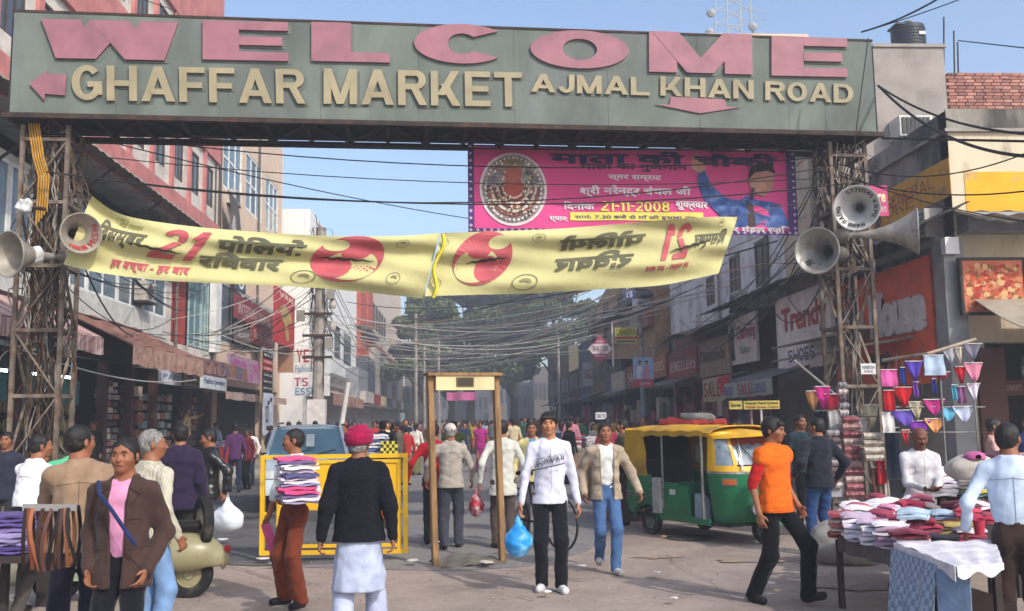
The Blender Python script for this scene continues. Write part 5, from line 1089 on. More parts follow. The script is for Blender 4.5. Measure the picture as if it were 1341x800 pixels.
# grey tin canopies beneath Warehouse
cg = mat('canopy_grey', hx('84807a'), rough=.8, var=.15)
t = thing('canopy', 'grey flat canopy projecting under the Warehouse board', 'canopy', (8, 19, 3)); MB().slab(lambda u, v: (8.8 - 1.5 * v, 17.8 + 4.2 * u, 3.15 - .22 * v), 6, 4, (0, 0, -.04)).build('sheet', cg, t)
t = thing('canopy', 'second weathered canopy above the grey one by the tower', 'canopy', (8, 20, 3.4)); MB().slab(lambda u, v: (8.8 - 1.2 * v, 19.5 + 3.4 * u, 3.5 - .2 * v), 6, 4, (0, 0, -.04)).build('sheet', mat('canopy_worn', hx('8a8172'), rough=.9), t)
aws = awning('grey awning lettered SALE 350 250 below the Trendy Shoes board', 22.8, 27.2, 8.9, 3.0, 7.55, 2.6, 2.18, mat('awning_grey', hx('76777a'), rough=.9), mat('awning_grey2', hx('a2a5a6'), rough=.9), ribs=3, sag=.0)
PV = plX(7.52); block_uv(PV, 'SALE', (-25.6, 2.22), (1.3, 0), (0, .3), paint('a03440'), aws, depth=.02); block_uv(PV, '350/', (-27.0, 2.24), (1.0, 0), (0, .24), paint('3c4a7c'), aws, depth=.02); block_uv(PV, '.250', (-24.2, 2.24), (1.0, 0), (0, .24), paint('3c4a7c'), aws, depth=.02)
awning('red and white striped awning beside the SALE banner', 28.2, 31, 8.6, 3.0, 8.1, 2.9, 2.45, paint('9c8c84'), mat('stripe_awn', hx('b0a8a0'), c2=hx('8a3a34'), c2s=3, c2t=.5, stretch=(.1, 2, .1)), ribs=2)
# checker-tiled shop front and dark interior under the corner house
t = thing('tiled_shopfront', 'blue and white chequered tiled shop wall under the beige awning', 'shop front', (12, 16.6, 0)); wl = wloc(t); tm = []
MB().box(9.4, 15, 16.9, 17, 0, 2.9).build('backing', DARK, t)
for cc in ('77858c', '3e4c58'):
    me = bpy.data.meshes.new('tile'); b = MB().box(-.085, .085, -.02, 0, -.085, .085); me.from_pydata(b.v, [], b.f); me.materials.append(paint(cc)); tm.append(me)
for i in range(16):
    for j in range(8): o = bpy.data.objects.new('tile', tm[(i + j) % 2]); COL.objects.link(o); o.parent = t; o.location = Vector((10.3 + i * .175, 16.88, 1.35 + j * .175)) - wl
MB().box(9.2, 9.7, 16.5, 16.9, 0, 2.8).build('brick_pier', paint('5f3c34'), t); sign('dull red painted board low on the chequered wall', plY(16.8), 1312, 498, 518, 1341, '6a3838', [('GARMENTS', .1, .3, .9, .7, '9a8a80')])
# pole-hung signs
def pole(label, px, Y, r, z1, m, tx=0, name='utility_pole', cat='pole', x=None):
    p = pY(px, 545, Y); t = thing(name, label, cat, (p.x, p.y, 0)); MB().tube([(p.x, p.y, 0), (p.x + tx * .5, p.y, z1 / 2), (p.x + tx, p.y, z1)], [r, r * .9, r * .75], 8).build('shaft', m, t, smooth=True); return t, p
conc = mat('concrete_pole', hx('9a948c'), rough=.9, var=.15, vs=4, c2=hx('6a625a'), c2s=3); conw = mat('whitewashed', hx('c8c4c2'), rough=.9, var=.1)
tp, pp = pole('tall concrete electricity pole with cross-arms and clamps beside the car', 415, 31, .2, 8.0, conc, tx=.1)
MB().box(pp.x - .28, pp.x + .28, pp.y - .22, pp.y + .22, 0, 2.4).build('white_base', conw, tp)
for z in (3.7, 4.4, 5.1, 6.0, 6.7, 7.4): MB().box(pp.x - .45, pp.x + .5, pp.y - .25, pp.y - .18, z, z + .08).build('cross_arm', steel_d, tp)
for z in (5.2, 5.9, 7.5): MB().lathe([(0, 0), (.09, 0), (.12, .1), (.08, .3), (0, .32)], (pp.x + .5, pp.y - .2, z - .6), (0, 0, 1), 10).build('insulator', paint('a8a49c'), tp)
for x_, z_ in ((-.5, 4.9), (.45, 5.6), (-.35, 6.4), (.4, 4.0)): MB().box(pp.x + x_ - .12, pp.x + x_ + .12, pp.y - .4, pp.y - .2, z_, z_ + .35).build('junction_box', paint('8a8780'), tp)
for k, mb in enumerate(tangle(pp, 2.6, 8.4, .3, 46, 77, [wireM, wireG], .9)): mb.build('cable_tangle', [wireM, wireG][k], tp, kind='stuff')
t, p = pole('slanting white post leaning by the concrete pole', 437, 30, .09, 2.9, conw, tx=.45)
for px, Y, z1, lb in ((843, 42, 8.4, 'dark electricity pole above the couple poster'), (812, 55, 6, 'slim pole behind the yellow CHHABRA sign'), (545, 62, 8.6, 'thin pole before the far trees on the left'), (556, 75, 7.5, 'farther thin pole before the trees'), (733, 70, 8, 'thin grey pole amid the far right shops'), (575, 70, 7.5, 'slender bare pole left of the detector frame')):
    tp_, p_ = pole(lb, px, Y, .12, z1, conc)
    for z in (z1 - .4, z1 - 1.1): MB().box(p_.x - .7, p_.x + .7, p_.y - .1, p_.y, z, z + .09).build('cross_arm', steel_d, tp_)
PS = plY(38)
def diam(t, pl, u0, u1, v0, v1):
    cu, cv_ = (u0 + u1) / 2, (v0 + v1) / 2; a, b = (u1 - u0) / 2, (v1 - v0) / 2
    MB().prism([pl.at(cu - a, cv_), pl.at(cu, cv_ - b), pl.at(cu + a, cv_), pl.at(cu, cv_ + b)], pl.n * .06).build('diamond_panel', paint('a04a68'), t)
    MB().prism([pl.at(cu - a * .98, cv_ - .01, .062), pl.at(cu - a * .6, cv_ - b * .36, .062), pl.at(cu + a * .6, cv_ - b * .36, .062), pl.at(cu + a * .98, cv_, .062), pl.at(cu + a * .6, cv_ + b * .36, .062), pl.at(cu - a * .6, cv_ + b * .36, .062)], pl.n * .005).build('white_band', paint('cdc4c8'), t)
    block_uv(pl, 'BHATTER', (cu - a * .6, cv_ - b * .18), (a * 1.2, 0), (0, b * .38), paint('6c2440'), t, depth=.07)
    lettering_uv(pl, 'Jewellers', (cu - a * .3, cv_ + b * .45), (a * .6, 0), (0, b * .16), paint('d8c8cc'), t, depth=.064); lettering_uv(pl, 'Karol Bagh', (cu - a * .3, cv_ - b * .6), (a * .6, 0), (0, b * .16), paint('d8c8cc'), t, depth=.064)
u0, u1, v0, v1 = rect(PS, 769, 439, 475, 802); t = thing('diamond_sign', 'pink diamond-shaped BHATTER sign', 'sign', PS.at((u0 + u1) / 2, v0)); diam(t, PS, u0, u1, v0, v1)
PS = plY(36); sign('yellow CHHABRA sign with red and blue lines of print', PS, 805, 429, 450, 834, 'b0a840', [('CHHABRA', .06, .5, .95, .92, '3a5a34', dict(a=.16))], extra=lambda t, pl, a, b, c_, d: (bar_uv(t, pl, a, b, c_ + (d - c_) * .28, c_ + (d - c_) * .44, paint('9c3c34')), bar_uv(t, pl, a + .05, b - .05, c_ + (d - c_) * .08, c_ + (d - c_) * .2, paint('3a4a78'))))
MB().box(PS.hit(803, 440)[0] - .05, PS.hit(803, 440)[0], 36, 36.06, 3.6, 5.3).build('sign_edge', conw, t)
def couple(t, pl, u0, u1, v0, v1):
    W, H = u1 - u0, v1 - v0
    bar_uv(t, pl, u0, u1, v0 + H * .26, v1, paint('7f9ab8'), .002, .004, 'photo_print'); bar_uv(t, pl, u0, u1, v0, v0 + H * .26, paint('a02838'), .002, .004, 'red_strip')
    block_uv(pl, 'LINTAS', (u0 + W * .3, v0 + H * .08), (W * .55, 0), (0, H * .09), paint('d8c0c4'), t, depth=.008)
    for cx, c_, hc, w_ in ((.32, 'b8b8d0', '1c1a1a', .13), (.66, 'b47c94', '2a1c1c', .12)):
        MB().prism([pl.at(u0 + W * (cx + a * w_ * 2), v0 + H * b, .008) for a, b in ((-.55, .28), (-.6, .55), (-.35, .7), (.35, .7), (.6, .55), (.55, .28))], pl.n * .003).build('figure_print', paint(c_), t)
        MB().prism([pl.at(u0 + W * (cx + .075 * math.cos(k * .785)), v0 + H * (.79 + .07 * math.sin(k * .785)), .009) for k in range(8)], pl.n * .003).build('head_print', paint('9a6a50'), t); MB().prism([pl.at(u0 + W * (cx + .085 * math.cos(k * .524)), v0 + H * (.83 + .065 * math.sin(k * .524)), .013) for k in range(7)], pl.n * .002).build('hair_print', paint(hc), t)
sign('street poster of a man and a woman over a red strip', plY(33), 829, 468, 507, 856, '8ca0b8', extra=couple)
t, p = pole('pale blue post under the couple poster', 842, 33.05, .09, 3.2, paint('6a7c88'))
sign('blue board with a white letter N near the banner corner', plY(40), 815, 372, 391, 832, '3c4c74', [('N', .3, .1, .75, .85, 'b0b8cc')])
sign('white and purple board under the blue N sign', plY(41), 828, 391, 407, 862, 'b8b8bc', [('Maruti', .2, .3, .8, .8, '6a4a6c')])
sign('vertical white sign with dark red script far on the right', plY(60), 763, 474, 505, 776, 'a8a8a8', [('SALE', .1, .3, .9, .7, '7a2c30')])
sign('small pale poster beside the vertical white sign', plY(61), 781, 476, 498, 792, '9a9a9c'); sign('small white placard above the hand-cart', plY(17.5), 780, 540, 549, 794, 'c8c8cc', [('SALE 50', .1, .2, .9, .8, '4a4a58')])
sl_ = sign('cloth SALE banner with big maroon letters, red corner', plX(7.6), 920, 497, 527, 948, 'a8967c', [('SALE', .05, .2, .85, .85, '7c3034', dict(a=.24))], cat='banner', th=.02)
MB().prism([plX(7.6).at(*plX(7.6).hit(*q_), .02) for q_ in ((941, 495), (956, 490), (956, 512), (946, 516))], (-.02, 0, 0)).build('red_corner', cloth('b02830'), sl_)
ys = sign('yellow shop direction board in two panels above the orange vest man', plY(19), 974, 525, 536, 1021, 'c0b25a', [('Mehndi Mahal Enclave', .04, .55, .96, .9, '3a3428', dict(bold=.02)), ('Marble Sarees Centre', .04, .1, .96, .45, '8a3428', dict(bold=.02))])
sign('smaller yellow board left of the two-line one', plY(19), 955, 525, 536, 972, 'b0a24e', [('Saree', .1, .3, .9, .7, '3a3428')]); pole('thin white post holding the yellow boards', 997, 19.05, .03, 1.95, conw); pole('thin grey post beside the white one', 984, 19.2, .03, 1.9, conc)
# far end of the street: hazy gate of shops, pink banner, small far signs
t = thing('cloth_banner', 'distant pink banner across the street end, seen through the detector frame', 'banner', pY(605, 520, 75)); p0, p1 = pY(585, 514, 75), pY(624, 524, 75); MB().slab(lambda u, v: (p0.x + (p1.x - p0.x) * u, 75 + .2 * math.sin(u * 9), p1.z + (p0.z - p1.z) * v), 10, 3, (0, .02, 0)).build('cloth', cloth('b8608c'), t)
for i, (x0, x1, yt, Y, c_) in enumerate(((560, 585, 500, 130, '6c6c74'), (586, 612, 494, 140, '7a7472'), (612, 640, 505, 135, '5c6068'), (640, 668, 492, 145, '74706e'), (668, 700, 500, 130, '585c64'), (700, 722, 480, 120, '6a6462'), (530, 562, 484, 118, '7c7874'))):
    a, b = pY(x0, 540, Y), pY(x1, 540, Y); t = thing('distant_building', ['squat', 'boxy', 'low dark', 'tall pale', 'slate', 'brown-grey', 'light grey'][i] + ' building closing the far end of the street', 'building', (a.x, Y, 0)); z_ = pY(x0, yt, Y).z; MB().box(a.x, b.x, Y, Y + 8, 0, z_).build('wall', paint(c_), t)
    for k in range(4): wx = a.x + (b.x - a.x) * (k + .2) / 4; MB().box(wx, wx + (b.x - a.x) * .14, Y - .05, Y, z_ * .5, z_ * .75).build('window', GLASS, t)
# lattice mast on the sky line
t = thing('antenna_mast', 'steel telecom lattice mast above the middle of the WELCOME sign', 'mast', pY(962, 60, 45)); p = pY(962, 60, 45); ms_ = mat('mast_steel', hx('8d9094'), rough=.6, metal=.3)
MB().box(p.x - 2, p.x + 3, 43, 49, 0, p.z - .2).build('roof_base', creamW, t)
for q in (-1.0, -.33, .4, 1.0): MB().beam((p.x + q, 45, p.z - .5), (p.x + q * .8, 45, p.z + 4), .06).build('mast_leg', ms_, t)
for k in range(6):
    z = p.z - .3 + k * .7; MB().beam((p.x - 1, 45, z), (p.x + 1, 45, z), .04).build('mast_bar', ms_, t); MB().beam((p.x - 1, 45, z), (p.x + .4, 45, z + .7), .04).build('mast_brace', ms_, t); MB().beam((p.x + 1, 45, z), (p.x - .33, 45, z + .7), .04).build('mast_brace', ms_, t)
for q, z in ((-1.3, .6), (-1.2, 1.6), (.9, .9), (1.3, .4)): MB().lathe([(.22, 0), (.2, .12), (0, .2)], (p.x + q, 44.8, p.z + z), (0, -1, 0), 12).build('dish', ms_, t)
for k in range(5): MB().beam((p.x + 1.0, 45, p.z + .3 + k * .4), (p.x + 1.7, 45, p.z + .15 + k * .4), .03).build('antenna_rod', ms_, t)
# ---------------------------------------------------------------- trees at the end of the street
leafm = [mat('leaves_' + str(k), hx(h), rough=.8, var=.35, vs=.7, bump=0) for k, h in enumerate(('4c5f38', '62704a', '42522f'))]; bark = mat('bark', hx('4d443b'), rough=1, var=.3)
def tree(label, px, Y, zt, rx, seed, zb=3.6, nl=18000, m=0, ls=.42):
    p = pY(px, 548, Y); t = thing('tree', label, 'tree', (p.x, p.y, 0), 'trees at the end of the street'); g = np.random.default_rng(seed); mb = MB(); mb.tube([(p.x, p.y, 0), (p.x + .2, p.y, zt * .3), (p.x, p.y, zt * .55)], [.45, .35, .2], 8); cl = []
    for i in range(26):
        a = g.random() * 6.28; r = rx * g.random() ** .6 * .85; z = zb + (zt - zb) * (.15 + .8 * g.random()); r *= math.sqrt(max(.1, 1 - ((z - zb) / (zt - zb) - .35) ** 2 * 1.6)); c_ = np.array([p.x + math.cos(a) * r, p.y + math.sin(a) * r, z]); cl.append((c_, rx * (.16 + .16 * g.random())))
        mb.tube([(p.x, p.y, zt * (.2 + .2 * g.random())), ((p.x + c_[0]) / 2, (p.y + c_[1]) / 2, (c_[2] + zt * .35) / 2 + .3), tuple(c_)], [.16, .09, .03], 5)
    mb.build('trunk', bark, t)
    per = nl // len(cl); V = []
    for c_, r in cl:
        d = g.normal(size=(per, 3)); d /= np.linalg.norm(d, axis=1)[:, None]; q = c_ + d * (r * g.random(per) ** .45)[:, None] * np.array([1, 1, .7]); u = g.normal(size=(per, 3)); u /= np.linalg.norm(u, axis=1)[:, None]; v = np.cross(u, g.normal(size=(per, 3))); v /= np.linalg.norm(v, axis=1)[:, None]; s_ = ls * (.5 + g.random(per))[:, None]
        V.append(np.stack([q - u * s_ * .5, q + v * s_ * .28, q + u * s_ * .5, q - v * s_ * .28], 1).reshape(-1, 3))
    V = np.concatenate(V) - np.array(wloc(t)); n = len(V) // 4; me = bpy.data.meshes.new('crown'); me.vertices.add(len(V)); me.vertices.foreach_set('co', V.ravel()); me.loops.add(4 * n); me.loops.foreach_set('vertex_index', np.arange(4 * n)); me.polygons.add(n); me.polygons.foreach_set('loop_start', np.arange(0, 4 * n, 4)); me.update(calc_edges=True); link_mesh('crown', me, leafm[m], t)
tree('broad leafy tree nearest the left row at the street end', 558, 84, 12.6, 3.6, 1, m=1); tree('tallest dense tree at the centre of the street end', 615, 92, 16.2, 6.4, 2, nl=34000, m=0)
tree('wide dark tree under the yellow banner fold', 672, 98, 16.6, 6.4, 3, nl=34000, m=2); tree('spreading tree with open branches against the sky on the right', 735, 88, 14.6, 5.2, 4, nl=18000, m=0, zb=5.2)
tree('low rounded tree between the centre trees', 590, 110, 14, 5, 5, m=2)
# ---------------------------------------------------------------- cloth banners
PK = Plane(PG.at(0, 0, -1.0), PG.u, (0, 0, 1))
def pkrect(x, y): return PK.hit(x, y)
b0 = PK.hit(612, 185); b1 = PK.hit(1040, 197); b2 = PK.hit(612, 300); b3 = PK.hit(1047, 312)
pkU0, pkU1, pkV1, pkV0 = b0[0], b1[0], 6.02, (b2[1] + b3[1]) / 2
pk = thing('cloth_banner', 'big pink festival banner hanging under the WELCOME sign, dated 21-11-2008', 'banner', PK.at((pkU0 + pkU1) / 2, pkV0))
def pb(x, y, d): return PK.at(x, y, d * .8 + .03 * math.sin(x * 2.3 + y * .8) + .02 * math.sin(x * 5.1))
pinkB = mat('banner_pink', hx('cc4a86'), rough=.75, var=.06, vs=2, bump=.1, bs=4)
MB().slab(lambda u, v: pb(pkU0 + (pkU1 - pkU0) * u, pkV1 + (pkV0 - pkV1) * v, 0), 60, 12, PK.n * -.006).build('cloth', pinkB, pk, smooth=True)
pw, ph = pkU1 - pkU0, pkV1 - pkV0
def pkq(x0, y0, x1, y1): a, b = PK.hit(x0, y0), PK.hit(x1, y1); return a, b
def pkt(t, x0, yb, x1, yt, m, **kw):
    a = PK.hit(x0, yb); b = PK.hit(x1, yb + (x1 - x0) * .02); c = PK.hit(x0, yt)
    fn = block_uv if not (any(ch.islower() or ord(ch) > 2300 for ch in t)) else lettering_uv
    return fn(PK, t, a, (b[0] - a[0], b[1] - a[1]), (0, c[1] - a[1]), m, pk, bend=pb, **kw)
navy = paint('2c2a58'); whp = paint('d8ccd4'); yep = paint('d8cc60')
pkt('माता की चौकी', 720, 213, 1018, 196, navy, bold=.04, depth=.02); pkt('माता का गुणगान', 760, 224, 900, 214, paint('4a3050'), depth=.02); pkt('स्वर सम्राट', 796, 237, 866, 229, whp, depth=.02)
pkt('श्री नरेन्द्र चंचल जी', 760, 257, 904, 242, whp, bold=.03, depth=.02); pkt('िदनांक', 738, 274, 779, 263, whp, depth=.02); pkt('21-11-2008', 787, 276, 876, 263, yep, depth=.02, a=.22); pkt('शुक्रवार', 884, 276, 927, 264, whp, depth=.02)
pkt('स्थान:', 719, 291, 744, 283, whp, depth=.02)
a, b = pkq(747, 288, 920, 279); MB().slab(lambda u, v: pb(a[0] + (b[0] - a[0]) * u, a[1] + (b[1] - a[1]) * v, .012), 14, 2, PK.n * .004).build('yellow_strip', yep, pk); pkt('सायं: 7.30 बजे से माँ की इच्छा तक', 753, 287, 912, 280, paint('5a5a70'), bold=.02, depth=.022)
pkt('व्यापार मंडल रजि', 925, 305, 1035, 294, whp, depth=.024)
for (x0, x1, y0_, y1_) in ((612, 1047, 303, 312), (612, 620, 188, 300), (1034, 1045, 198, 312)):   # patterned purple border
    a, b = pkq(x0, y1_, x1, y0_); MB().slab(lambda u, v: pb(min(max(a[0] + (b[0] - a[0]) * u, pkU0), pkU1), max(a[1] + (b[1] - a[1]) * v, pkV0), .012), 30, 2, PK.n * .004).build('border', paint('4a2c6c'), pk)
    mb = MB(); g = random.Random(x0)
    nn = int(max(abs(b[0] - a[0]), abs(b[1] - a[1])) / .11)
    for i in range(nn): t_ = (i + .5) / nn; xx, yy = a[0] + (b[0] - a[0]) * (t_ if abs(b[0] - a[0]) > .5 else .5), a[1] + (b[1] - a[1]) * (t_ if abs(b[1] - a[1]) > .5 else .5); mb.add([pb(xx + .03 * math.cos(k), max(yy, pkV0 + .04) + .03 * math.sin(k), .02) for k in (0, 1.57, 3.14, 4.7)], [(0, 1, 2, 3)])
    mb.build('border_pattern', paint('b0a0b8'), pk, kind='stuff')
# round portrait print (a plain garlanded figure) and the singer print
def disc(par, pl, cu, cv, ru, rv, m, d, name, a0=0, a1=360, inner=0, bend=None, n=32):
    B_ = bend or (lambda x, y, dd: pl.at(x, y, dd)); mb = MB()
    mb.grid(lambda u, v: B_(cu + math.cos(R(a0 + (a1 - a0) * u)) * ru * (inner + (1 - inner) * v), cv + math.sin(R(a0 + (a1 - a0) * u)) * rv * (inner + (1 - inner) * v), d), n, 2 if inner > .5 else 8); return mb.build(name, m, par)
c = PK.hit(672, 248); ru = (PK.hit(716, 248)[0] - c[0]); rv = PK.hit(672, 200)[1] - c[1]
disc(pk, PK, *c, ru, rv, paint('d0c4c8'), .016, 'portrait_rim', bend=pb, inner=.93); disc(pk, PK, *c, ru * .93, rv * .93, mat('portrait_ground', hx('8c8484'), c2=hx('b8b0b0'), c2s=14, var=.3), .016, 'portrait_ground', bend=pb)
disc(pk, PK, c[0], c[1] + rv * .42, ru * .26, rv * .24, paint('a05a4a'), .026, 'portrait_face', bend=pb); disc(pk, PK, c[0], c[1] + rv * .62, ru * .3, rv * .2, paint('8a7a5a'), .03, 'portrait_crown', 0, 180, bend=pb)
disc(pk, PK, c[0], c[1] - rv * .1, ru * .38, rv * .42, paint('9c4438'), .022, 'portrait_dress', bend=pb)
for k, (q, cc) in enumerate(((.34, 'd0c0b0'), (.42, '5a3a30'), (.5, 'cfc6b8'), (.6, '6a4038'), (.7, 'c4bab0'), (.8, '7a4a40'))): disc(pk, PK, c[0], c[1] + rv * .1, ru * q, rv * q * 1.05, paint(cc), .028 + .0015 * k, 'garland', 185, 355, inner=.9, bend=pb)
for s_ in (-1, 1):
    for k in range(3): disc(pk, PK, c[0] + s_ * ru * .62, c[1] + rv * (.25 - .3 * k), ru * .16, rv * .1, paint(['6a6468', '9a4a44', 'b8a890'][k]), .03, 'ornament', bend=pb)
for k, ch in enumerate('माता के दरबार में'): pass
mb = {}; g = random.Random(31)
for i in range(260):
    a_ = g.uniform(0, 6.28); q = g.uniform(.15, .92) ** .7; cc = g.choice(['5a4a48', 'c8b8a8', '8a4238', 'a89468', '3c3438', 'd8d0cc', '9a6a58']); mb.setdefault(cc, MB()); x_, y_ = c[0] + ru * .9 * q * math.cos(a_), c[1] + rv * .9 * q * math.sin(a_); s_ = g.uniform(.008, .028)
    if abs(x_ - c[0]) < ru * .22 and 0 < y_ - c[1] < rv * .62: continue
    mb[cc].add([pb(x_ + s_ * math.cos(k), y_ + s_ * math.sin(k), .05 + .0001 * i) for k in (0.3, 1.6, 3.4, 4.9)], [(0, 1, 2, 3)])
for cc, m_ in mb.items(): m_.build('portrait_detail', paint(cc), pk, kind='stuff')
for k in range(40): a_ = R(9 * k); disc(pk, PK, c[0] + ru * .82 * math.cos(a_), c[1] + rv * .84 * math.sin(a_), ru * .035, rv * .03, paint('e0d8d8'), .056, 'garland_bead', bend=pb, n=6)
def singer():
    def pp(pts, m, d, nm): P = [pb(*PK.hit(*p), d) for p in pts]; MB().prism(P, PK.n * .003).build(nm, m, pk)
    bl = mat('print_denim', hx('3f5a98'), c2=hx('7088b8'), c2s=7, var=.3)
    pp([(914, 225), (922, 222), (932, 242), (950, 258), (968, 262), (978, 256), (990, 262), (1008, 264), (1022, 268), (1033, 292), (1030, 300), (960, 297), (940, 280), (922, 262), (912, 240)], bl, .016, 'jacket_print')
    pp([(904, 222), (905, 206), (912, 201), (922, 208), (924, 222), (915, 227)], paint('b88a78'), .02, 'hand_print'); pp([(980, 232), (984, 220), (994, 216), (1008, 218), (1014, 228), (1011, 248), (1000, 258), (988, 254), (981, 244)], paint('a8786a'), .024, 'face_print')
    pp([(979, 236), (982, 220), (994, 213), (1010, 216), (1015, 228), (1005, 224), (988, 226)], paint('1c1818'), .03, 'hair_print'); pp([(982, 238), (996, 236), (1004, 246), (992, 252), (984, 248)], paint('b88a78'), .034, 'fist_print'); pp([(984, 246), (988, 246), (986, 262), (982, 262)], paint('2a2a30'), .038, 'microphone_print')
    pp([(978, 262), (986, 268), (990, 296), (980, 297)], paint('4a3438'), .02, 'shirt_print')
singer()
# yellow polio-day banners: the left one seen from its front, the right one from its back
yl = mat('banner_yellow', hx('bcb884'), rough=.85, var=.06, vs=1.5, bump=.35, bs=5); ylb = mat('banner_yellow_bright', hx('e0d23a'), rough=.8, var=.08)
gR_, gB_ = paint('b0525a'), paint('5c5b45')
def ybanner(label, topp, botp, d0, d1, seed, mirror):
    "topp/botp: photo points along the upper and lower edge, depth running d0..d1"
    t = thing('cloth_banner', label, 'banner', pD(*botp[len(botp) // 2], (d0 + d1) / 2), 'yellow banners strung across the street')
    n = len(topp); T = []; B_ = []
    xs = [p[0] for p in topp]; x0, x1 = xs[0], xs[-1]
    def itp(P, u):
        f_ = u * (len(P) - 1); i = min(int(f_), len(P) - 2); a = f_ - i; p = [P[max(i - 1, 0)], P[i], P[i + 1], P[min(i + 2, len(P) - 1)]]
        q = [.5 * ((2 * p[1][c]) + (-p[0][c] + p[2][c]) * a + (2 * p[0][c] - 5 * p[1][c] + 4 * p[2][c] - p[3][c]) * a * a + (-p[0][c] + 3 * p[1][c] - 3 * p[2][c] + p[3][c]) * a ** 3) for c in (0, 1)]
        return q
    def S(u, v, dd=0):
        a, b = itp(topp, u), itp(botp, u); d = d0 + (d1 - d0) * u + .05 * math.sin(v * 9 + u * 5 + seed) + .035 * math.sin(v * 17 - u * 11) * (1 - .5 * v) - dd
        return pD(a[0] + (b[0] - a[0]) * v, a[1] + (b[1] - a[1]) * v, d)
    MB().slab(lambda u, v: S(u, v), 70, 24, (0, .004, 0)).build('cloth', yl, t, smooth=True)
    return t, S
tl, SL = ybanner('left half of the yellow Hindi polio banner tied to the left tower', [(120, 256), (160, 281), (240, 295), (330, 303), (430, 309), (520, 309), (576, 305)], [(83, 346), (130, 357), (210, 367), (310, 372), (400, 376), (490, 384), (554, 391)], 12.7, 13.6, 0, False)
tr, SR = ybanner('right half of the yellow banner whose print shows mirrored', [(578, 305), (640, 303), (720, 300), (800, 294), (880, 287), (930, 284), (966, 284)], [(556, 388), (620, 386), (700, 384), (780, 379), (860, 374), (910, 365), (941, 358)], 13.62, 14.1, 2, True)
def ytext(S, par, s_, u0, v0, u1, v1, m, sh=0, **kw):
    pl = PG; fn = lettering_uv if any(ord(c) > 2300 or c.islower() for c in s_) else block_uv
    fn(pl, s_, (u0, -v0), (u1 - u0, 0), (sh, v0 - v1), m, par, bend=lambda x, y, dd: S(x, -y, .016 + dd), **kw)
ytext(SL, tl, 'िदसम्बर', .1, .55, .25, .16, gB_, bold=.035, depth=0, sh=.012); ytext(SL, tl, '21', .275, .62, .385, .08, gR_, sh=.025, depth=0, a=.24, b=.16); ytext(SL, tl, 'पोिलयो', .43, .42, .63, .1, gB_, bold=.04, depth=0); ytext(SL, tl, 'रिववार', .4, .72, .59, .42, gB_, bold=.04, depth=0)
ytext(SL, tl, 'हर बच्चा - हर बार', .19, .92, .39, .74, gR_, depth=0); ytext(SL, tl, 'बोर्ड इश्तहार', .17, .2, .24, .1, paint('8a8850'), depth=0)
ytext(SR, tr, 'पोिलयो', .37, .36, .6, .12, gB_, bold=.04, depth=0, mirror=True); ytext(SR, tr, 'रिववार', .37, .68, .58, .4, gB_, bold=.04, depth=0, mirror=True); ytext(SR, tr, '21', .66, .62, .76, .08, gR_, depth=0, mirror=True, a=.24); ytext(SR, tr, 'िदसम्बर', .78, .52, .95, .2, gB_, bold=.035, depth=0, mirror=True); ytext(SR, tr, 'हर बच्चा - हर बार', .62, .8, .78, .7, gR_, depth=0, mirror=True)
def ydisc(S, par, cu, cv, ru, rv, m, nm, a0=0, a1=360, inner=0, d=.02): disc(par, PG, cu, cv, ru, rv, m, d, nm, a0, a1, inner, bend=lambda x, y, dd: S(x, y, dd * .35 + .006), n=36)
def yface(S, par, cu, sg_, cv=.42):   # the round emblem of a drop and a face
    ydisc(S, par, cu, cv, .085, .43, gR_, 'emblem_ring', 0, 360, .93); 
    ydisc(S, par, cu, cv, .083, .42, gR_, 'emblem', 0, 360, d=.024)
    ydisc(S, par, cu + sg_ * .012, cv + .12, .064, .27, yl, 'emblem_drop', 0, 360, d=.03); ydisc(S, par, cu - sg_ * .02, cv + .17, .035, .2, gR_, 'emblem_face', 0, 360, d=.036); ydisc(S, par, cu + sg_ * .012, cv - .12, .035, .13, gR_, 'emblem_brow', 0, 360, d=.036); ydisc(S, par, cu - sg_ * .04, cv - .24, .03, .11, yl, 'emblem_highlight', 0, 360, d=.042)
yface(SL, tl, .735, 1); yface(SR, tr, .165, -1)
for S_, par, cs in ((SL, tl, ((.65, .8, .03, .13), (.87, .72, .02, .1), (.86, .14, .02, .07), (.175, .1, .02, .06))), (SR, tr, ((.3, .82, .035, .13), (.31, .13, .018, .07), (.9, .1, .018, .07), (.04, .8, .02, .07), (.03, .16, .02, .06)))):
    for q in cs: ydisc(S_, par, *q, paint('7c7a58'), 'stamp_ring', 0, 360, .9); ydisc(S_, par, q[0], q[1], q[2] * .5, q[3] * .5, paint('7c7a58'), 'stamp', 200, 360, .3, d=.025)
rip = mat('tear_dark', hx('3a382c'), rough=1, bump=0)
for S_, par, u0, v0, u1, v1 in ((SL, tl, .21, .42, .36, .5), (SL, tl, .66, .42, .8, .45), (SR, tr, .68, .5, .86, .38), (SR, tr, .12, .5, .24, .42)):
    MB().grid(lambda u, v: S_(u0 + (u1 - u0) * u, v0 + (v1 - v0) * u + (.022 * math.sin(math.pi * u) ** .6) * (v - .5) * 2 + .01 * math.sin(u * 30), .03), 20, 2).build('tear', rip, par)
MB().slab(lambda u, v: pD(577 + 5 * v - 14 * u + 4 * math.sin(u * 9), 306 + 84 * u, 13.55 - .05 * math.sin(v * 3)), 20, 3, (0, .01, 0)).build('bunched_edge', ylb, tl, smooth=True)
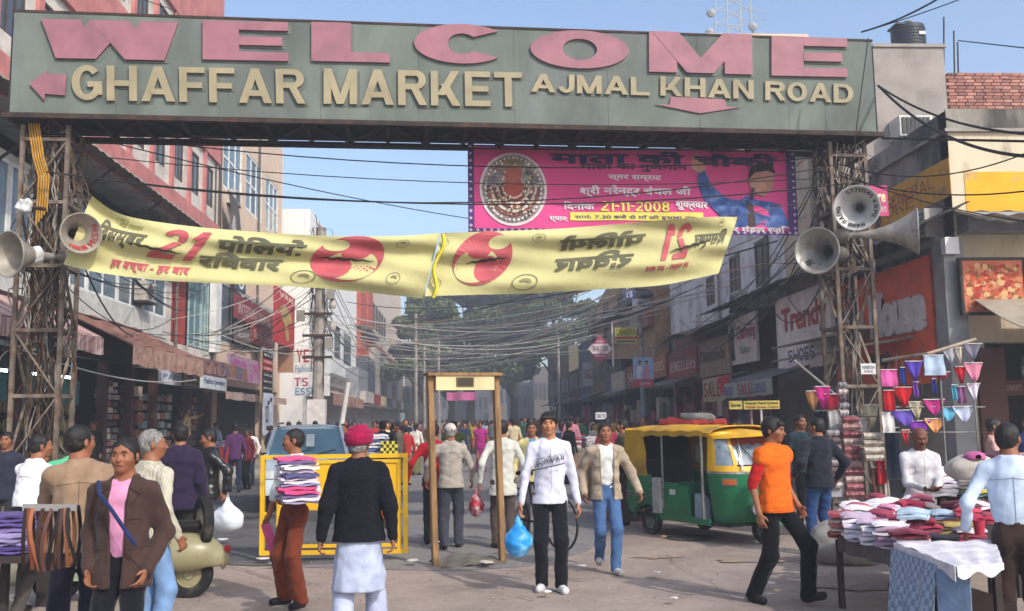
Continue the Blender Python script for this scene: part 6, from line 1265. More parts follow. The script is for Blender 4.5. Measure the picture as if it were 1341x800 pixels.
for pts, r_ in (([(120, 256, 12.7), (100, 240, 12.9), (76, 226, 13.3)], .006), ([(83, 346, 12.7), (72, 330, 13.2)], .006), ([(966, 284, 14.1), (1020, 270, 14.4), (1085, 262, 14.9)], .006), ([(941, 358, 14.1), (1000, 345, 14.5), (1090, 345, 14.9)], .006)): MB().tube([pD(*p) for p in pts], r_, 4).build('tie_string', wireB, tl if pts[0][0] < 500 else tr)
# ---------------------------------------------------------------- horn loudspeakers
alum = mat('horn_aluminium', hx('a9a8a4'), rough=.45, metal=.45, var=.15, vs=5, c2=hx('8b8175'), c2s=4, bump=.05); alin = mat('horn_inside', hx('9c9a97'), rough=.6, metal=.2, var=.2, vs=3)
def horn(label, px, py, d, rpx, aim, L, m=alum, writing=None, wc='222222', back=True):
    "px,py = centre of the mouth; aim = direction the mouth faces"
    c = pD(px, py, d); a = Vector(aim).normalized(); R_ = rpx / FPX * d; t = thing('horn_loudspeaker', label, 'loudspeaker', c, 'horn loudspeakers on the two towers')
    prof = [(R_ * (.13 + .87 * (k / 14) ** 2.4), -L + L * k / 14) for k in range(15)]
    mb = MB(); mb.lathe([(0, -L)] + prof + [(R_ * 1.03, .0), (R_ * 1.03, .018), (R_ * .98, .018)] + [(r_ * .96 - .004, z_ + .004) for r_, z_ in reversed(prof)] + [(0, -L + .01)], c, a, 36); mb.build('flare', m, t, smooth=True)
    MB().lathe([(0, -L - .2), (R_ * .3, -L - .2), (R_ * .33, -L - .1), (R_ * .3, -L), (R_ * .12, -L + .03)], c, a, 16).build('driver_unit', paint('6f6a62', metal=.3), t, smooth=True)
    MB().lathe([(.0, -L * .55), (R_ * .15, -L * .5), (R_ * .1, -L * .4), (0, -L * .35)], c, a, 12).build('throat_plug', mat('throat', (.03, .03, .03), bump=0), t, smooth=True)
    MB().tube([c - a * L * .9, c - a * L * .9 + Vector((0, .25, -.05))], .02, 6).build('bracket', steel_d, t)
    if writing:
        u = a.cross(Vector((0, 0, 1))).normalized() * -1; v = a.cross(u) * -1
        if v.z < 0: v = -v
        if (u.cross(v)).dot(a) < 0: u = -u
        for s_, a0, a1, rr, hh in writing:
            pl = PG
            def bd(x, y, dd): ang = R(a0 + (a1 - a0) * x); r_ = R_ * (rr + hh * y); k = (r_ / R_); zz = -L + L * max((k - .13) / .87, 0) ** (1 / 2.4); return c + (u * math.cos(ang) + v * math.sin(ang)) * (r_ * .955) + a * (zz + .02 + dd)
            block_uv(pl, s_, (0, 0), (1, 0), (0, 1), paint(wc), t, depth=0, bend=bd, a=.22)
    return t
camd = lambda c: (CP - c).normalized()
horn('round white-rimmed horn facing the camera, marked NAINI RADIO, on the right tower', 1122, 272, 14.0, 29, camd(pD(1122, 272, 14)) + Vector((-.15, 0, 0)), .55, m=mat('horn_white', hx('bdbdbb'), rough=.5, metal=.2, var=.1), writing=[('NAINI RADIO', 300, 160, .72, .2), ('K.B.Ph.57 11545', 360, 470 - 0, .72, .2)] and [('NAINI RADIO', -70, -190, .74, .18), ('57711545', 120, 30, .74, .18), ('K.B.Ph.', 20, -40, .74, .18)])
horn('grey horn turned left on the right tower, round emblem inside its mouth', 1070, 328, 14.2, 30, (-.75, -.75, -.08), .75, writing=[('ABC', -150, -120, .62, .2)])
horn('long grey horn pointing right on the right tower', 1201, 303, 14.4, 30, (.93, -.42, -.02), .98)
horn('dull grey horn facing right with red MUNNA lettering on the left tower', 106, 305, 12.5, 26, (.62, -.8, -.12), .62, m=mat('horn_dull', hx('9a948a'), rough=.55, metal=.3, var=.15), writing=[('MUNNA', -60, -130, .66, .24), ('PH.5764', 40, -50, .66, .24)], wc='a03028')
horn('dull grey horn cut by the left edge of the photo', 12, 333, 12.6, 30, (-.5, -.85, -.1), .8, m=MATS['horn_dull'])
for px, py, nm in ((32, 270, 'crumpled plastic-wrapped lamp on the left tower, upper one'), (48, 334, 'crumpled plastic-wrapped lamp on the left tower, lower one')):
    c = pD(px, py, 12.9); t = thing('wrapped_lamp', nm, 'lamp', c); g_ = SDF(np.array(c) - .22, np.array(c) + .22, .02); g_.ell(c, (.1, .09, .12)); g_.fold(.035, 30, int(px)); soft('plastic_wrap', g_, mat('plastic_white', hx('c4c4c4'), rough=.35, bump=.3, bs=12), t).location = -Vector(t.location); MB().tube([c, c + Vector((.1, .4, .05))], .03, 6).build('arm', steel_d, t)
sign('small pink Times store poster behind the round horn', Plane((0, 14.9, 0), (1, 0, 0), (0, 0, 1)), 1096, 243, 283, 1163, 'b04070', [('Times Store', .05, .45, .95, .85, 'd8c8a0', dict(bold=.03)), ('TAJ SHAHNAZ 9811', .3, .12, .95, .32, 'd0b0b8')], th=.02)
sign('small white price card tied to the right tower', Plane(tR + Vector((0, -.4, 0)), (1, .1, 0), (0, 0, 1)), 1127, 476, 490, 1147, 'c8c8c8', [('HARESH', .1, .5, .9, .8, '6a6a78'), ('SALE', .2, .15, .8, .4, '6a6a78')], th=.02)
# ---------------------------------------------------------------- overhead wires, each its own
def wire(a, b, sag, r, m, label, group, n=14):
    a, b = Vector(a), Vector(b); P = [a.lerp(b, i / n) - Vector((0, 0, 4 * sag * (i / n) * (1 - i / n))) for i in range(n + 1)]
    return MB().tube(P, r, 5, False).build('overhead_wire', m, label=label, cat='wire', group=group)
g = random.Random(21); GA = 'grey wires fanning from the right side to the far left poles'; LA = 'pale grey wire sagging across the street before the trees'
silver = mat('cable_silver', hx('b0aca4'), rough=.5, bump=0)
for i in range(25):
    a = Vector((g.uniform(6.6, 8.6), g.uniform(22, 44), g.uniform(5.2, 7.4))); b = Vector((g.uniform(-7.5, -5), g.uniform(48, 95), g.uniform(5.5, 8.5))); wire(a, b, g.uniform(.5, 1.6), .021 if i % 2 else .013, silver if i % 3 else wireM, ('thick ' if i % 2 else 'thin ') + ('pale grey' if i % 3 else 'black') + ' wire sagging across the street before the trees', GA)
for i in range(12):
    a = Vector((g.uniform(5.8, 7), g.uniform(34, 50), g.uniform(4.6, 6.6))); b = Vector((g.uniform(-7.0, -5), g.uniform(30, 60), g.uniform(4.5, 7))); wire(a, b, g.uniform(.4, 1.3), g.uniform(.01, .018), silver, 'pale wire slung low between the nearer right poles and left shop fronts', GA)
for i, (x0, y0, d0, x1, y1, d1, s_, r_) in enumerate([(250, 178, 14.2, 1090, 186, 15.6, .06, .022), (250, 182, 14.3, 1090, 192, 15.6, .1, .016), (180, 183, 14.4, 1100, 204, 15.4, .3, .01), (130, 205, 14, 1100, 232, 15.2, .25, .008), (100, 230, 13.6, 1100, 215, 15.0, .5, .01), (60, 225, 13.4, 1110, 240, 15.0, .4, .012), (120, 180, 14, 640, 290, 22, .1, .01)]):
    wire(pD(x0, y0, d0), pD(x1, y1, d1), s_, r_, wireM, ['thickest black cable hanging close under the WELCOME sign', 'second thick cable just below the thickest one', 'thin cable crossing the top of the pink banner', 'fine wire crossing the pink banner at the portrait', 'long sagging wire from the left tower over the pink banner', 'lower sagging cable crossing the sky gap', 'thin wire slanting down across the sky from the left tower'][i], 'black cables under the sign')
for i, (x0, y0, d0, x1, y1, d1, s_, r_) in enumerate([(1128, 42, 14.2, 1236, -6, 13, .05, .014), (1128, 42, 14.2, 1265, -4, 12.5, .02, .008), (1150, 112, 15.3, 1341, 175, 10, .15, .016), (1150, 112, 15.3, 1350, 205, 9.5, .25, .02), (1155, 181, 15.2, 1345, 185, 12, .0, .018), (1100, 215, 15, 1345, 200, 12, .25, .01), (1100, 230, 15, 1345, 250, 11, .15, .01), (1100, 225, 15, 1345, 290, 10.5, .1, .008), (1255, 53, 22.9, 1345, 63, 20, 0, .014)]):
    wire(pD(x0, y0, d0), pD(x1, y1, d1), s_, r_, wireM, ['thick wire rising from the sign corner past the water tank', 'thin wire rising beside the thick one past the tank', 'upper drooping cable right of the sign, over the cream wall', 'lower drooping cable right of the sign', 'straight black cable level across the corner house', 'thin wire across the stained side wall', 'wire crossing the yellow painted band', 'lowest wire slanting over the cream front wall', 'short wire above the brick parapet'][i], 'wires right of the sign')
for i in range(12): wire(tR + Vector((g.uniform(-.3, .1), .1, g.uniform(4.2, 6))), Vector((8.6 + g.uniform(-.3, .3), g.uniform(24, 40), g.uniform(4.3, 5.6))), g.uniform(.2, 1.2), g.uniform(.008, .02), wireM, 'black wire drooping from the right tower toward the Trendy Shoes board', 'wires drooping behind the right tower')
for i in range(12): wire(tL + Vector((g.uniform(0, .3), .1, g.uniform(3.8, 5.6))), Vector((g.uniform(-8.9, -7.2), g.uniform(24, 31), g.uniform(3.6, 6.8))), g.uniform(.1, .9), g.uniform(.007, .018), wireM, 'dark wire running from the left tower along the shop fronts', 'wires on the left shop fronts')
for i in range(14): wire(Vector((g.uniform(-8.8, -7.6), g.uniform(26, 34), g.uniform(3.9, 5.2))), Vector((pp.x + g.uniform(-.3, .3), pp.y, g.uniform(3.6, 7.4))), g.uniform(.1, .6), g.uniform(.008, .016), wireM if i % 2 else silver, ('black' if i % 2 else 'pale') + ' wire linking the left shop fronts with the concrete pole', 'wires at the concrete pole')
for i in range(14): wire(Vector((pp.x, pp.y, g.uniform(4, 7.6))), Vector((g.uniform(-7.6, -6.4), g.uniform(58, 95), g.uniform(5, 8.5))), g.uniform(.2, 1), .014, wireM, 'dark wire running from the concrete pole down the left row', 'wires down the left row')
wire(pD(190, 0, 11.8), pD(230, 14, 13.2), 0, .006, wireM, 'thin wire crossing above the left part of the sign', 'thin loose wires'); wire(pD(1137, 50, 14.5), pD(1118, 196, 14.6), -.0, .008, wireM, 'cable hanging down over the right end of the sign face', 'thin loose wires')
wire((-7.0, 15.6, 2.9), (-7.3, 27, 2.9), .25, .015, silver, 'beaded cord sagging along the left shop fronts', 'thin loose wires')
for i, (x0, y0, Y0, x1, y1, Y1) in enumerate([(470, 430, 60, 900, 345, 34), (500, 452, 66, 905, 352, 32)]): wire(pY(x0, y0, Y0), pY(x1, y1, Y1), .5, .02, mat('cable_ochre', hx('a8874a')), ['upper', 'lower'][i] + ' ochre cable crossing in front of the trees', 'ochre cables')
# ---------------------------------------------------------------- vehicles
rub = mat('rubber', hx('232323'), rough=.85, bump=.1, var=.3, c2=hx('4a4440'), c2s=6, c2t=.6); chrome = mat('chrome', hx('c8c8c8'), metal=.9, rough=.25, bump=0); gmet = mat('grey_metal', hx('7a7a78'), metal=.4, rough=.5)
def wheel(par, c, r, w_, axis, rim=gmet, name='wheel', hub=.55):
    c = Vector(c); a = Vector(axis).normalized()
    o = MB().lathe([(r * hub, -w_ * .35), (r * .8, -w_ * .5), (r * .95, -w_ * .42), (r, -w_ * .2), (r, w_ * .2), (r * .95, w_ * .42), (r * .8, w_ * .5), (r * hub, w_ * .35), (r * hub, -w_ * .35)], c, a, 28).build(name, rub, par, True, local=True)
    MB().lathe([(0, -w_ * .3), (r * .2, -w_ * .36), (r * .25, -w_ * .2), (r * .5, -w_ * .15), (r * hub, -w_ * .34), (r * hub, w_ * .34), (r * .5, w_ * .15), (r * .25, w_ * .2), (r * .2, w_ * .36), (0, w_ * .3)], c, a, 20).build('rim', rim, o, True, local=True); return o
agr = mat('auto_green', hx('176b42'), rough=.35, var=.12, vs=2, bump=.02, spec=.5, c2=hx('2a5c44'), c2s=1.6, c2t=.58); ayl = mat('auto_yellow', hx('d9a71c'), rough=.4, var=.08, vs=2, bump=.02, spec=.5); aycan = mat('auto_canvas', hx('bf9426'), rough=.85, var=.15, vs=2.5, c2=hx('97783a'), c2s=2, c2t=.56, bump=.25, bs=12); blk = mat('black_plastic', hx('1c1c1c'), rough=.6, bump=0)
RW = pG(835, 700); ha = R(-64); hv = Vector((math.cos(ha), math.sin(ha), 0)); lv = Vector((-hv.y, hv.x, 0)); A0 = RW + lv * .58
au = thing('auto_rickshaw', 'green and yellow three-wheeled auto-rickshaw parked facing right', 'auto-rickshaw', (A0.x, A0.y, 0), rz=ha)
def ab(nm, m, fn, smooth=False, par=au): mb = MB(); fn(mb); return mb.build(nm, m, par, smooth, local=True)
W2 = .64
wheel(au, (0, -.54, .21), .215, .12, (0, 1, 0)); wheel(au, (0, .54, .21), .215, .12, (0, 1, 0)); wheel(au, (1.95, 0, .21), .215, .11, (-.15, 1, 0))
def sidep(y, s_):   # lower side panel outline in (x,z)
    return [(-.52, .5), (-.5, .93), (.12, .95), (.14, .62), (.32, .44), (.72, .42), (.78, .62), (.82, .8), (1.02, .8), (1.08, .36), (1.5, .34), (1.5, .26), (.35, .26), (.28, .33), (.2, .43), (.02, .48), (-.22, .42), (-.3, .3), (-.45, .34)]
for s_ in (-1, 1): ab('side_panel', agr, lambda mb: mb.prism([(x, s_ * W2, z) for x, z in sidep(0, s_)], (0, -s_ * .03, 0)))
ab('rear_panel', agr, lambda mb: mb.grid(lambda u, v: (-.5 - .06 * math.sin(math.pi * u) - .02 * v, -W2 + 2 * W2 * u, .34 + .6 * v), 16, 4), True)
ab('floor', blk, lambda mb: mb.box(-.45, 1.9, -W2 + .02, W2 - .02, .27, .31))
for s_ in (-1, 1):
    ab('rear_mudguard', agr, lambda mb: mb.grid(lambda u, v: (-.0 + .3 * math.cos(math.pi * u), s_ * (W2 + .005 + .04 * v), .24 + .27 * math.sin(math.pi * u)), 14, 3), True)
    ab('bumper_rail', gmet, lambda mb: [mb.tube([(-.5, s_ * (W2 + .03), z), (-.1, s_ * (W2 + .04), z), (.05, s_ * (W2 + .02), z - .01)], .012, 6) for z in (.6, .65)])
ab('passenger_seat', cloth('2a2c2e'), lambda mb: [mb.box(-.3, .2, -.56, .56, .5, .66), mb.box(-.42, -.28, -.56, .56, .6, 1.15)]); ab('driver_seat', cloth('33302c'), lambda mb: mb.box(.85, 1.1, -.35, .35, .55, .7)); ab('partition', agr, lambda mb: mb.box(.78, .82, -.6, .6, .31, .85))
ab('engine_box', agr, lambda mb: mb.box(.3, .8, -.6, .6, .28, .4))
# front cowl: rounded nose
def nose(u, v, off=0.):
    t_ = (u - .5) * 2; a = math.pi * .5 * t_; z = .3 + .72 * v; wd = (.52 + .1 * v + off) ; ln_ = .62 + off - .08 * v - .18 * (1 - v) ** 2
    return (1.46 + ln_ * abs(math.cos(a)) ** .75, wd * math.copysign(abs(math.sin(a)) ** .85, math.sin(a)), z)
ab('front_cowl', agr, lambda mb: mb.grid(lambda u, v: nose(u, v), 36, 14), True)
ab('chrome_strip', chrome, lambda mb: mb.grid(lambda u, v: nose(u, .985 + .05 * v, .006), 36, 1), True)
def up_(u, v): x, y, z = nose(u, 1.); return (x - .3 * v ** 1.2 * (1 if abs(u - .5) < .5 else 0) * math.cos(math.pi * (u - .5)), y * (1 - .06 * v), 1.03 + .58 * v)
def quadframe(mb, u0, u1, v0, v1, th, n=8):
    for (a0, a1, b0_, b1_) in ((u0, u1, v0, v0 + th), (u0, u1, v1 - th, v1), (u0, u0 + th * .45, v0, v1), (u1 - th * .45, u1, v0, v1)): mb.grid(lambda u, v: Vector(up_(a0 + (a1 - a0) * u, b0_ + (b1_ - b0_) * v)), n, 3)
ab('windscreen_frame', ayl, lambda mb: (quadframe(mb, .0, 1., 0, 1., .17, 30)), True)
ab('windscreen_pillar', ayl, lambda mb: [mb.grid(lambda u, v: up_(c_ + (u - .5) * .035, v), 2, 6) for c_ in (.27, .73)], True)
wsm = mat('windscreen', hx('7f8c98'), rough=.1, bump=0, spec=.8, var=.15, c2=hx('4a5258'), c2s=5)
wso = ab('windscreen', wsm, lambda mb: mb.grid(lambda u, v: Vector(up_(.285 + .43 * u, .15 + .68 * v)) - Vector((.015, 0, 0)), 14, 4), True)
for c0, c1 in ((.08, .26), (.74, .92)): ab('side_glass', wsm, lambda mb: mb.grid(lambda u, v: Vector(up_(c0 + (c1 - c0) * u, .15 + .68 * v)) * .995, 8, 4), True)
ab('windscreen_rubber', blk, lambda mb: [mb.tube([up_(.285 + .43 * k / 12, v) for k in range(13)], .012, 5) for v in (.17, .83)]); ab('wiper', blk, lambda mb: mb.beam(Vector(up_(.46, .16)) + Vector((.02, 0, 0)), Vector(up_(.36, .7)) + Vector((.02, 0, 0)), .012))
ab('screen_garland', cloth('8a3a2a'), lambda mb: mb.grid(lambda u, v: Vector(up_(.285 + .43 * u, .84 - .14 * v - .03 * math.sin(u * 30) * v)) + Vector((.012, 0, 0)), 30, 2))
ab('grab_bar', chrome, lambda mb: mb.tube([Vector(up_(.3, .05)) + Vector((.06, 0, .0)), Vector(up_(.33, .5)) + Vector((.05, 0, 0)), Vector(up_(.36, .95)) + Vector((.03, 0, 0))], .014, 6))
ab('headlamp', chrome, lambda mb: mb.lathe([(0, -.02), (.09, -.02), (.105, .05), (.095, .07), (.085, .055)], (2.03, -.22, .52), (1, -.25, 0), 18), True); ab('headlamp_glass', mat('lamp_glass', hx('c8ccd0'), rough=.15, bump=0), lambda mb: mb.lathe([(0, .08), (.05, .075), (.088, .05)], (2.03, -.22, .52), (1, -.25, 0), 18), True)
ab('headlamp', chrome, lambda mb: mb.lathe([(0, -.02), (.09, -.02), (.105, .05), (.095, .07), (.085, .055)], (2.03, .22, .52), (1, .25, 0), 18), True)
ab('indicator', mat('indicator_orange', hx('c0622c'), rough=.3, bump=0), lambda mb: mb.grid(lambda u, v: Vector(nose(.13 + .12 * u, .78 + .1 * v, .02)), 6, 2), True); ab('indicator_rim', gmet, lambda mb: mb.grid(lambda u, v: Vector(nose(.115 + .15 * u, .755 + .15 * v, .012)), 6, 2), True)
ab('front_mudguard', agr, lambda mb: mb.grid(lambda u, v: (1.95 + .27 * math.cos(R(20 + 140 * u)), -.1 + .2 * v, .2 + .27 * math.sin(R(20 + 140 * u))), 14, 3), True); ab('number_plate', paint('c9a820'), lambda mb: mb.box(2.0, 2.02, -.2, .2, .3, .4)); ab('fork', blk, lambda mb: [mb.beam((1.95, s_ * .07, .21), (1.85, s_ * .07, .75), .03) for s_ in (-1, 1)])
# canvas roof
def roof(u, v): a = (v - .5) * 2; x = -.55 + 2.1 * u; e = .05 * (u * 4 - .2) if u < .05 else 0; return (x, a * (W2 + .03) * (1 - .05 * (abs(a) > .9)), 1.73 - .11 * abs(a) ** 3.2 - .05 * max(0, 1 - u * 9) ** 2 - .03 * abs(math.sin(u * math.pi * 3)) * (1 - abs(a)) - .02 * u)
ab('canvas_roof', aycan, lambda mb: mb.slab(roof, 40, 16, (0, 0, -.02)), True)
ab('rear_canvas', aycan, lambda mb: mb.grid(lambda u, v: (-.5 - .09 * (1 - v) * 0 - .05 * math.sin(math.pi * v), -W2 - .01 + (2 * W2 + .02) * u, .93 + .74 * v), 10, 8), True)
for s_ in (-1, 1):
    ab('quarter_canvas', aycan, lambda mb: mb.grid(lambda u, v: (-.52 + (.5 + .07 * (1 - v)) * u + .02 * (1 - v), s_ * (W2 + .012 + .012 * math.sin(v * 9) * u), .92 + .72 * v), 8, 10), True); ab('canvas_flap', aycan, lambda mb: mb.grid(lambda u, v: (-.05 + 1.5 * u, s_ * (W2 + .03), 1.63 - .08 * v - .012 * math.sin(u * 26)), 30, 2), True)
ab('front_visor', ayl, lambda mb: mb.slab(lambda u, v: (1.3 + .8 * math.cos(math.pi * .5 * abs(v - .5) * 1.7) ** .7 * u, (v - .5) * 1.22, 1.67 - .06 * u - .05 * abs(v - .5) * 2), 8, 16, (0, 0, -.05)), True)
for s_ in (-1, 1): ab('post', gmet, lambda mb: [mb.tube([(.42, s_ * (W2 - .01), .6), (.42, s_ * (W2 - .01), 1.62)], .016, 6), mb.tube([(1.36, s_ * (W2 - .01), .35), (1.36, s_ * (W2 - .01), 1.62)], .025, 6)])
ab('side_rail', gmet, lambda mb: [mb.tube([(.1, -W2 - .01, z), (.45, -W2 - .01, z)], .012, 6) for z in (.62, .72, .84)]); ab('side_mirror', blk, lambda mb: mb.box(1.3, 1.36, -W2 - .1, -W2 - .02, 1.18, 1.42)); ab('roll_of_sheets', mat('grey_cloth_wrap', hx('9a9a98'), rough=.9), lambda mb: mb.box(.22, .4, -W2 - .05, -W2 + .05, .36, .9)); ab('dark_lining', DARK, lambda mb: mb.box(-.44, -.42, -.6, .6, .9, 1.6))
ab('side_plate', paint('b8c0b8'), lambda mb: mb.box(.6, .74, -W2 - .006, -W2 - .002, .66, .74))
ab('kick_panel', agr, lambda mb: mb.prism([(.46, -W2 + .005, .3), (.8, -W2 + .005, .3), (.8, -W2 + .005, .84), (.46, -W2 + .005, .84)], (0, .02, 0)))
for o_ in ((.95, -.4),): t = thing('plastic_can', 'pale blue plastic jerry can standing in the auto-rickshaw doorway', 'jerry can', tuple(A0 + Vector((.14, 0, 0)) + hv * 1.06 - lv * .44)[:2] + (.285,), rz=ha); MB().prism([(-.1, -.06, 0), (.1, -.06, 0), (.08, -.06, .26), (-.02, -.06, .34), (-.08, -.06, .34)], (0, .12, 0)).build('can', mat('plastic_bluegrey', hx('8fa0ae'), rough=.4, bump=0), t, local=True)
t = thing('roof_load', 'tied red and grey bundle lying on top of a cart behind the auto-rickshaw', 'bundle', pD(915, 553, 16.5)); cc = Vector(t.location); g_ = SDF(np.array(cc) - (.9, .4, .3), np.array(cc) + (.9, .4, .3), .03); g_.cap(cc - Vector((.6, 0, 0)), cc + Vector((.4, 0, 0)), .08); g_.fold(.03, 14, 4); soft('bundle', g_, cloth('9a3830'), t).location = -cc; g_ = SDF(np.array(cc) - (.9, .4, .3), np.array(cc) + (.9, .4, .4), .03); g_.cap(cc - Vector((.3, .05, -.12)), cc + Vector((.25, 0, .08)), .06); g_.fold(.03, 14, 5); soft('grey_bundle', g_, cloth('7a7874'), t).location = -cc
au.scale = [.9] * 3; au.location.x += .14
# silver estate car behind the barrier
cpt = mat('car_silver_blue', hx('b4c2c8'), rough=.35, metal=.25, bump=0, var=.05); cg_ = mat('car_glass', hx('55788a'), rough=.08, bump=0, spec=.8, var=.15, vs=2); cpos = feet(402, 19)
car = thing('parked_car', 'silver-blue estate car with sticker on windscreen behind the yellow barrier', 'car', (cpos.x, cpos.y, 0), rz=R(-90) + R(7))
def cb(nm, m, fn, smooth=False, par=car): mb = MB(); fn(mb); return mb.build(nm, m, par, smooth, local=True)
# x forward (towards the camera), y left
prof_ = [(-1.6, .35), (-1.65, .9), (-1.55, 1.0), (1.1, 1.02), (1.85, .86), (2.0, .7), (2.02, .35)]
cb('body', cpt, lambda mb: mb.prism([(x - .9, -.82, z) for x, z in prof_], (0, 1.64, 0)), True)
def cabin(v, fx, rx, hw): return (fx, rx, hw)
lv0, lv1 = (1.0, 1.05 - .9, -1.6 - .9, .8), (1.62, .35 - .9, -1.5 - .9, .64)
def cq(mb, pts): mb.add(pts, [tuple(range(len(pts)))])
def crn(f_, s_): z = lv0[0] + (lv1[0] - lv0[0]) * f_; return z, lv0[1] + (lv1[1] - lv0[1]) * f_, lv0[2] + (lv1[2] - lv0[2]) * f_, lv0[3] + (lv1[3] - lv0[3]) * f_
def ring(f_): z, fx, rx, hw = crn(f_, 0); return [(fx, -hw, z), (fx, hw, z), (rx, hw, z), (rx, -hw, z)]
cb('cabin_glass', cg_, lambda mb: (mb.add(ring(.0) + ring(.97), [(0, 1, 5, 4), (1, 2, 6, 5), (2, 3, 7, 6), (3, 0, 4, 7)])))
cb('roof', cpt, lambda mb: mb.slab(lambda u, v: (lv1[1] + .06 + (lv1[2] - lv1[1] - .06) * u, (v - .5) * 2 * (lv1[3] + .03), 1.60 + .06 * math.sin(math.pi * min(u * 1.4, 1)) ** .5 - .05 * abs(v - .5) ** 3 * 8), 10, 10, (0, 0, -.04)), True)
for s_ in (-1, 1):
    cb('pillar', cpt, lambda mb: [mb.beam((lv0[1] + .02, s_ * .8, 1.0), (lv1[1] + .04, s_ * .65, 1.6), .07), mb.beam((-1.0, s_ * .8, 1.0), (-1.05, s_ * .66, 1.6), .05), mb.beam((-1.7, s_ * .8, 1.0), (-1.7, s_ * .66, 1.6), .06)]); cb('roof_rail', mat('rail_dark', hx('55585c'), metal=.5, rough=.4), lambda mb: mb.tube([(lv1[1] - .1, s_ * .6, 1.68), (lv1[1] - 1.7, s_ * .6, 1.7)], .022, 6)); cb('side_mirror', blk, lambda mb: mb.box(0, .12, s_ * .84 - .06 * (s_ < 0) , s_ * .84 + .12 * (1 if s_ > 0 else .5), .98, 1.12)); cb('headlight', mat('lamp_glass', hx('c8ccd0')), lambda mb: mb.box(1.08, 1.13, s_ * .62 - .15, s_ * .62 + .15, .66, .8))
    for x_ in (.65, -1.9): wheel(car, (x_, s_ * .76, .31), .31, .18, (0, 1, 0))
cb('windscreen_sticker', paint('b8c4c4'), lambda mb: cq(mb, [(.0 + .02, -.02, 1.22), (.0 + .02, .14, 1.22), (-.28 + .02, .14, 1.46), (-.28 + .02, -.02, 1.46)])); cb('grille', blk, lambda mb: mb.box(1.1, 1.125, -.4, .4, .5, .68)); cb('wiper', blk, lambda mb: [mb.beam((.13, -.5, 1.04), (.0, .05, 1.15), .015), mb.beam((.13, .1, 1.04), (.0, .55, 1.15), .015)])
car.scale = [.98] * 3
# scooter parked at left, facing left
SCp = pG(150, 792); sc_ = thing('scooter', 'old cream scooter with spare wheel parked among the men at left', 'scooter', (SCp.x, SCp.y + .25, 0), rz=R(184)); so_ = Vector((SCp.x, SCp.y + .25, 0))
spc = mat('scooter_cream', hx('8e8868'), rough=.35, var=.12, vs=3, c2=hx('6a5c48'), c2s=3, c2t=.64, bump=.02, spec=.5); spg = mat('scooter_green_grey', hx('8e9c88'), rough=.4, var=.1, c2=hx('6a5c48'), c2s=3, c2t=.64, bump=.02)
wheel(sc_, (.62, 0, .22), .225, .1, (0, 1, 0), spg); wheel(sc_, (-.6, 0, .22), .225, .1, (0, 1, 0), spc); wheel(sc_, (-.72, 0, .72), .235, .1, (1, .5, 0), spc, name='spare_wheel')
g_ = SDF((-1, -.3, .1), (.2, .3, 1.), .018); g_.ell((-.55, 0, .42), (.36, .2, .2)); g_.cap((-.85, 0, .35), (-.3, 0, .45), .12, .1, k=.05); g_.box((-.6, 0, .2), (.3, .09, .12), .02, op='sub', k=.02); soft('rear_cowl', g_, spc, sc_)
g_ = SDF((.2, -.25, .1), (1, .25, .6), .018); g_.ell((.62, 0, .33), (.32, .12, .17)); g_.ell((.62, 0, .2), (.27, .09, .22), op='sub', k=.01); soft('front_mudguard', g_, spg, sc_)
ab('leg_shield', spg, lambda mb: mb.grid(lambda u, v: (.42 - .16 * v + .1 * abs(u - .5), (u - .5) * .6 * (1 - .3 * v), .25 + .62 * v), 10, 8), True, sc_); ab('floorboard', spg, lambda mb: mb.box(-.3, .42, -.2, .2, .22, .27), False, sc_); g_ = SDF((-.95, -.2, .5), (.0, .2, .85), .018); g_.cap((-.65, 0, .68), (-.2, 0, .68), .09, .1, flat=((0, 0, 1), .6)); soft('seat', g_, cloth('1d1b1a', rough=.5), sc_)
ab('handlebar', gmet, lambda mb: [mb.tube([(.3, -.33, .98), (.36, -.1, .96), (.36, .1, .96), (.3, .33, .98)], .018, 6), mb.tube([(.36, 0, .95), (.6, 0, .3)], .03, 6)], False, sc_); ab('headlamp', chrome, lambda mb: mb.lathe([(0, -.06), (.06, -.05), (.08, .04), (0, .06)], (.43, 0, .95), (1, 0, 0), 14), True, sc_); ab('tail_lamp', paint('8a2020'), lambda mb: mb.box(-.98, -.93, -.04, .04, .42, .48), False, sc_)
# bicycle half hidden behind the man in the white shirt
bp_ = feet(729, 12.3); bk = thing('bicycle', 'black bicycle standing behind the man in the white printed shirt', 'bicycle', (bp_.x, bp_.y, 0), rz=R(100))
def bw(c):
    n_ = 36; o = MB().tube([(c[0] + .33 * math.cos(2 * math.pi * k / n_), c[1], .34 + .33 * math.sin(2 * math.pi * k / n_)) for k in range(n_ + 1)], .016, 6, False).build('wheel', rub, bk, local=True); MB().tube([(c[0], c[1] - .03, .34), (c[0], c[1] + .03, .34)], .02, 6).build('hub', gmet, o, local=True); s_ = MB()
    for k in range(16): a = 2 * math.pi * k / 16; s_.beam((c[0], c[1], .34), (c[0] + .32 * math.cos(a), c[1], .34 + .32 * math.sin(a)), .004)
    s_.build('spokes', gmet, o, local=True)
bk.rotation_euler.z = R(-58)
bw((.0, 0)); bw((-1.02, 0)); ab('frame', blk, lambda mb: [mb.tube(p_, .016, 6) for p_ in ([(0, 0, .34), (-.12, 0, .85), (-.14, 0, 1.0)], [(-.13, 0, .82), (-.68, 0, .82)], [(-.1, 0, .72), (-.55, 0, .32)], [(-.55, 0, .32), (-.7, 0, .9)], [(-.68, 0, .78), (-1.02, 0, .34)], [(-.55, 0, .32), (-1.02, 0, .34)])], False, bk)
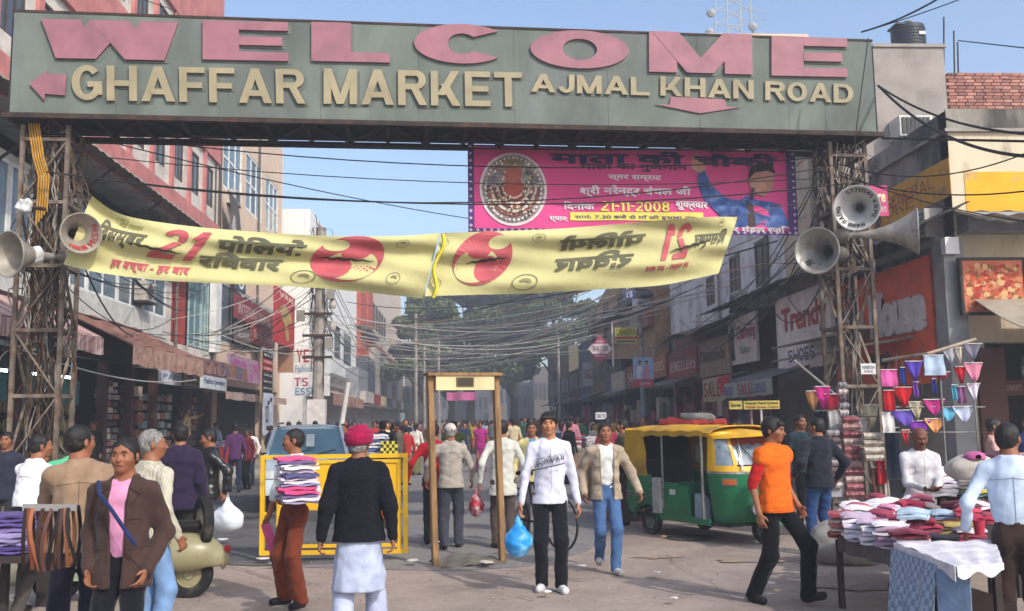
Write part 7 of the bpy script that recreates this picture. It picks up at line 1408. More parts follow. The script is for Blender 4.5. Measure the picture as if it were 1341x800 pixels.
ab('handlebar', blk, lambda mb: mb.tube([(-.3, -.26, 1.0), (-.12, -.22, 1.03), (-.12, .22, 1.03), (-.3, .26, 1.0)], .014, 6), False, bk); ab('saddle', blk, lambda mb: mb.prism([(-.85, -.09, .92), (-.85, .09, .92), (-.6, .02, .92), (-.6, -.02, .92)], (0, 0, .05)), False, bk); ab('carrier', blk, lambda mb: mb.box(-1.2, -.85, -.08, .08, .72, .74), False, bk)
# ---------------------------------------------------------------- barrier and detector frame
ybar = mat('barrier_yellow', hx('d6a81c'), rough=.5, var=.08, vs=3, bump=.03, c2=hx('9a7a2a'), c2s=5, c2t=.64); ypan = mat('barrier_panel', hx('d8a618'), rough=.5, var=.06, vs=2, bump=.03)
q0, q1 = pG(340, 736), pG(534, 733); bu = (q1 - q0).normalized(); BL = (q1 - q0).length; PBr = Plane((q0.x, q0.y, 0), bu, (0, 0, 1)); br = thing('police_barrier', 'yellow steel road barrier on small wheels behind the turbaned man', 'barrier', (q0 + q1) / 2)
def bb(nm, m, L_): mb = MB(); [mb.obox(PBr.o, PBr.u, PBr.v, PBr.n, *q_) for q_ in L_]; return mb.build(nm, m, br)
bb('outer_frame', ybar, [(0, .05, .08, 1.27, -.03, .03), (BL - .05, BL, .08, 1.27, -.03, .03), (.05, BL - .05, 1.22, 1.27, -.03, .03), (.05, BL - .05, .08, .13, -.03, .03)]); bb('inner_frame', ybar, [(.2, .25, .13, 1.2, -.02, .02), (BL - .12, BL - .08, .13, 1.2, -.02, .02), (.25, BL - .12, 1.16, 1.2, -.02, .02), (.25, BL - .12, .16, .2, -.02, .02)])
bb('sheet_panel', ypan, [(.25, BL - .12, .6, 1.16, -.008, .0)]); bb('stay_bar', ybar, [(.05, .13, .55, .59, -.015, .015), (BL - .13, BL - .05, .55, .59, -.015, .015)]); mb = MB()
for i in range(int((BL - .34) / .035)): mb.obox(PBr.o, PBr.u, PBr.v, PBr.n, .18 + i * .035, .183 + i * .035, .2, .62, -.002, .001)
for i in range(12): mb.obox(PBr.o, PBr.u, PBr.v, PBr.n, .17, BL - .17, .22 + i * .035, .223 + i * .035, -.002, .001)
mb.build('wire_mesh', gmet, br, kind='stuff')
disc(br, PBr, BL - .42, .88, .17, .17, paint('b02830'), .004, 'red_disc'); disc(br, PBr, .36, .86, .1, .1, paint('b02830'), .004, 'red_disc'); MB().prism([PBr.at(.22, .5, .01), PBr.at(.34, .5, .01), PBr.at(.28, .62, .01)], PBr.n * .01).build('orange_reflector', paint('d0601c'), br); MB().prism([PBr.at(BL - .36, .48, .01), PBr.at(BL - .22, .5, .01), PBr.at(BL - .36, .64, .01)], PBr.n * .01).build('orange_reflector', paint('d0601c'), br)
for u_ in (.28, BL - .32):
    c = PBr.at(u_, .08, .1) - Vector(br.location); w_ = wheel(br, c, .08, .05, PBr.n.cross(Vector((0, 0, 1))), gmet, 'castor'); MB().beam(c, c + Vector((0, .1, .05)), .03).build('castor_arm', gmet, w_, local=True)
wood = mat('wood_worn', hx('8e6f4c'), rough=.75, var=.2, vs=4, c2=hx('6c5238'), c2s=5, bump=.15, bs=30, stretch=(4, 4, .6)); dl, dr = pG(570, 741), pG(658, 735); dl.z = dr.z = 0
dt = thing('metal_detector_frame', 'walk-through detector frame with wooden posts and cream top box', 'detector frame', (dl + dr) / 2); ud = (dr - dl).normalized(); nd = Vector((ud.y, -ud.x, 0)); DLn = (dr - dl).length; zt = 2.2
tops = [pD(562, 494, (dl - CP).dot(CF)), pD(650, 492, (dr - CP).dot(CF))]
for b_, tp_ in zip((dl, dr), tops): tp_ = Vector((b_.x, b_.y, zt)) if abs(tp_.x - b_.x) > .4 else Vector((tp_.x, b_.y, zt)); MB().beam(b_, tp_, .066, .09, up=nd).build('wooden_post', wood, dt)
tcx = [Vector((tops[0].x, dl.y, zt)), Vector((tops[1].x, dr.y, zt))]
mb = MB(); mb.obox(tcx[0], ud, (0, 0, 1), nd, .05, DLn - .05 - (tcx[0] - dl).dot(ud) + (tcx[1] - dr).dot(ud) + 0, -.19, -.02, -.1, .1); mb.build('top_box', paint('c8b98e', rough=.5), dt); MB().obox(tcx[0], ud, (0, 0, 1), nd, -.05, DLn + .05, -.02, .015, -.12, .12).build('top_plate', wood, dt)
MB().obox(tcx[0], ud, (0, 0, 1), nd, DLn * .36, DLn * .62, -.15, -.04, .1, .112).build('display_rim', paint('5c5030'), dt); MB().obox(tcx[0], ud, (0, 0, 1), nd, DLn * .38, DLn * .6, -.135, -.055, .112, .116).build('display', paint('3a3428'), dt)
mb = MB(); mb.slab(lambda u, v: dl + ud * (.02 + (DLn - .04) * u) + nd * (-.35 + .6 * v) + Vector((0, 0, .02 + .06 * math.sin(math.pi * u) ** 2 * (1 - .7 * v) + .012 * math.sin(u * 20 + v * 6))), 20, 10, (0, 0, -.02)); mb.build('rubber_mat', mat('mat_grey', hx('6a645c'), rough=.95, var=.2), dt, True); MB().beam(dl + nd * .1, dr + nd * .1, .05, .03).build('threshold_bar', wood, dt)
# ---------------------------------------------------------------- the cloth stall at right
def stackthing(label, x, y, z, w_, d_, n_, cols, rz=0, th=.028, tilt=0, name='cloth_stack', group='stacks of folded cloth on the stall', seed=0):
    g = random.Random(seed or int(x * 977 + y * 131 + z * 17)); t = thing(name, label, 'folded cloth', (x, y, z), group, rz=rz); zz = 0
    for i in range(n_):
        hh = th * g.uniform(.8, 1.35); ww, dd = w_ * g.uniform(.9, 1.04), d_ * g.uniform(.92, 1.04); ox, oy = g.uniform(-.02, .02), g.uniform(-.02, .02); tw = g.uniform(-.12, .12); tl_ = tilt * i
        def f(u, v, top=True):
            a, b = (u - .5) * ww, (v - .5) * dd; s_ = min(1, 6 * min(u, 1 - u, v, 1 - v)); z_ = zz + (hh * (.55 + .45 * s_) if top else 0) + .006 * math.sin(a * 31 + i * 2) + .006 * math.sin(b * 27 + i); c_, s2 = math.cos(tw), math.sin(tw); return (a * c_ - b * s2 + ox + tl_, a * s2 + b * c_ + oy, z_)
        mb = MB(); nu, nv = 8, 6; mb.grid(lambda u, v: f(u, v), nu, nv); b0_ = len(mb.v); mb.grid(lambda u, v: f(u, v, False), nu, nv); rim = [(a, 0) for a in range(nu)] + [(nu, b) for b in range(nv)] + [(a, nv) for a in range(nu, 0, -1)] + [(0, b) for b in range(nv, 0, -1)]; ids = [a * (nv + 1) + b for a, b in rim]
        for k in range(len(ids)): p_, q_ = ids[k], ids[(k + 1) % len(ids)]; mb.f.append((p_, q_, q_ + b0_, p_ + b0_))
        mb.build('folded_cloth', cloth(cols[i % len(cols)] if g.random() < .6 else g.choice(cols), bump=.15), t, True, local=True); zz += hh
    return t, zz
tabm = mat('table_dark', hx('3a3230'), rough=.9)
def gz(px, py, z): p = pG(px, py, z); return p
c0, c1, c2_, c3 = gz(1098, 700, .62), gz(1210, 728, .62), gz(1330, 690, .62), gz(1195, 672, .62)
st_ = thing('goods_table', 'low trestle table covered with piles of folded cloth at right', 'table', ((c0 + c2_) / 2).xy.to_3d())
MB().prism([c0, c1, gz(1341, 735, .62) , c2_, c3], (0, 0, -.05)).build('tabletop', tabm, st_)
for p_ in (c0, c1, c2_, c3): MB().beam((p_.x, p_.y, 0), (p_.x, p_.y, .58), .045).build('leg', tabm, st_)
MB().slab(lambda u, v: c0.lerp(c1, u) + Vector((-.02, -.02, -.14 * v)) + Vector((.03 * math.sin(u * 25) * v, 0, 0)), 30, 6, (.01, .01, 0)).build('skirt_cloth', cloth('5f5a58'), st_, True)
W1 = ['e2dfe4', 'd8d4dc', 'ddd6dd', 'cfc6d6', 'e6e2e6']; LV = ['b9a6bc', 'd0c4d2', 'a88ea6', 'c8c2d0']; RD = ['9c2c48', 'b83a54', '7c2438', 'a85a6a', '5c2838']; OR = ['a87c3c', '8c6a38', '9c5a34', 'b89858']; GR = ['5c7034', '7c8c50']; DK = ['232a3c', '2c2c34', '1c222c']; BL_ = ['7c98b4', 'a8bccc', 'c8d4dc']; MX = ['b0405c', 'c88aa8', 'd8ccd4', '8c3c50', 'a0688c']
stk = [(1104, 694, .22, .2, 7, ['8c4048', 'a86a60', 'c8c0b8', '7c5850', 'b8a8a0'], 'maroon and white stack at the left corner of the goods table', .028),
 (1125, 699, .26, .22, 6, W1 + LV, 'white and lavender stack second from the left table corner', .03), (1146, 703, .24, .22, 6, W1 + LV, 'white stack with lavender folds in the left table half', .03), (1168, 708, .26, .22, 6, LV + W1, 'pale mauve folded stack mid-table front', .03), (1193, 714, .26, .22, 5, MX, 'pink and magenta stack left of the black cloths', .03),
 (1118, 679, .24, .2, 6, BL_ + W1, 'white and blue stack at the back left of the table', .03), (1140, 683, .26, .2, 6, W1, 'plain white stack behind the lavender ones', .035), (1163, 687, .28, .22, 6, W1, 'broad white stack in the middle of the table', .035), (1186, 692, .26, .24, 5, W1, 'white stack next to the golden cloths', .03), (1208, 700, .26, .2, 4, DK + MX, 'dark folded cloths at the table front', .03), (1236, 706, .28, .2, 3, DK, 'black and navy folded cloths near the white board', .03),
 (1140, 668, .3, .2, 4, ['d8c0cc', 'c8aebc'], 'thin pink stack at the rear of the table', .028), (1172, 672, .3, .22, 5, ['d8bccc', 'd0c8d0', 'c0a0b4'], 'pale pink stack before the seated vendor', .028), (1205, 680, .3, .22, 5, OR, 'golden brown patterned stack', .03), (1232, 684, .3, .22, 4, OR + RD, 'gold and red patterned stack', .03), (1252, 692, .26, .2, 4, ['b0a060', '4a4438', 'c8bc98'], 'yellow and black spotted cloths', .03), (1270, 700, .24, .2, 3, MX, 'magenta and white patterned cloths near the buyer', .03), (1262, 680, .34, .22, 5, ['5c2434', '6c2c3c'], 'deep maroon rolled cloths on the right of the table', .04), (1290, 676, .3, .22, 5, RD, 'dark red stack beside the buyer', .035),
 (1222, 662, .3, .2, 6, RD + ['d8a0b0'], 'crimson and pink striped stack', .03), (1256, 664, .3, .2, 6, GR + RD, 'green and red striped stack', .03)]
for px, py, w_, d_, n_, cols, lb, th in stk: p_ = gz(px, py + 8, .62); stackthing(lb, p_.x, p_.y, .62, w_, d_, n_, cols, rz=-.3, th=th)
g = random.Random(44); ALLC = [W1, LV, MX, OR, RD, BL_, W1, ['c8a4b8', 'e0dce0'], ['7c3c48', 'c0b0a8']]
used_ = set()
for i in range(34):
    px_, py_ = g.uniform(1108, 1290), 0; py_ = 668 + (px_ - 1108) * .1 + g.uniform(0, 26); k_ = g.randrange(9); key_ = (k_, i % 4, int((px_ - 1108) / 46)); 
    if key_ in used_: continue
    used_.add(key_); p_ = gz(px_, py_ + 6, .62); nm_ = ['white', 'lavender', 'pink and magenta', 'golden brown', 'crimson', 'pale blue', 'cream white', 'rose and white', 'maroon and beige'][k_]
    stackthing(f"{['loose', 'crumpled', 'small tilted', 'half-open'][i % 4]} {nm_} cloths lying {['at the left end', 'left of the middle', 'right of the middle', 'at the right end'][min(3, int((px_ - 1108) / 46))]} of the goods table", p_.x, p_.y, .62 + .17 + g.uniform(-.02, .04), g.uniform(.14, .24), g.uniform(.12, .18), g.choice([1, 2, 2]), ALLC[k_], rz=g.uniform(-.8, .8), th=.03)
rs = thing('rear_shelf', 'raised rear shelf of the cloth stall carrying tall white piles', 'shelf', gz(1250, 700, 0)); a_, b_ = gz(1200, 640, .85), gz(1330, 640, .85); MB().box(a_.x, b_.x + .4, a_.y - .5, a_.y + .35, .78, .83).build('board', tabm, rs)
for x_ in (a_.x + .05, b_.x + .3): MB().box(x_, x_ + .05, a_.y - .45, a_.y - .4, 0, .78).build('leg', wood, rs)
for px, n_, cols, lb, dy in ((1210, 6, W1, 'tall white pile at the left end of the rear shelf', -.25), (1238, 7, W1 + ['c4a8bc'], 'white and mauve pile on the rear shelf', -.1), (1262, 5, ['78a0a4', 'c8b84c', 'd8d4c8', 'e0dccc'], 'pile topped with pale yellow and teal cloth', -.3), (1288, 7, W1, 'slumping white pile beside the buyer', -.3), (1312, 6, W1 + LV, 'white pile at the right end of the rear shelf', .0)): p_ = gz(px, 644, .85); stackthing(lb, p_.x, p_.y + dy, .835, .3, .26, n_, cols, th=.036)
# white display board on a draped cart
wb = [gz(1172, 712, .78), gz(1252, 742, .78), gz(1300, 738, .78), gz(1292, 708, .78)]
ct = thing('draped_cart', 'cart draped with blue checked cloth under the white display board', 'cart', (wb[0] + wb[2]) / 2 * 1.0); ct.location.z = 0
MB().prism([wb[0], wb[1], wb[2] + Vector((.06, 0, 0)), wb[3] + Vector((.06, 0, 0))], (0, 0, -.035)).build('white_board', mat('board_white', hx('c8c6cc'), rough=.8, bump=.02, var=.03), ct)
chk = mat('cloth_blue_check', hx('7c93b4'), rough=.95, bump=.3, bs=7)
n_ = chk.node_tree; tc_ = n_.nodes.new('ShaderNodeTexCoord'); ck = n_.nodes.new('ShaderNodeTexChecker'); ck.inputs['Scale'].default_value = 24; ck.inputs[1].default_value = (*hx('98a8bc'), 1); ck.inputs[2].default_value = (*hx('74869c'), 1); n_.links.new(tc_.outputs['Object'], ck.inputs[0]); n_.links.new(ck.outputs[0], n_.nodes['Principled BSDF'].inputs['Base Color'])
e0, e1, e2 = wb[0] + Vector((-.03, 0, -.03)), wb[0].lerp(wb[1], .72) + Vector((-.02, -.02, -.03)), wb[1]
MB().slab(lambda u, v: wb[0].lerp(wb[1], v).lerp(wb[3].lerp(wb[2], v) + Vector((.06, 0, 0)), u) + Vector((0, 0, .006 + .006 * math.sin(u * 17 + v * 5) + .005 * math.sin(v * 23)) if True else 0), 24, 16, (0, 0, -.006)).build('white_sheet', cloth('c8c6ce'), ct, True)
MB().slab(lambda u, v: wb[0].lerp(wb[1], u) + Vector((-.012, -.006, .006 - (.07 + .02 * math.sin(u * 14)) * v)), 20, 3, (.004, 0, 0)).build('white_sheet', cloth('c8c6ce'), ct, True)
MB().slab(lambda u, v: wb[1].lerp(wb[2] + Vector((.06, 0, 0)), u) + Vector((0, -.012, .006 - (.06 + .02 * math.sin(u * 11)) * v)), 20, 3, (0, .004, 0)).build('white_sheet', cloth('c8c6ce'), ct, True)
MB().slab(lambda u, v: e0.lerp(e1, u) + Vector((-.1 * v + .03 * math.sin(u * 22) * v, -.05 * v, -.66 * v)), 24, 10, (.008, .008, 0)).build('drape', chk, ct, True)
MB().slab(lambda u, v: e1.lerp(e1 + Vector((.12, -.16, 0)), u) + Vector((-.02 * v, -.02 * v, -.7 * v)), 6, 6, (.008, .008, 0)).build('drape', cloth('7288a4'), ct, True)
for p_ in (wb[2], wb[3]): MB().beam((p_.x + .1, p_.y + .15, 0), (p_.x + .1, p_.y + .15, .72), .04).build('leg', tabm, ct)
MB().prism([(e1.x + .1, e1.y + .2, .5), (wb[2].x + .3, wb[2].y + .3, .5), (wb[2].x + .3, wb[2].y + .9, .5), (e1.x + .1, e1.y + .9, .5)], (0, 0, -.4)).build('under_crate', paint('2c201e'), ct)
p_ = gz(1283, 700, .72); t = thing('plastic_cup', 'small red plastic cup by the hand of the blue-shirt buyer', 'cup', (p_.x, p_.y, .72)); MB().lathe([(0, 0), (.035, 0), (.045, .11), (.04, .11), (.03, .01), (0, .01)], (0, 0, 0), (0, 0, 1), 16).build('cup', paint('b03048'), t, True, local=True)
def sack(label, px, py, z, rx, ry, rz_, m, seed, cat='sack', fold=.02):
    p_ = gz(px, py, z); t = thing('sack', label, cat, (p_.x, p_.y, z)); g_ = SDF((-rx * 1.3, -ry * 1.3, -.1), (rx * 1.3, ry * 1.3, rz_ * 2.4), max(rx, rz_) / 22); g_.ell((0, 0, rz_ * .85), (rx, ry, rz_)); g_.ell((rx * .35, 0, rz_ * .7), (rx * .6, ry * .9, rz_ * .8), k=.08); g_.fold(fold, 16, seed); g_.cut((0, 0, -1), -.005); soft('sack_cloth', g_, m, t); return t
sack('big grey plastic-woven sack lying on the road left of the goods table', 1108, 738, 0, .42, .3, .27, mat('sack_grey', hx('8f8b86'), rough=.8, var=.15, vs=4, bump=.4, bs=8), 3)
def sack2(label, px, d, z, rx, ry, rz_, m, seed, cat='sack', fold=.02):
    p_ = feet(px, d); t = thing('sack' if cat == 'sack' else 'cloth_bundle', label, cat, (p_.x, p_.y, z)); g_ = SDF((-rx * 1.3, -ry * 1.3, -.1), (rx * 1.3, ry * 1.3, rz_ * 2.4), max(rx, rz_) / 22); g_.ell((0, 0, rz_ * .85), (rx, ry, rz_)); g_.ell((rx * .35, 0, rz_ * .7), (rx * .6, ry * .9, rz_ * .8), k=.08); g_.fold(fold, 22, seed); g_.cut((0, 0, -1), -.005); soft('sack_cloth', g_, m, t)
sack2('plump off-white sack with a pink cloth on the rear shelf', 1258, 8.6, 1.06, .21, .16, .12, mat('sack_white', hx('b0aaa2'), rough=.9, bump=.3, bs=8), 5); sack2('pink cloth bundle lying on the off-white sack', 1264, 8.5, 1.24, .08, .06, .03, cloth('b0588c'), 6, 'bundle', .01); sack2('dark maroon cloth bundle behind the off-white sack', 1290, 9.2, 1.1, .16, .12, .1, cloth('4a2838'), 7, 'bundle')
# underwear rack
dk_ = 12.6; rk = thing('hanging_rack', 'slanting bamboo bar and posts hung with bright underwear right of the tower', 'rack', pD(1215, 560, dk_)); rk.location.z = 0
def P3(px, py, d=dk_): return pD(px, py, d)
MB().tube([P3(1156, 472, 13.4), P3(1215, 463), P3(1278, 444)], .022, 8).build('bamboo_bar', mat('bamboo', hx('a39684'), rough=.8, var=.2), rk); 
for x_ in (1232, 1275): p_ = P3(x_, 470); MB().tube([(p_.x, p_.y + .05, 0), (p_.x, p_.y + .05, p_.z)], .014, 6).build('post', gmet, rk)
for y_ in (533, 566): MB().tube([P3(1160, y_), P3(1290, y_)], .008, 6).build('rail', gmet, rk)
def undie(label, px, py, w_, h_, col, shape='brief', col2=None, d=dk_):
    c = P3(px, py, d); k = d / FPX; W_, H_ = w_ * k * 1.12, h_ * k * 1.1; t = thing('hanging_underwear', label, 'underwear', c, 'underwear hanging from the rack'); m_ = cloth(col, bump=.15)
    MB().tube([(-W_ * .55, 0, 0), (W_ * .55, 0, 0)], .006, 5).build('hanger_bar', paint('c8c8c8'), t, local=True); MB().tube([(0, 0, 0), (0, 0, .03), (.015, 0, .045), (.012, 0, .065), (-.006, 0, .07)], .003, 4).build('hook', gmet, t, local=True)
    def f(u, v):
        a = (u - .5) * W_; 
        if shape == 'brief': half = W_ * .5 * (1 - v) ** .8 + W_ * .1
        elif shape == 'tri': half = W_ * .5 * (1 - v) + .01
        elif shape == 'short': half = W_ * (.48 + .05 * v)
        else: half = W_ * .5
        return ((u - .5) * 2 * half, .015 * math.sin(u * 9 + px) + .01 * math.sin(v * 6), -H_ * v - (.0 if shape != 'brief' else .01 * math.sin(u * 3.14)))
    MB().slab(f, 12, 8, (0, .02, 0)).build('cloth', m_, t, True, local=True); return t
for a in [('pink square briefs hanging beside the tower', 1164, 484, 18, 20, 'c85a98', 'sq'), ('red briefs below the pink pair beside the tower', 1164, 511, 12, 24, 'a82028', 'sq'), ('narrow royal blue thong on its hanger', 1182, 481, 5, 20, '2c4c9c', 'sq'), ('violet triangular briefs high on the bar', 1197, 473, 20, 24, '4c3c98', 'tri'), ('small purple folded briefs under the violet pair', 1199, 500, 7, 18, '6a3c90', 'sq'), ('large bright red V-shaped briefs', 1183, 507, 22, 24, 'b01c24', 'tri'), ('pale blue denim-look shorts', 1223, 465, 25, 24, '9cb0c4', 'short'), ('thin dark blue item under the shorts', 1223, 496, 5, 18, '34408c', 'sq'), ('small red lace briefs below centre', 1235, 487, 15, 8, '8c2028', 'brief'), ('grey striped triangular top piece', 1244, 456, 17, 18, '9a9aa4', 'tri'), ('cream narrow cloth beside the striped piece', 1256, 455, 8, 20, 'c0b8a8', 'tri'), ('dark grey large briefs at the bar end', 1273, 450, 22, 20, '6a6878', 'tri'), ('red pointed briefs near the bar end', 1258, 480, 12, 20, 'a82028', 'tri'), ('pink and white patterned briefs', 1275, 475, 20, 22, 'c07890', 'brief'), ('teal narrow piece in the middle', 1250, 504, 7, 18, '4c90a4', 'sq'), ('plum narrow piece right of the teal one', 1259, 506, 9, 20, '7c4c74', 'sq'), ('white V-shaped piece under the patterned briefs', 1275, 502, 15, 22, 'c4bccc', 'tri'), ('magenta briefs in the centre of the rack', 1223, 523, 24, 18, 'a02c70', 'brief'), ('sky blue string briefs', 1240, 533, 22, 16, '5c9cb8', 'brief'), ('pale lilac pair beside the sky blue one', 1262, 532, 24, 18, 'a8b0c8', 'brief'), ('blue-violet wide briefs low on the left', 1184, 537, 28, 18, '5c4ca0', 'brief'), ('beige hanging piece behind the violet ones', 1200, 526, 18, 22, 'a09880', 'tri'), ('purple wide briefs lowest in the rack', 1203, 551, 25, 16, '6a2c8c', 'brief'), ('peach-coloured briefs lowest right', 1224, 548, 22, 16, 'd0905c', 'brief'), ('tiny red piece dangling at the bottom', 1186, 563, 9, 18, 'b02030', 'tri'), ('white towel hanging from the tower side', 1163, 540, 14, 24, 'c8c4c4', 'sq')]: undie(*a)
mb = MB()
for k in range(26): x_, y_ = random.uniform(1165, 1280), random.uniform(455, 550); mb.tube([P3(x_, y_), P3(x_ + random.uniform(-2, 2), y_ + random.uniform(6, 16))], .003, 4)
mb.build('hook_chain', gmet, rk, kind='stuff')
# sloping pole and hanging packets left of the tower
rk2 = thing('hanging_rack', 'sloping pole with clothes and plastic packets left of the right tower', 'rack', P3(1090, 560, 13.4)); rk2.location.z = 0; MB().tube([P3(1040, 472, 13.6), P3(1076, 502, 13.4), P3(1112, 532, 13.2)], .02, 8).build('pole', gmet, rk2); MB().tube([P3(1150, 545, 13.0), P3(1085, 545, 13.2)], .012, 6).build('rail', gmet, rk2)
for x_ in (1085, 1112): p_ = P3(x_, 545, 13.3); MB().tube([(p_.x, p_.y, 0), (p_.x, p_.y, p_.z)], .015, 6).build('post', gmet, rk2)
for a in [('magenta satin top on the sloping pole', 1077, 506, 16, 26, 'b02c78', 'brief'), ('dark red cloth beside the magenta top', 1090, 516, 18, 18, '7c1c2c', 'sq'), ('white cotton towel under the sloping pole', 1093, 530, 15, 32, 'a8a8a8', 'sq'), ('orange-brown garment on the sloping pole', 1064, 512, 14, 22, '8c6444', 'brief'), ('dark garment beneath the magenta top', 1075, 538, 14, 40, '1c1c24', 'sq'), ('grey-green blouse near the tower foot', 1140, 530, 16, 26, 'a49c80', 'brief'), ('white lace piece on the tower front', 1127, 548, 16, 26, 'b8b0ac', 'brief'), ('navy skirt behind the counter vendor', 1168, 560, 16, 60, '1c2438', 'sq'), ('red scarf hanging low by the tower', 1153, 600, 10, 30, 'a01c28', 'sq'), ('cream stocking hanging low by the tower', 1160, 615, 6, 34, 'b8b0a4', 'sq'), ('brown legging on a stand behind the vendor', 1147, 612, 12, 60, '5c3a34', 'tri')]: t = undie(*a, d=13.1); t['group'] = 'clothes hung around the tower foot'
def packets(label, px, y0, y1, w_, cols, d=12.8):
    t = thing('packet_strip', label, 'packets', P3(px, y1, d), 'strips of packed clothes hanging by the tower'); k = d / FPX; n_ = int((y1 - y0) / 9); g = random.Random(px); H = (y1 - y0) * k
    for i in range(n_):
        z = H - (i + .5) * H / n_; W_ = w_ * k * g.uniform(.85, 1.05) * .5; hh = H / n_ * .42
        MB().slab(lambda u, v: ((u - .5) * 2 * W_, -.05 - .03 * math.sin(math.pi * v) - .01 * math.sin(u * 12 + i), z - hh + 2 * hh * v), 8, 4, (0, .08, 0)).build('packet', mat('packet_' + str(cols[i % len(cols)]), hx(cols[i % len(cols)]), rough=.3, var=.3, vs=30, bump=.3, bs=25), t, True, local=True)
packets('tall strip of maroon packets on the front of the tower', 1118, 545, 652, 24, ['7c4448', '8c6a68', '6a3038', 'a08a88', '8c5058']); packets('narrow strip of grey and red packets left of the tall strip', 1093, 563, 640, 18, ['8a8284', '5c4c4c', '9a7c7c', 'a49c9c']); packets('strip of pale transparent packets right of the tall strip', 1143, 566, 604, 26, ['a8a094', '8c8478', 'b0a89c'], 12.7); packets('strip of small mixed packets farther left', 1104, 500, 545, 12, ['7c7c80', 'a8a0a0', '54484c'])
p_ = P3(1093, 640, 12.9); t = thing('plastic_crate', 'grey crate hung below the packets', 'crate', (p_.x, p_.y, p_.z - .1)); MB().box(p_.x - .17, p_.x + .17, p_.y - .1, p_.y + .1, p_.z - .1, p_.z + .2).build('box_side', paint('8c8c90'), t); MB().box(p_.x - .18, p_.x + .18, p_.y - .11, p_.y + .11, p_.z + .2, p_.z + .23).build('rim', paint('a0a0a4'), t)
# goods and stands further back
def table(label, px, d, w_, col, h_=.8, cols=(), name='market_table'):
    p_ = feet(px, d); t = thing(name, label, 'table', (p_.x, p_.y, 0)); MB().slab(lambda u, v: ((u - .5) * w_, -.3 - .02 * math.sin(u * 20), h_ * (1 - v)), 20, 4, (0, .01, 0)).build('cloth_front', cloth(col), t, True, local=True); MB().box(-w_ / 2, w_ / 2, -.29, .35, h_ - .03, h_).build('tabletop', cloth(col), t, local=True)
    for s_ in (-1, 1): MB().box(s_ * w_ / 2 - .02, s_ * w_ / 2 + .02, -.28, .34, 0, h_ - .04).build('leg', wood, t, local=True)
    for i, c_ in enumerate(cols): stackthing('small pile number ' + str(i) if False else ['left', 'second', 'middle', 'fourth', 'fifth', 'right'][i % 6] + ' pile of goods on the ' + label.split(' beside')[0].split(' in')[0], p_.x + (i - (len(cols) - 1) / 2) * w_ / max(len(cols), 1), p_.y, h_, w_ / max(len(cols), 1) * .7, .3, 4 + i % 3, [c_, 'c8c0c0'], th=.05, group=None)
    return t
table('red-draped table beside the shoe shop', 303, 36, 1.0, 'a82a24', .85, ['3c2c28', 'a83434']); table('grey handcart table beside the pale cart', 760, 25, 1.8, '7c7468', .9, ['b8b0a0', '9c4c54', 'c8c4bc', '5c6c8c']); table('pale handcart in front of the dark shops', 815, 20, 1.5, 'a09888', .95, ['c8c0b4', 'a08468', 'b0a8a0']); table('low cart of coloured clothes in the crowd', 735, 33, 2.4, '6c5c58', .9, ['a04c5c', 'c8c0b8', '4c6c8c', 'b89c5c', '8c3c4c', 'c8c8c8']); table('brown cloth-covered cart behind the auto-rickshaw', 832, 16, 1.1, '4c3434', 1.0, ['a89c90', '6a5c54', '8c4c44']); table('small dark table in the doorway', 470, 22, .8, '34302e', .8, ['3c4474', '5c649c'])
p_ = feet(487, 15.5); t = thing('cloth_stack', 'blue and white folded stack above the yellow barrier', 'folded cloth', (p_.x, p_.y, 0)); MB().box(p_.x - .25, p_.x + .25, p_.y - .2, p_.y + .2, 0, 1.08).build('stand', tabm, t); t2, _ = stackthing('tall blue and white folded pile over the barrier', p_.x, p_.y, 1.08, .5, .35, 9, ['5c6490', 'c8c8d0', '7c84a8'], th=.038, group=None)
p_ = feet(509, 15.2); t = thing('flower_ball', 'yellow and black chequered bag standing above the barrier', 'bag', (p_.x, p_.y, 0)); MB().box(p_.x - .06, p_.x + .06, p_.y - .06, p_.y + .06, 0, 1.15).build('stand', tabm, t); mb = MB(); mb2 = MB()
for i in range(6):
    for j in range(4): (mb if (i + j) % 2 else mb2).box(p_.x - .13 + i * .043, p_.x - .13 + (i + 1) * .043, p_.y - .1, p_.y + .08, 1.15 + j * .05, 1.2 + j * .05)
mb.build('check_light', cloth('c8bc48'), t); mb2.build('check_dark', cloth('3c3820'), t); t.name = 'chequered_bag'
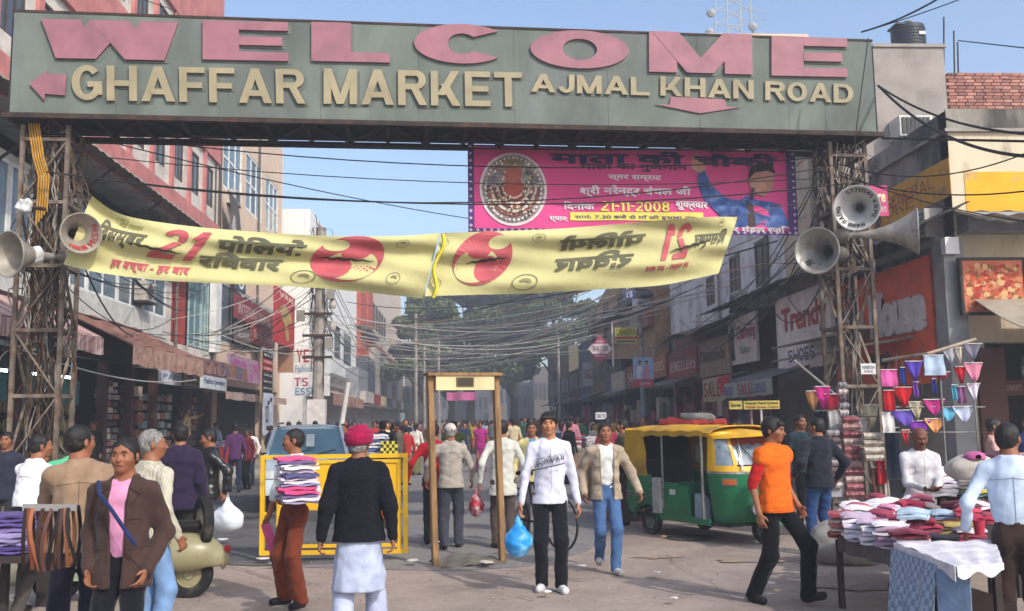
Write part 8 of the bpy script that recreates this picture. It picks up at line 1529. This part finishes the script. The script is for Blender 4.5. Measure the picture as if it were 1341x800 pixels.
for i, (px, py, s_, c_) in enumerate([(860, 757, .05, 'd0d0d0'), (883, 762 + 30, .05, 'c8c8c8'), (715, 783, .055, 'd8d8d8'), (763, 748, .06, 'd0d0d0'), (637, 743, .12, 'c4bcb0'), (540, 741, .08, 'd0c8c0'), (790, 714, .04, 'c8c8c8'), (650, 620, .06, 'c8c8c8'), (870, 708, .05, 'b8a060'), (345, 738, .1, 'd8d0cc'), (292, 712, .09, 'd8d8dc'), (358, 745, .07, 'c8c8c8'), (310, 640, .09, 'b0bcc8'), (1010, 772, .06, 'd0ccc8'), (300, 675, .08, 'b8b8b8'), (575, 716, .07, 'd0d0d0'), (470, 742, .06, 'c8c0b8'), (940, 690, .05, 'c0b8b0')]):
    p_ = pG(px, py); t = MB(); g = random.Random(i); n_ = 7; t.prism([(p_.x + s_ * g.uniform(.6, 1) * math.cos(k * .9), p_.y + s_ * g.uniform(.6, 1) * math.sin(k * .9), .055 + .01 * g.random()) for k in range(n_)], (0, 0, .008)); t.build('paper_litter', paint(c_), label=['scrap', 'crumpled piece', 'torn bit', 'flattened scrap', 'folded bit', 'small piece'][i % 6] + ' of pale paper lying on the road ' + ['near the white sandals', 'at the bottom centre', 'ahead of the white-shirted man', 'between the two young men', 'by the detector frame foot', 'by the barrier foot', 'near the bicycle', 'farther up the street', 'before the auto-rickshaw', 'by the left castor of the barrier', 'on the dark patch', 'left of the brown trousers', 'near the pavement', 'by the striding black shoes', 'under the plastic bag', 'inside the detector frame', 'under the turbaned man\'s barrier', 'beside the rickshaw rear wheel'][i], cat='litter', group='paper litter on the road')
# ---------------------------------------------------------------- people in front
def bag(t, hand, w_, h_, m, label, name='carrier_bag', cat='bag', seed=1, th=.12, dz=.02):
    p_ = to_world(t, Vector(hand)); b = thing(name, label, cat, (p_.x, p_.y, p_.z - h_ - .1)); g_ = SDF((-w_, -th * 1.6, -.02), (w_, th * 1.6, h_ + .18), max(w_, h_) / 20)
    g_.ell((0, 0, h_ * .42), (w_ * .5, th, h_ * .45)); g_.cap((0, 0, h_ * .5), (0, 0, h_ + .06), w_ * .3, .02, k=.08); g_.fold(.012, 30, seed); soft('bag_film', g_, m, b); MB().tube([(-.02, 0, h_ + .02), (0, 0, h_ + .12), (.02, 0, h_ + .02)], .006, 5).build('handle', m, b, local=True); return b
p1 = person('man in dark brown jacket and pink shirt standing hands in pockets at left front', 167, 5.7, H=1.58, face=0, top='c98aac', legs='15151c', jacket='40302c', jopen=(.05, .035, 1.), skin=SKIN, hair='short', lh=(.17, -.06, .83), rh=(-.17, -.06, .83), bulk=1.0, hy=2, hem=-.15, moustache=False)
st = MB(); S_ = [(.16, -.1, 1.26), (.1, -.155, 1.2), (0, -.185, 1.12), (-.0, -.19, 1.1)]; st.tube([to_world(p1, v) for v in [(-.13, -.06, 1.33), (-.07, -.165, 1.27), (.03, -.2, 1.17), (.12, -.205, 1.05), (.16, -.18, .98)]], .012, 6); st.build('bag_strap', cloth('1f2a55'), p1, True)
p2 = person('belt seller in tan jacket seen from behind with a shoulder strap, far left', 108, 6.5, H=1.66, face=205, hy=-55, top='3a3c48', legs='1a1828', jacket='8c7560', hair='short', lh=(.2, -.42, 1.0), rh=(-.3, -.3, .98), hem=-.08, bulk=1.02)
bl = MB(); bl.tube([to_world(p2, v) for v in [(.14, .06, 1.42), (.05, .16, 1.3), (-.1, .17, 1.1), (-.2, .1, .95)]], .016, 6); bl.build('bag_strap', cloth('20242e'), p2, True)
# belts hung over his arm
for i, (c_, dx) in enumerate(zip(['2a2220', '6b3a26', '9a6040', '3a2a26', '5c4038', '241e1e', '4a342c', '7c5038', '2c2624'], np.linspace(0, 1, 9))):
    x_ = 36 + 62 * dx; z1 = pD(x_, 662, 5.7).z; z0 = pD(x_, 748 - 14 * abs(dx - .4), 5.7).z; q_ = pD(x_, 700, 5.7); t = thing('leather_belt', ['black', 'reddish brown', 'light tan', 'dark brown', 'chestnut', 'glossy black', 'brown', 'camel brown', 'charcoal'][i] + ' leather belt looped in the bunch held by the belt seller', 'belt', (q_.x, q_.y, z0), 'belts held by the belt seller'); H_ = z1 - z0
    MB().slab(lambda u, v: (.011 * (2 * v - 1) + (.012 + .008 * (i % 3)) * math.sin(u * 3.1 + i), -.03 - .05 * math.sin(math.pi * u), H_ * u), 14, 1, (0, -.004, 0)).build('strap', mat('leather_' + c_, hx(c_), rough=.35, bump=.05), t, True, local=True); MB().slab(lambda u, v: ((.011) * (2 * v - 1) + .012, .05 * math.sin(math.pi * u), H_ * u), 10, 1, (0, .004, 0)).build('strap', MATS['leather_' + c_], t, True, local=True); MB().box(-.02, .02, -.04, -.03, H_ - .03, H_ + .01).build('buckle', chrome, t, local=True)
person('man in a white shirt bending over the stall at the far left edge', 40, 8.6, H=1.62, face=160, hy=-35, top='e0dee2', legs='4c4642', hair='short', bend=14, lh=(.16, -.42, .92), rh=(-.12, -.48, 1.0), belt='1a1614', tuck=True, sleeves='long', lf=(.05, -.12), rf=(-.05, .18))
p_ = feet(78, 9.2); t = thing('green_cloth', 'bright mint green cloth draped over goods between two men at left', 'cloth', (p_.x, p_.y, 0)); g_ = SDF((-.4, -.3, .7), (.4, .3, 1.45), .02); g_.ell((0, 0, 1.1), (.24, .16, .2)); g_.cap((-.1, 0, 1.2), (.18, 0, 1.3), .08, k=.05); g_.cap((0, 0, .85), (0, 0, 1.1), .2, k=.05); g_.fold(.02, 22, 4); soft('cloth', g_, cloth('52b888'), t); MB().box(-.1, .1, -.1, .1, 0, .8).build('stand', tabm, t, local=True)
p_ = feet(5, 8); t, _ = stackthing('purple and lilac folded pile at the bottom left edge', p_.x, p_.y + .2, .62, .45, .4, 9, ['4a3c78', '7c6ca0', '5c4c8c', '9488b4'], th=.035, group=None); 
t = thing('goods_table', 'dark goods table at the far left edge under the purple pile', 'table', (p_.x - .3, p_.y + .3, 0)); MB().box(p_.x - .9, p_.x + .3, p_.y - .1, p_.y + .6, .56, .61).build('tabletop', tabm, t); MB().box(p_.x - .1, p_.x - .04, p_.y + .3, p_.y + .36, 0, .56).build('leg', tabm, t); sack('cream cloth sack on the ground at the bottom left corner', 10, 765, 0, .3, .2, .2, cloth('b0a890'), 11)
person('grey-haired man in cream sweater and light blue jeans seen from behind', 200, 7.1, H=1.62, face=150, hy=-35, top='d8d2bc', legs='6f8fb8', hair='short', hairm=GREYHAIR, bulk=1.08, hem=-.1, lh=(.25, -.1, .85), rh=(-.26, -.05, .85), topmat=mat('knit_cream', hx('cdc8b4'), rough=.95, bump=.9, bs=20, stretch=(6, 6, .5)))
person('man in dark purple jacket with his back turned, near the shop', 237, 10.2, H=1.66, face=185, top='2c2438', legs='2c2a2c', jacket='2a2138', hair='short', bulk=1.1, hy=20, hem=-.14)
p3 = person('man in black leather jacket holding a white plastic bag, looking down', 276, 11.6, H=1.6, face=-62, hy=-10, hp=12, top='1a1a1e', legs='3c2e34', jacket='151618', jmat=mat('leather_black', hx('17181a'), rough=.3, bump=.5, bs=12, spec=.6), hair='short', shoes='9a6838', lh=(.26, .14, .86), rh=(-.25, -.12, .8), hem=-.1)
bag(p3, (.3, .16, .84), .38, .34, mat('plastic_bag_white', hx('c4ccd6'), rough=.3, bump=.4, bs=9, var=.08), 'bulging white plastic bag held by the man in the black leather jacket', seed=3)
p4 = person('moustached man in grey-white polo and rust brown trousers carrying cloth', 386, 8.95, H=1.60, face=-38, hy=-38, top='c4c6c4', legs='6a3220', hair='short', moustache=True, sleeves='roll', tuck=True, belt='2a201c', lh=(.22, -.22, .98), rh=(-.3, -.06, .78), flare=1.35, lf=(.04, -.02), rf=(-.06, .03), skin=SKIN)
q_ = to_world(p4, (.22, -.22, .98)); g = random.Random(3); cs_ = ['a8a0c0', 'd8d0dc', '6a5c84', 'c84a7c', 'e0dce4', '8c88b0', 'b83c6c', 'd8c8d8', '54507c', 'd87ca4']; tt, _ = stackthing('tall stack of pink and lilac folded cloths carried by the rust-trousered man', q_.x + .07, q_.y - .02, .95, .33, .25, 14, cs_, rz=.35, th=.026, tilt=-.001, group=None, seed=5)
q_ = to_world(p4, (-.3, -.08, .7)); t = thing('folded_cloth', 'pink striped folded cloth hanging from the moustached man\'s right hand', 'cloth', (q_.x, q_.y, .42)); 
for k, c_ in enumerate(['b84a78', 'd8d0d8', '8c3c64']): MB().slab(lambda u, v: (.1 * (1 - u) - .0 + (v - .5) * .09, -.03 + k * .02, .3 * u), 8, 4, (0, .014, 0)).build('fold', cloth(c_), t, True, local=True)
person('Sikh man in maroon turban, black jacket and long pale kurta, from behind', 467, 7.45, H=1.60, face=186, hy=-14, top='181a28', legs='a9b2cc', jacket='12121c', hair='short', hairm=GREYHAIR, turban='8c1440', beard=True, bulk=1.16, kurta=('a6b0c8', .4, .22), lh=(.27, .0, .78), rh=(-.27, .0, .78), hem=-.12, lf=(.02, .06), rf=(-.06, -.22), lift=(.0, 0), shoes='2c2c38', flare=1.4, jmat=mat('fleece_black', hx('11111b'), rough=.98, bump=.6, bs=50))
p5 = person('old man in grey-brown sweater and white cap walking away through the frame', 588, 12.7, H=1.62, face=182, top='9c958c', legs='3a3c48', hair='short', hairm=GREYHAIR, cap='c8b8b0', bulk=1.12, hem=-.1, lh=(.32, .0, .88), rh=(-.28, -.1, .86), lf=(0, .1), rf=(0, -.12))
bag(p5, (-.33, -.12, .8), .2, .3, mat('bag_red_check', hx('b03040'), rough=.5, c2=hx('c8c0c4'), c2s=14, c2t=.53), 'red and white patterned bag carried by the old man in the grey sweater', seed=7)
person('man with a bright red sleeve beside the old man at the detector frame', 566, 13.2, H=1.62, face=178, top='a01822', legs='2c2c30', hair='short', lh=(.36, .0, .86), rh=(-.25, 0, .86), cap='241c24')
p6 = person('man in pale grey kurta shirt walking away past the right detector post', 655, 12.6, H=1.66, face=184, top='b9bab2', legs='4c423e', hair='short', bulk=1.05, hem=-.22, lh=(.3, .06, .86), rh=(-.28, -.04, .86), lf=(0, -.1), rf=(0, .12))
p7 = person('smiling young man in white long-sleeved top with black print and black trousers', 716, 9.5, H=1.72, face=0, hy=-4, top='c4c6d6', legs='14161c', hair='thick', shoes='c8c8c8', lh=(.27, -.02, .82), rh=(-.3, -.1, .8), hem=-.1, collar=False, lf=(-.01, -.06), rf=(0, .05), skin=SKIN3, flare=1.1)
pr = MB(); g = random.Random(8)
def chest(px, pz): return Vector((px, -.152 - .03 * (1 - (px / .16) ** 2) , pz))
for k in range(26):
    x_ = -.14 + k * .0105; pr.tube([chest(x_, 1.24 + .0022 * k + g.uniform(-.02, .03)), chest(x_ + .006, 1.21 + .0025 * k + g.uniform(-.02, .02)), chest(x_ + .014, 1.225 + .0025 * k + g.uniform(-.03, .03))], .0028, 4)
for k in range(14): x_ = -.14 + k * .02; pr.tube([chest(x_, 1.17 + .004 * k), chest(x_ + .02, 1.175 + .0042 * k)], .0045, 4)
for k in range(20): x_ = -.12 + k * .012; pr.tube([chest(x_, 1.29 + g.uniform(-.03, .03)), chest(x_ + .01, 1.29 + g.uniform(-.03, .03))], .002, 4)
pr.build('chest_print', paint('2c2c34'), p7, local=True, kind='stuff')
bag(p7, (-.32, -.12, .76), .26, .3, mat('plastic_bag_blue', hx('2a8fd8'), rough=.3, bump=.3, bs=9, var=.15, c2=hx('7cc0ec'), c2s=6), 'bright blue plastic bag in the white-topped young man\'s hand', seed=9)
p8 = person('young man in tan jacket over white shirt and blue jeans, walking forward', 789, 10.6, H=1.62, face=6, hy=0, hp=-4, top='c8cac8', legs='44628c', jacket='9c8e7c', jopen=(.07, .06, 1.), hair='short', shoes='b0aca8', lh=(.33, -.12, .86), rh=(-.25, .02, .84), lf=(-.05, -.16), rf=(.02, .16), hem=-.1, skin=SKIN, lift=(0, .05))
person('boy in yellow hooded jacket with a blue collar between two walkers', 693, 14.2, H=1.62, face=5, top='3c84a4', legs='3c3c44', jacket='b4ab78', jopen=(.05, .01, .3), hair='short', lh=(.26, -.05, .84), rh=(-.26, -.05, .84))
p9 = person('man in orange knitted vest over a red polo striding right', 1004, 8.7, H=1.66, face=40, hy=14, hp=6, top='a81c1c', legs='0f1014', jacket='d8641c', jvest=True, sleeves='short', hair='thick', lf=(.0, -.24), rf=(.0, .2), lift=(.03, .0), lh=(.22, -.1, .84), rh=(-.26, -.02, .8), bulk=1.05, hem=-.08, shoes='20201f', jmat=mat('knit_orange', hx('dc6414'), rough=.98, bump=.5, bs=70, var=.1), flare=1.2)
person('man in dark jacket and blue jeans browsing with his back to the street', 1064, 11.6, H=1.62, face=195, hy=30, top='1c1e28', legs='2a4470', jacket='20222c', hair='short', bulk=1.05, hem=-.1, lh=(.28, -.1, .95), rh=(-.28, -.05, .9))
person('balding cloth vendor in white shirt with folded hands behind the table', 1192, 9.7, H=1.52, face=-4, hp=18, top='c6c4c8', legs='3c3836', hair='bald', skin=SKIN2, moustache=True, lh=(.06, -.32, .93), rh=(-.06, -.32, .93), bulk=1.04, bend=8)
person('buyer in pale blue shirt and brown trousers reaching over the table at right', 1312, 6.5, H=1.58, face=158, hy=-20, top='b9c8dc', legs='382a24', hair='short', lh=(.3, -.1, .86), rh=(-.34, -.34, .86), tuck=True, bulk=1.1, bend=6)
person('man in pink striped shirt sitting by the shop front at right', 1292, 12.6, H=1.6, face=60, hy=10, top='c49a90', legs='2c2c40', hair='short', sit=.85, lh=(.1, -.42, 1.1), rh=(-.2, -.3, 1.05), lf=(0, -.4), rf=(0, -.4)); t = thing('stool', 'low wooden bench under the seated man in pink stripes', 'bench', tuple(feet(1292, 12.6).xy) + (0,)); MB().box(-.5, .9, -.2, .25, .6, .68).build('seat', wood, t, local=True); [MB().box(x_, x_ + .06, -.15, .2, 0, .6).build('leg', wood, t, local=True) for x_ in (-.45, .8)]
person('man in blue patterned shirt at the extreme right behind the buyer', 1338, 13.0, H=1.6, face=-30, top='3c4c84', legs='2c2c30', hair='short', lh=(.1, -.4, 1.2), rh=(-.2, -.3, 1.0))
person('man in olive jacket seen from the side behind the tan-jacketed man', 812, 15.2, H=1.64, face=-100, top='38382c', legs='4a3c34', jacket='3a3a2c', hair='short', lh=(.25, -.1, .85), rh=(-.25, -.1, .85)); person('man in maroon scarf behind the tan-jacketed young man', 792, 17.5, H=1.66, face=160, top='8c3448', legs='3c3836', hair='short')
person('man in green sleeveless vest and white shirt walking away, in the frame', 592, 20, H=1.66, face=175, top='c8ccc0', legs='6a645c', jacket='4c5a28', jvest=True, hair='short'); person('woman in magenta and orange sari walking toward the camera', 627, 31, H=1.62, face=0, top='b04a3c', legs=None, skirt='8c2468', jacket='a02878', jvest=True, hair='long', res=.014)
person('woman in white cardigan and green skirt with a long plait, walking away', 543, 30, H=1.6, face=170, top='d0ccc4', legs=None, skirt='6c6c48', hair='long', res=.014); person('man in grey-brown shirt looking right near the barrier end', 521, 22.5, H=1.64, face=-90, hy=0, top='5c544c', legs='3c4858', hair='short', res=.012); person('man in black coat with his back turned above the barrier', 500, 21, H=1.68, face=180, top='1c1c20', legs='2c2c30', jacket='18181c', hair='short', res=.012); person('second dark-coated man beside the black coat above the barrier', 515, 25, H=1.64, face=170, top='202024', legs='2c2c30', jacket='1c1c22', hair='short', res=.012)
person('shopkeeper in dark top behind the counter of the plate shop', 130, 19.5, H=1.6, face=0, hp=10, loc=Vector((-8.9, 23.9, 0)), top='1c1e26', legs='1c1c20', hair='short', z=.2, res=.012); person('man in khaki shirt reaching up inside the lit shop', 235, 29, H=1.65, face=90, loc=Vector((-8.7, 31.2, 0)), top='a08c6c', legs='1c1c24', hair='short', lh=(.1, -.4, 1.4), rh=(-.2, -.2, 1.1), z=.55, res=.013); person('man in slate shirt standing before the glass shop', 265, 31, H=1.62, face=170, loc=Vector((-8.5, 34, 0)), top='4c5870', legs='2c2c34', hair='short', z=.1, res=.013)
person('woman in black suit beside the red-draped table', 327, 36.5, H=1.6, face=170, top='1c2030', legs='2c2c38', hair='bun', res=.014, z=.1); person('man in maroon shirt seen past the turbaned man\'s shoulder', 449, 27, H=1.62, face=0, top='4c2c3c', legs='2c2c34', hair='short', res=.013); person('man in dark shirt stooping in the cloth shop behind the auto-rickshaw', 962, 15.8, H=1.6, face=-70, top='2c2c30', legs='2c2c30', hair='short', res=.012); person('man in dark teal shirt among the hanging clothes behind the orange vest', 1042, 14.4, H=1.66, face=20, top='24343c', legs='1c1c20', hair='short', res=.012); person('dark-shirted man in shade behind the left shop table', 12, 12, H=1.6, face=10, top='2c2c3c', legs='2c2c30', hair='short', res=.012); person('man in indigo shirt crouching behind the white-shirted man at left', 60, 11, H=1.4, face=30, top='3c3c78', legs='2c2c30', hair='short', res=.012)
# ---------------------------------------------------------------- the crowd up the street
protos = []; specs = [dict(face=180, top='3c3c44', legs='2c2c34'), dict(face=0, top='b8b8b4', legs='3c3c40'), dict(face=180, top='7c3c3c', legs='4c4840', jacket='5c4c3c'), dict(face=20, top='4c6c8c', legs='2c2c34', lh=(.3, -.2, .9)), dict(face=160, top='c8b89c', legs=None, skirt='7c3c5c', hair='long'), dict(face=0, top='8c5c3c', legs='54504c', jacket='34343c'), dict(face=190, top='a8acb4', legs='34405c', lf=(0, -.15), rf=(0, .15)), dict(face=0, top='a84c6c', legs=None, skirt='a8643c', hair='long')]
for k, s_ in enumerate(specs): protos.append(person('prototype of walker', 500, 40 + k * 3, res=.026, detail=False, group='people in the distant crowd', **s_))
tops = [('dark blue', '24304c'), ('white', 'd4d4d4'), ('black', '1a1a1e'), ('maroon', '6a2430'), ('grey', '7c7c80'), ('brown', '5c4434'), ('sky blue', '7ca4c8'), ('red', 'a82c2c'), ('cream', 'c8bc9c'), ('olive', '545434'), ('pink', 'c07c90'), ('mustard', 'b0903c'), ('purple', '54305c'), ('green', '3c6c4c'), ('orange', 'b8642c'), ('charcoal', '38383c')]
botm = [('black', '18181c'), ('grey', '5c5c60'), ('navy', '242c44'), ('khaki', '8c7c60'), ('brown', '4c3c34'), ('denim', '4c6484')]; skins = [SKIN, SKIN2, SKIN3]; gg = random.Random(99); used = set(); spots = []
places = ['among the far crowd', 'on the left side of the street crowd', 'on the right side of the street crowd', 'near the far end of the street']
def recolor(o, mtop, mbot, msk):
    for ch in o.children:
        n = ch.name.split('.')[0]; m_ = mtop if n in ('shirt',) else mbot if n in ('trousers', 'skirt') else msk if n == 'body' else None
        if n in ('jacket', 'vest'): m_ = mtop
        if m_: ch.material_slots[0].link = 'OBJECT'; ch.material_slots[0].material = m_
idx = 0
for i in range(330):
    d = 24 + 95 * gg.random() ** 1.1
    lx, rx_ = (-5.6, 6.6) if d < 60 else (-5.2, 6.4)
    X = gg.uniform(lx, rx_) if gg.random() < .6 else (gg.choice([gg.uniform(lx - 1, lx + 2.2), gg.uniform(rx_ - 2.5, rx_ + 1)])); loc = Vector((X, d, 0))
    if d < 36 and -1.4 < X < 1.6: continue
    if any((loc - s_).length < .55 for s_ in spots): continue
    spots.append(loc); k = gg.randrange(8); pt = protos[k]; tn, tc_ = gg.choice(tops); bn, bc = gg.choice(botm)
    if idx < 8: k = idx
    for _ in range(30):
        lk = (k in (4, 7), tn, bn, X < -3, X > 3.5, d > 70, d > 40)
        if lk not in used: break
        tn, tc_ = gg.choice(tops); bn, bc = gg.choice(botm)
    used.add(lk)
    if idx < 8: k = idx; pt = protos[k]; o = pt
    else: o = copy_tree(pt)
    idx += 1; o.location = loc; o.rotation_euler.z = R(specs[k]['face'] + gg.uniform(-40, 40)); o.scale = [gg.uniform(.93, 1.07)] * 3
    sk = 'skirt' if specs[k].get('skirt') else 'trousers'; who = 'woman' if sk == 'skirt' else 'person'
    side = 'by the left shops' if X < -3 else 'by the right shops' if X > 3.5 else 'mid-street'; far = 'far away' if d > 70 else 'in mid distance' if d > 40 else 'nearest crowd rows'
    o['label'] = f'{who} in {tn} top, {bn} {sk}, {side}, {far}'; recolor(o, cloth(tc_), cloth(bc), gg.choice(skins))
# ---------------------------------------------------------------- small wall clutter, grit and litter
def ac_unit(label, pl, px, py, w_=.85, h_=.55):
    u, v = pl.hit(px, py); o = pl.at(u, v); t = thing('air_conditioner', label, 'air conditioner', o)
    MB().obox(o, pl.u, pl.v, pl.n, -w_ / 2, w_ / 2, 0, h_, .0, .35).build('casing', paint('b4b2aa', c2='' or hx('8a857c'), c2s=3), t); MB().lathe([(.2, 0), (.22, .02), (.2, .03), (.03, .02), (0, .03)], pl.at(u - .12, v + h_ / 2, .35), pl.n, 18).build('fan_grille', paint('4c4c4c'), t)
    for k in range(5): MB().obox(o, pl.u, pl.v, pl.n, w_ * .2, w_ * .45, .08 + k * .09, .12 + k * .09, .35, .365).build('louvre', paint('6c6c6a'), t)
    MB().obox(o, pl.u, pl.v, pl.n, -w_ / 2, w_ / 2, -.06, 0, .0, .38).build('bracket', steel_d, t)
ac_unit('air-conditioner on the cream building below its first big window', PL, 300, 268); ac_unit('air-conditioner under the last big window of the cream building', PL, 352, 318); ac_unit('air-conditioner beside the shutters of the whitewashed house', PR, 975, 405); ac_unit('air-conditioner high on the stained side wall near the yellow band', PR, 1222, 316); ac_unit('air-conditioner on the white tile band under the glass strip', PL, 182, 395)
for i, (pl, px, z0, z1, par) in enumerate(((PL, 228, 3.4, 9, B1), (PL, 335, 4, 15.5, B2), (PR, 1075, 5, 9, B8), (PR, 1010, 5, 9, B9), (PR, 1160, 4.8, 7.1, B6), (PR, 945, 5, 9, B9))):
    u, _ = pl.hit(px, 400); MB().tube([pl.at(u, z0, .08), pl.at(u, z1, .08)], .05, 8).build('drain_pipe', paint(['6a645c', '5c5852', '8a8478'][i % 3]), par)
g = random.Random(123); mbs = {c_: MB() for c_ in ('a8a094', '6c6660', '8c7a60', 'b0aaa4', '5c5854')}
for i in range(420):
    px, py = g.uniform(200, 1120), 640 + 150 * g.random() ** .8; p = pG(px, py)
    if p.y > 22: continue
    s_ = g.uniform(.003, .012); c_ = g.choice(list(mbs)); h_ = g.uniform(.003, .008); mbs[c_].prism([(p.x + s_ * math.cos(a) * g.uniform(.6, 1.2), p.y + s_ * math.sin(a) * g.uniform(.6, 1.2), .012) for a in (0, 1.3, 2.6, 3.9, 5.2)], (0, 0, h_))
for c_, m_ in mbs.items(): m_.build('grit', paint(c_), kind='stuff')
# manhole and a patched strip in the road
p = pG(905, 705); t = MB().lathe([(0, .012), (.28, .012), (.3, .0), (.34, 0)], (p.x, p.y, .012), (0, 0, 1), 24).build('manhole_cover', paint('5a554f', c2=hx('463f38'), c2s=6), label='round iron manhole cover in the road beside the auto-rickshaw', cat='manhole cover')
# ---------------------------------------------------------------- haze
hz = MB().box(-60, 60, -20, 240, -1.6, 26).build('haze', None, kind='stuff'); hm_ = bpy.data.materials.new('haze'); hm_.use_nodes = True; n = hm_.node_tree.nodes; n.remove(n['Principled BSDF']); v = n.new('ShaderNodeVolumePrincipled'); v.inputs['Color'].default_value = (.82, .88, 1, 1); v.inputs['Density'].default_value = 0.0037; v.inputs['Anisotropy'].default_value = .2; hm_.node_tree.links.new(v.outputs[0], n['Material Output'].inputs['Volume']); hz.data.materials.append(hm_)
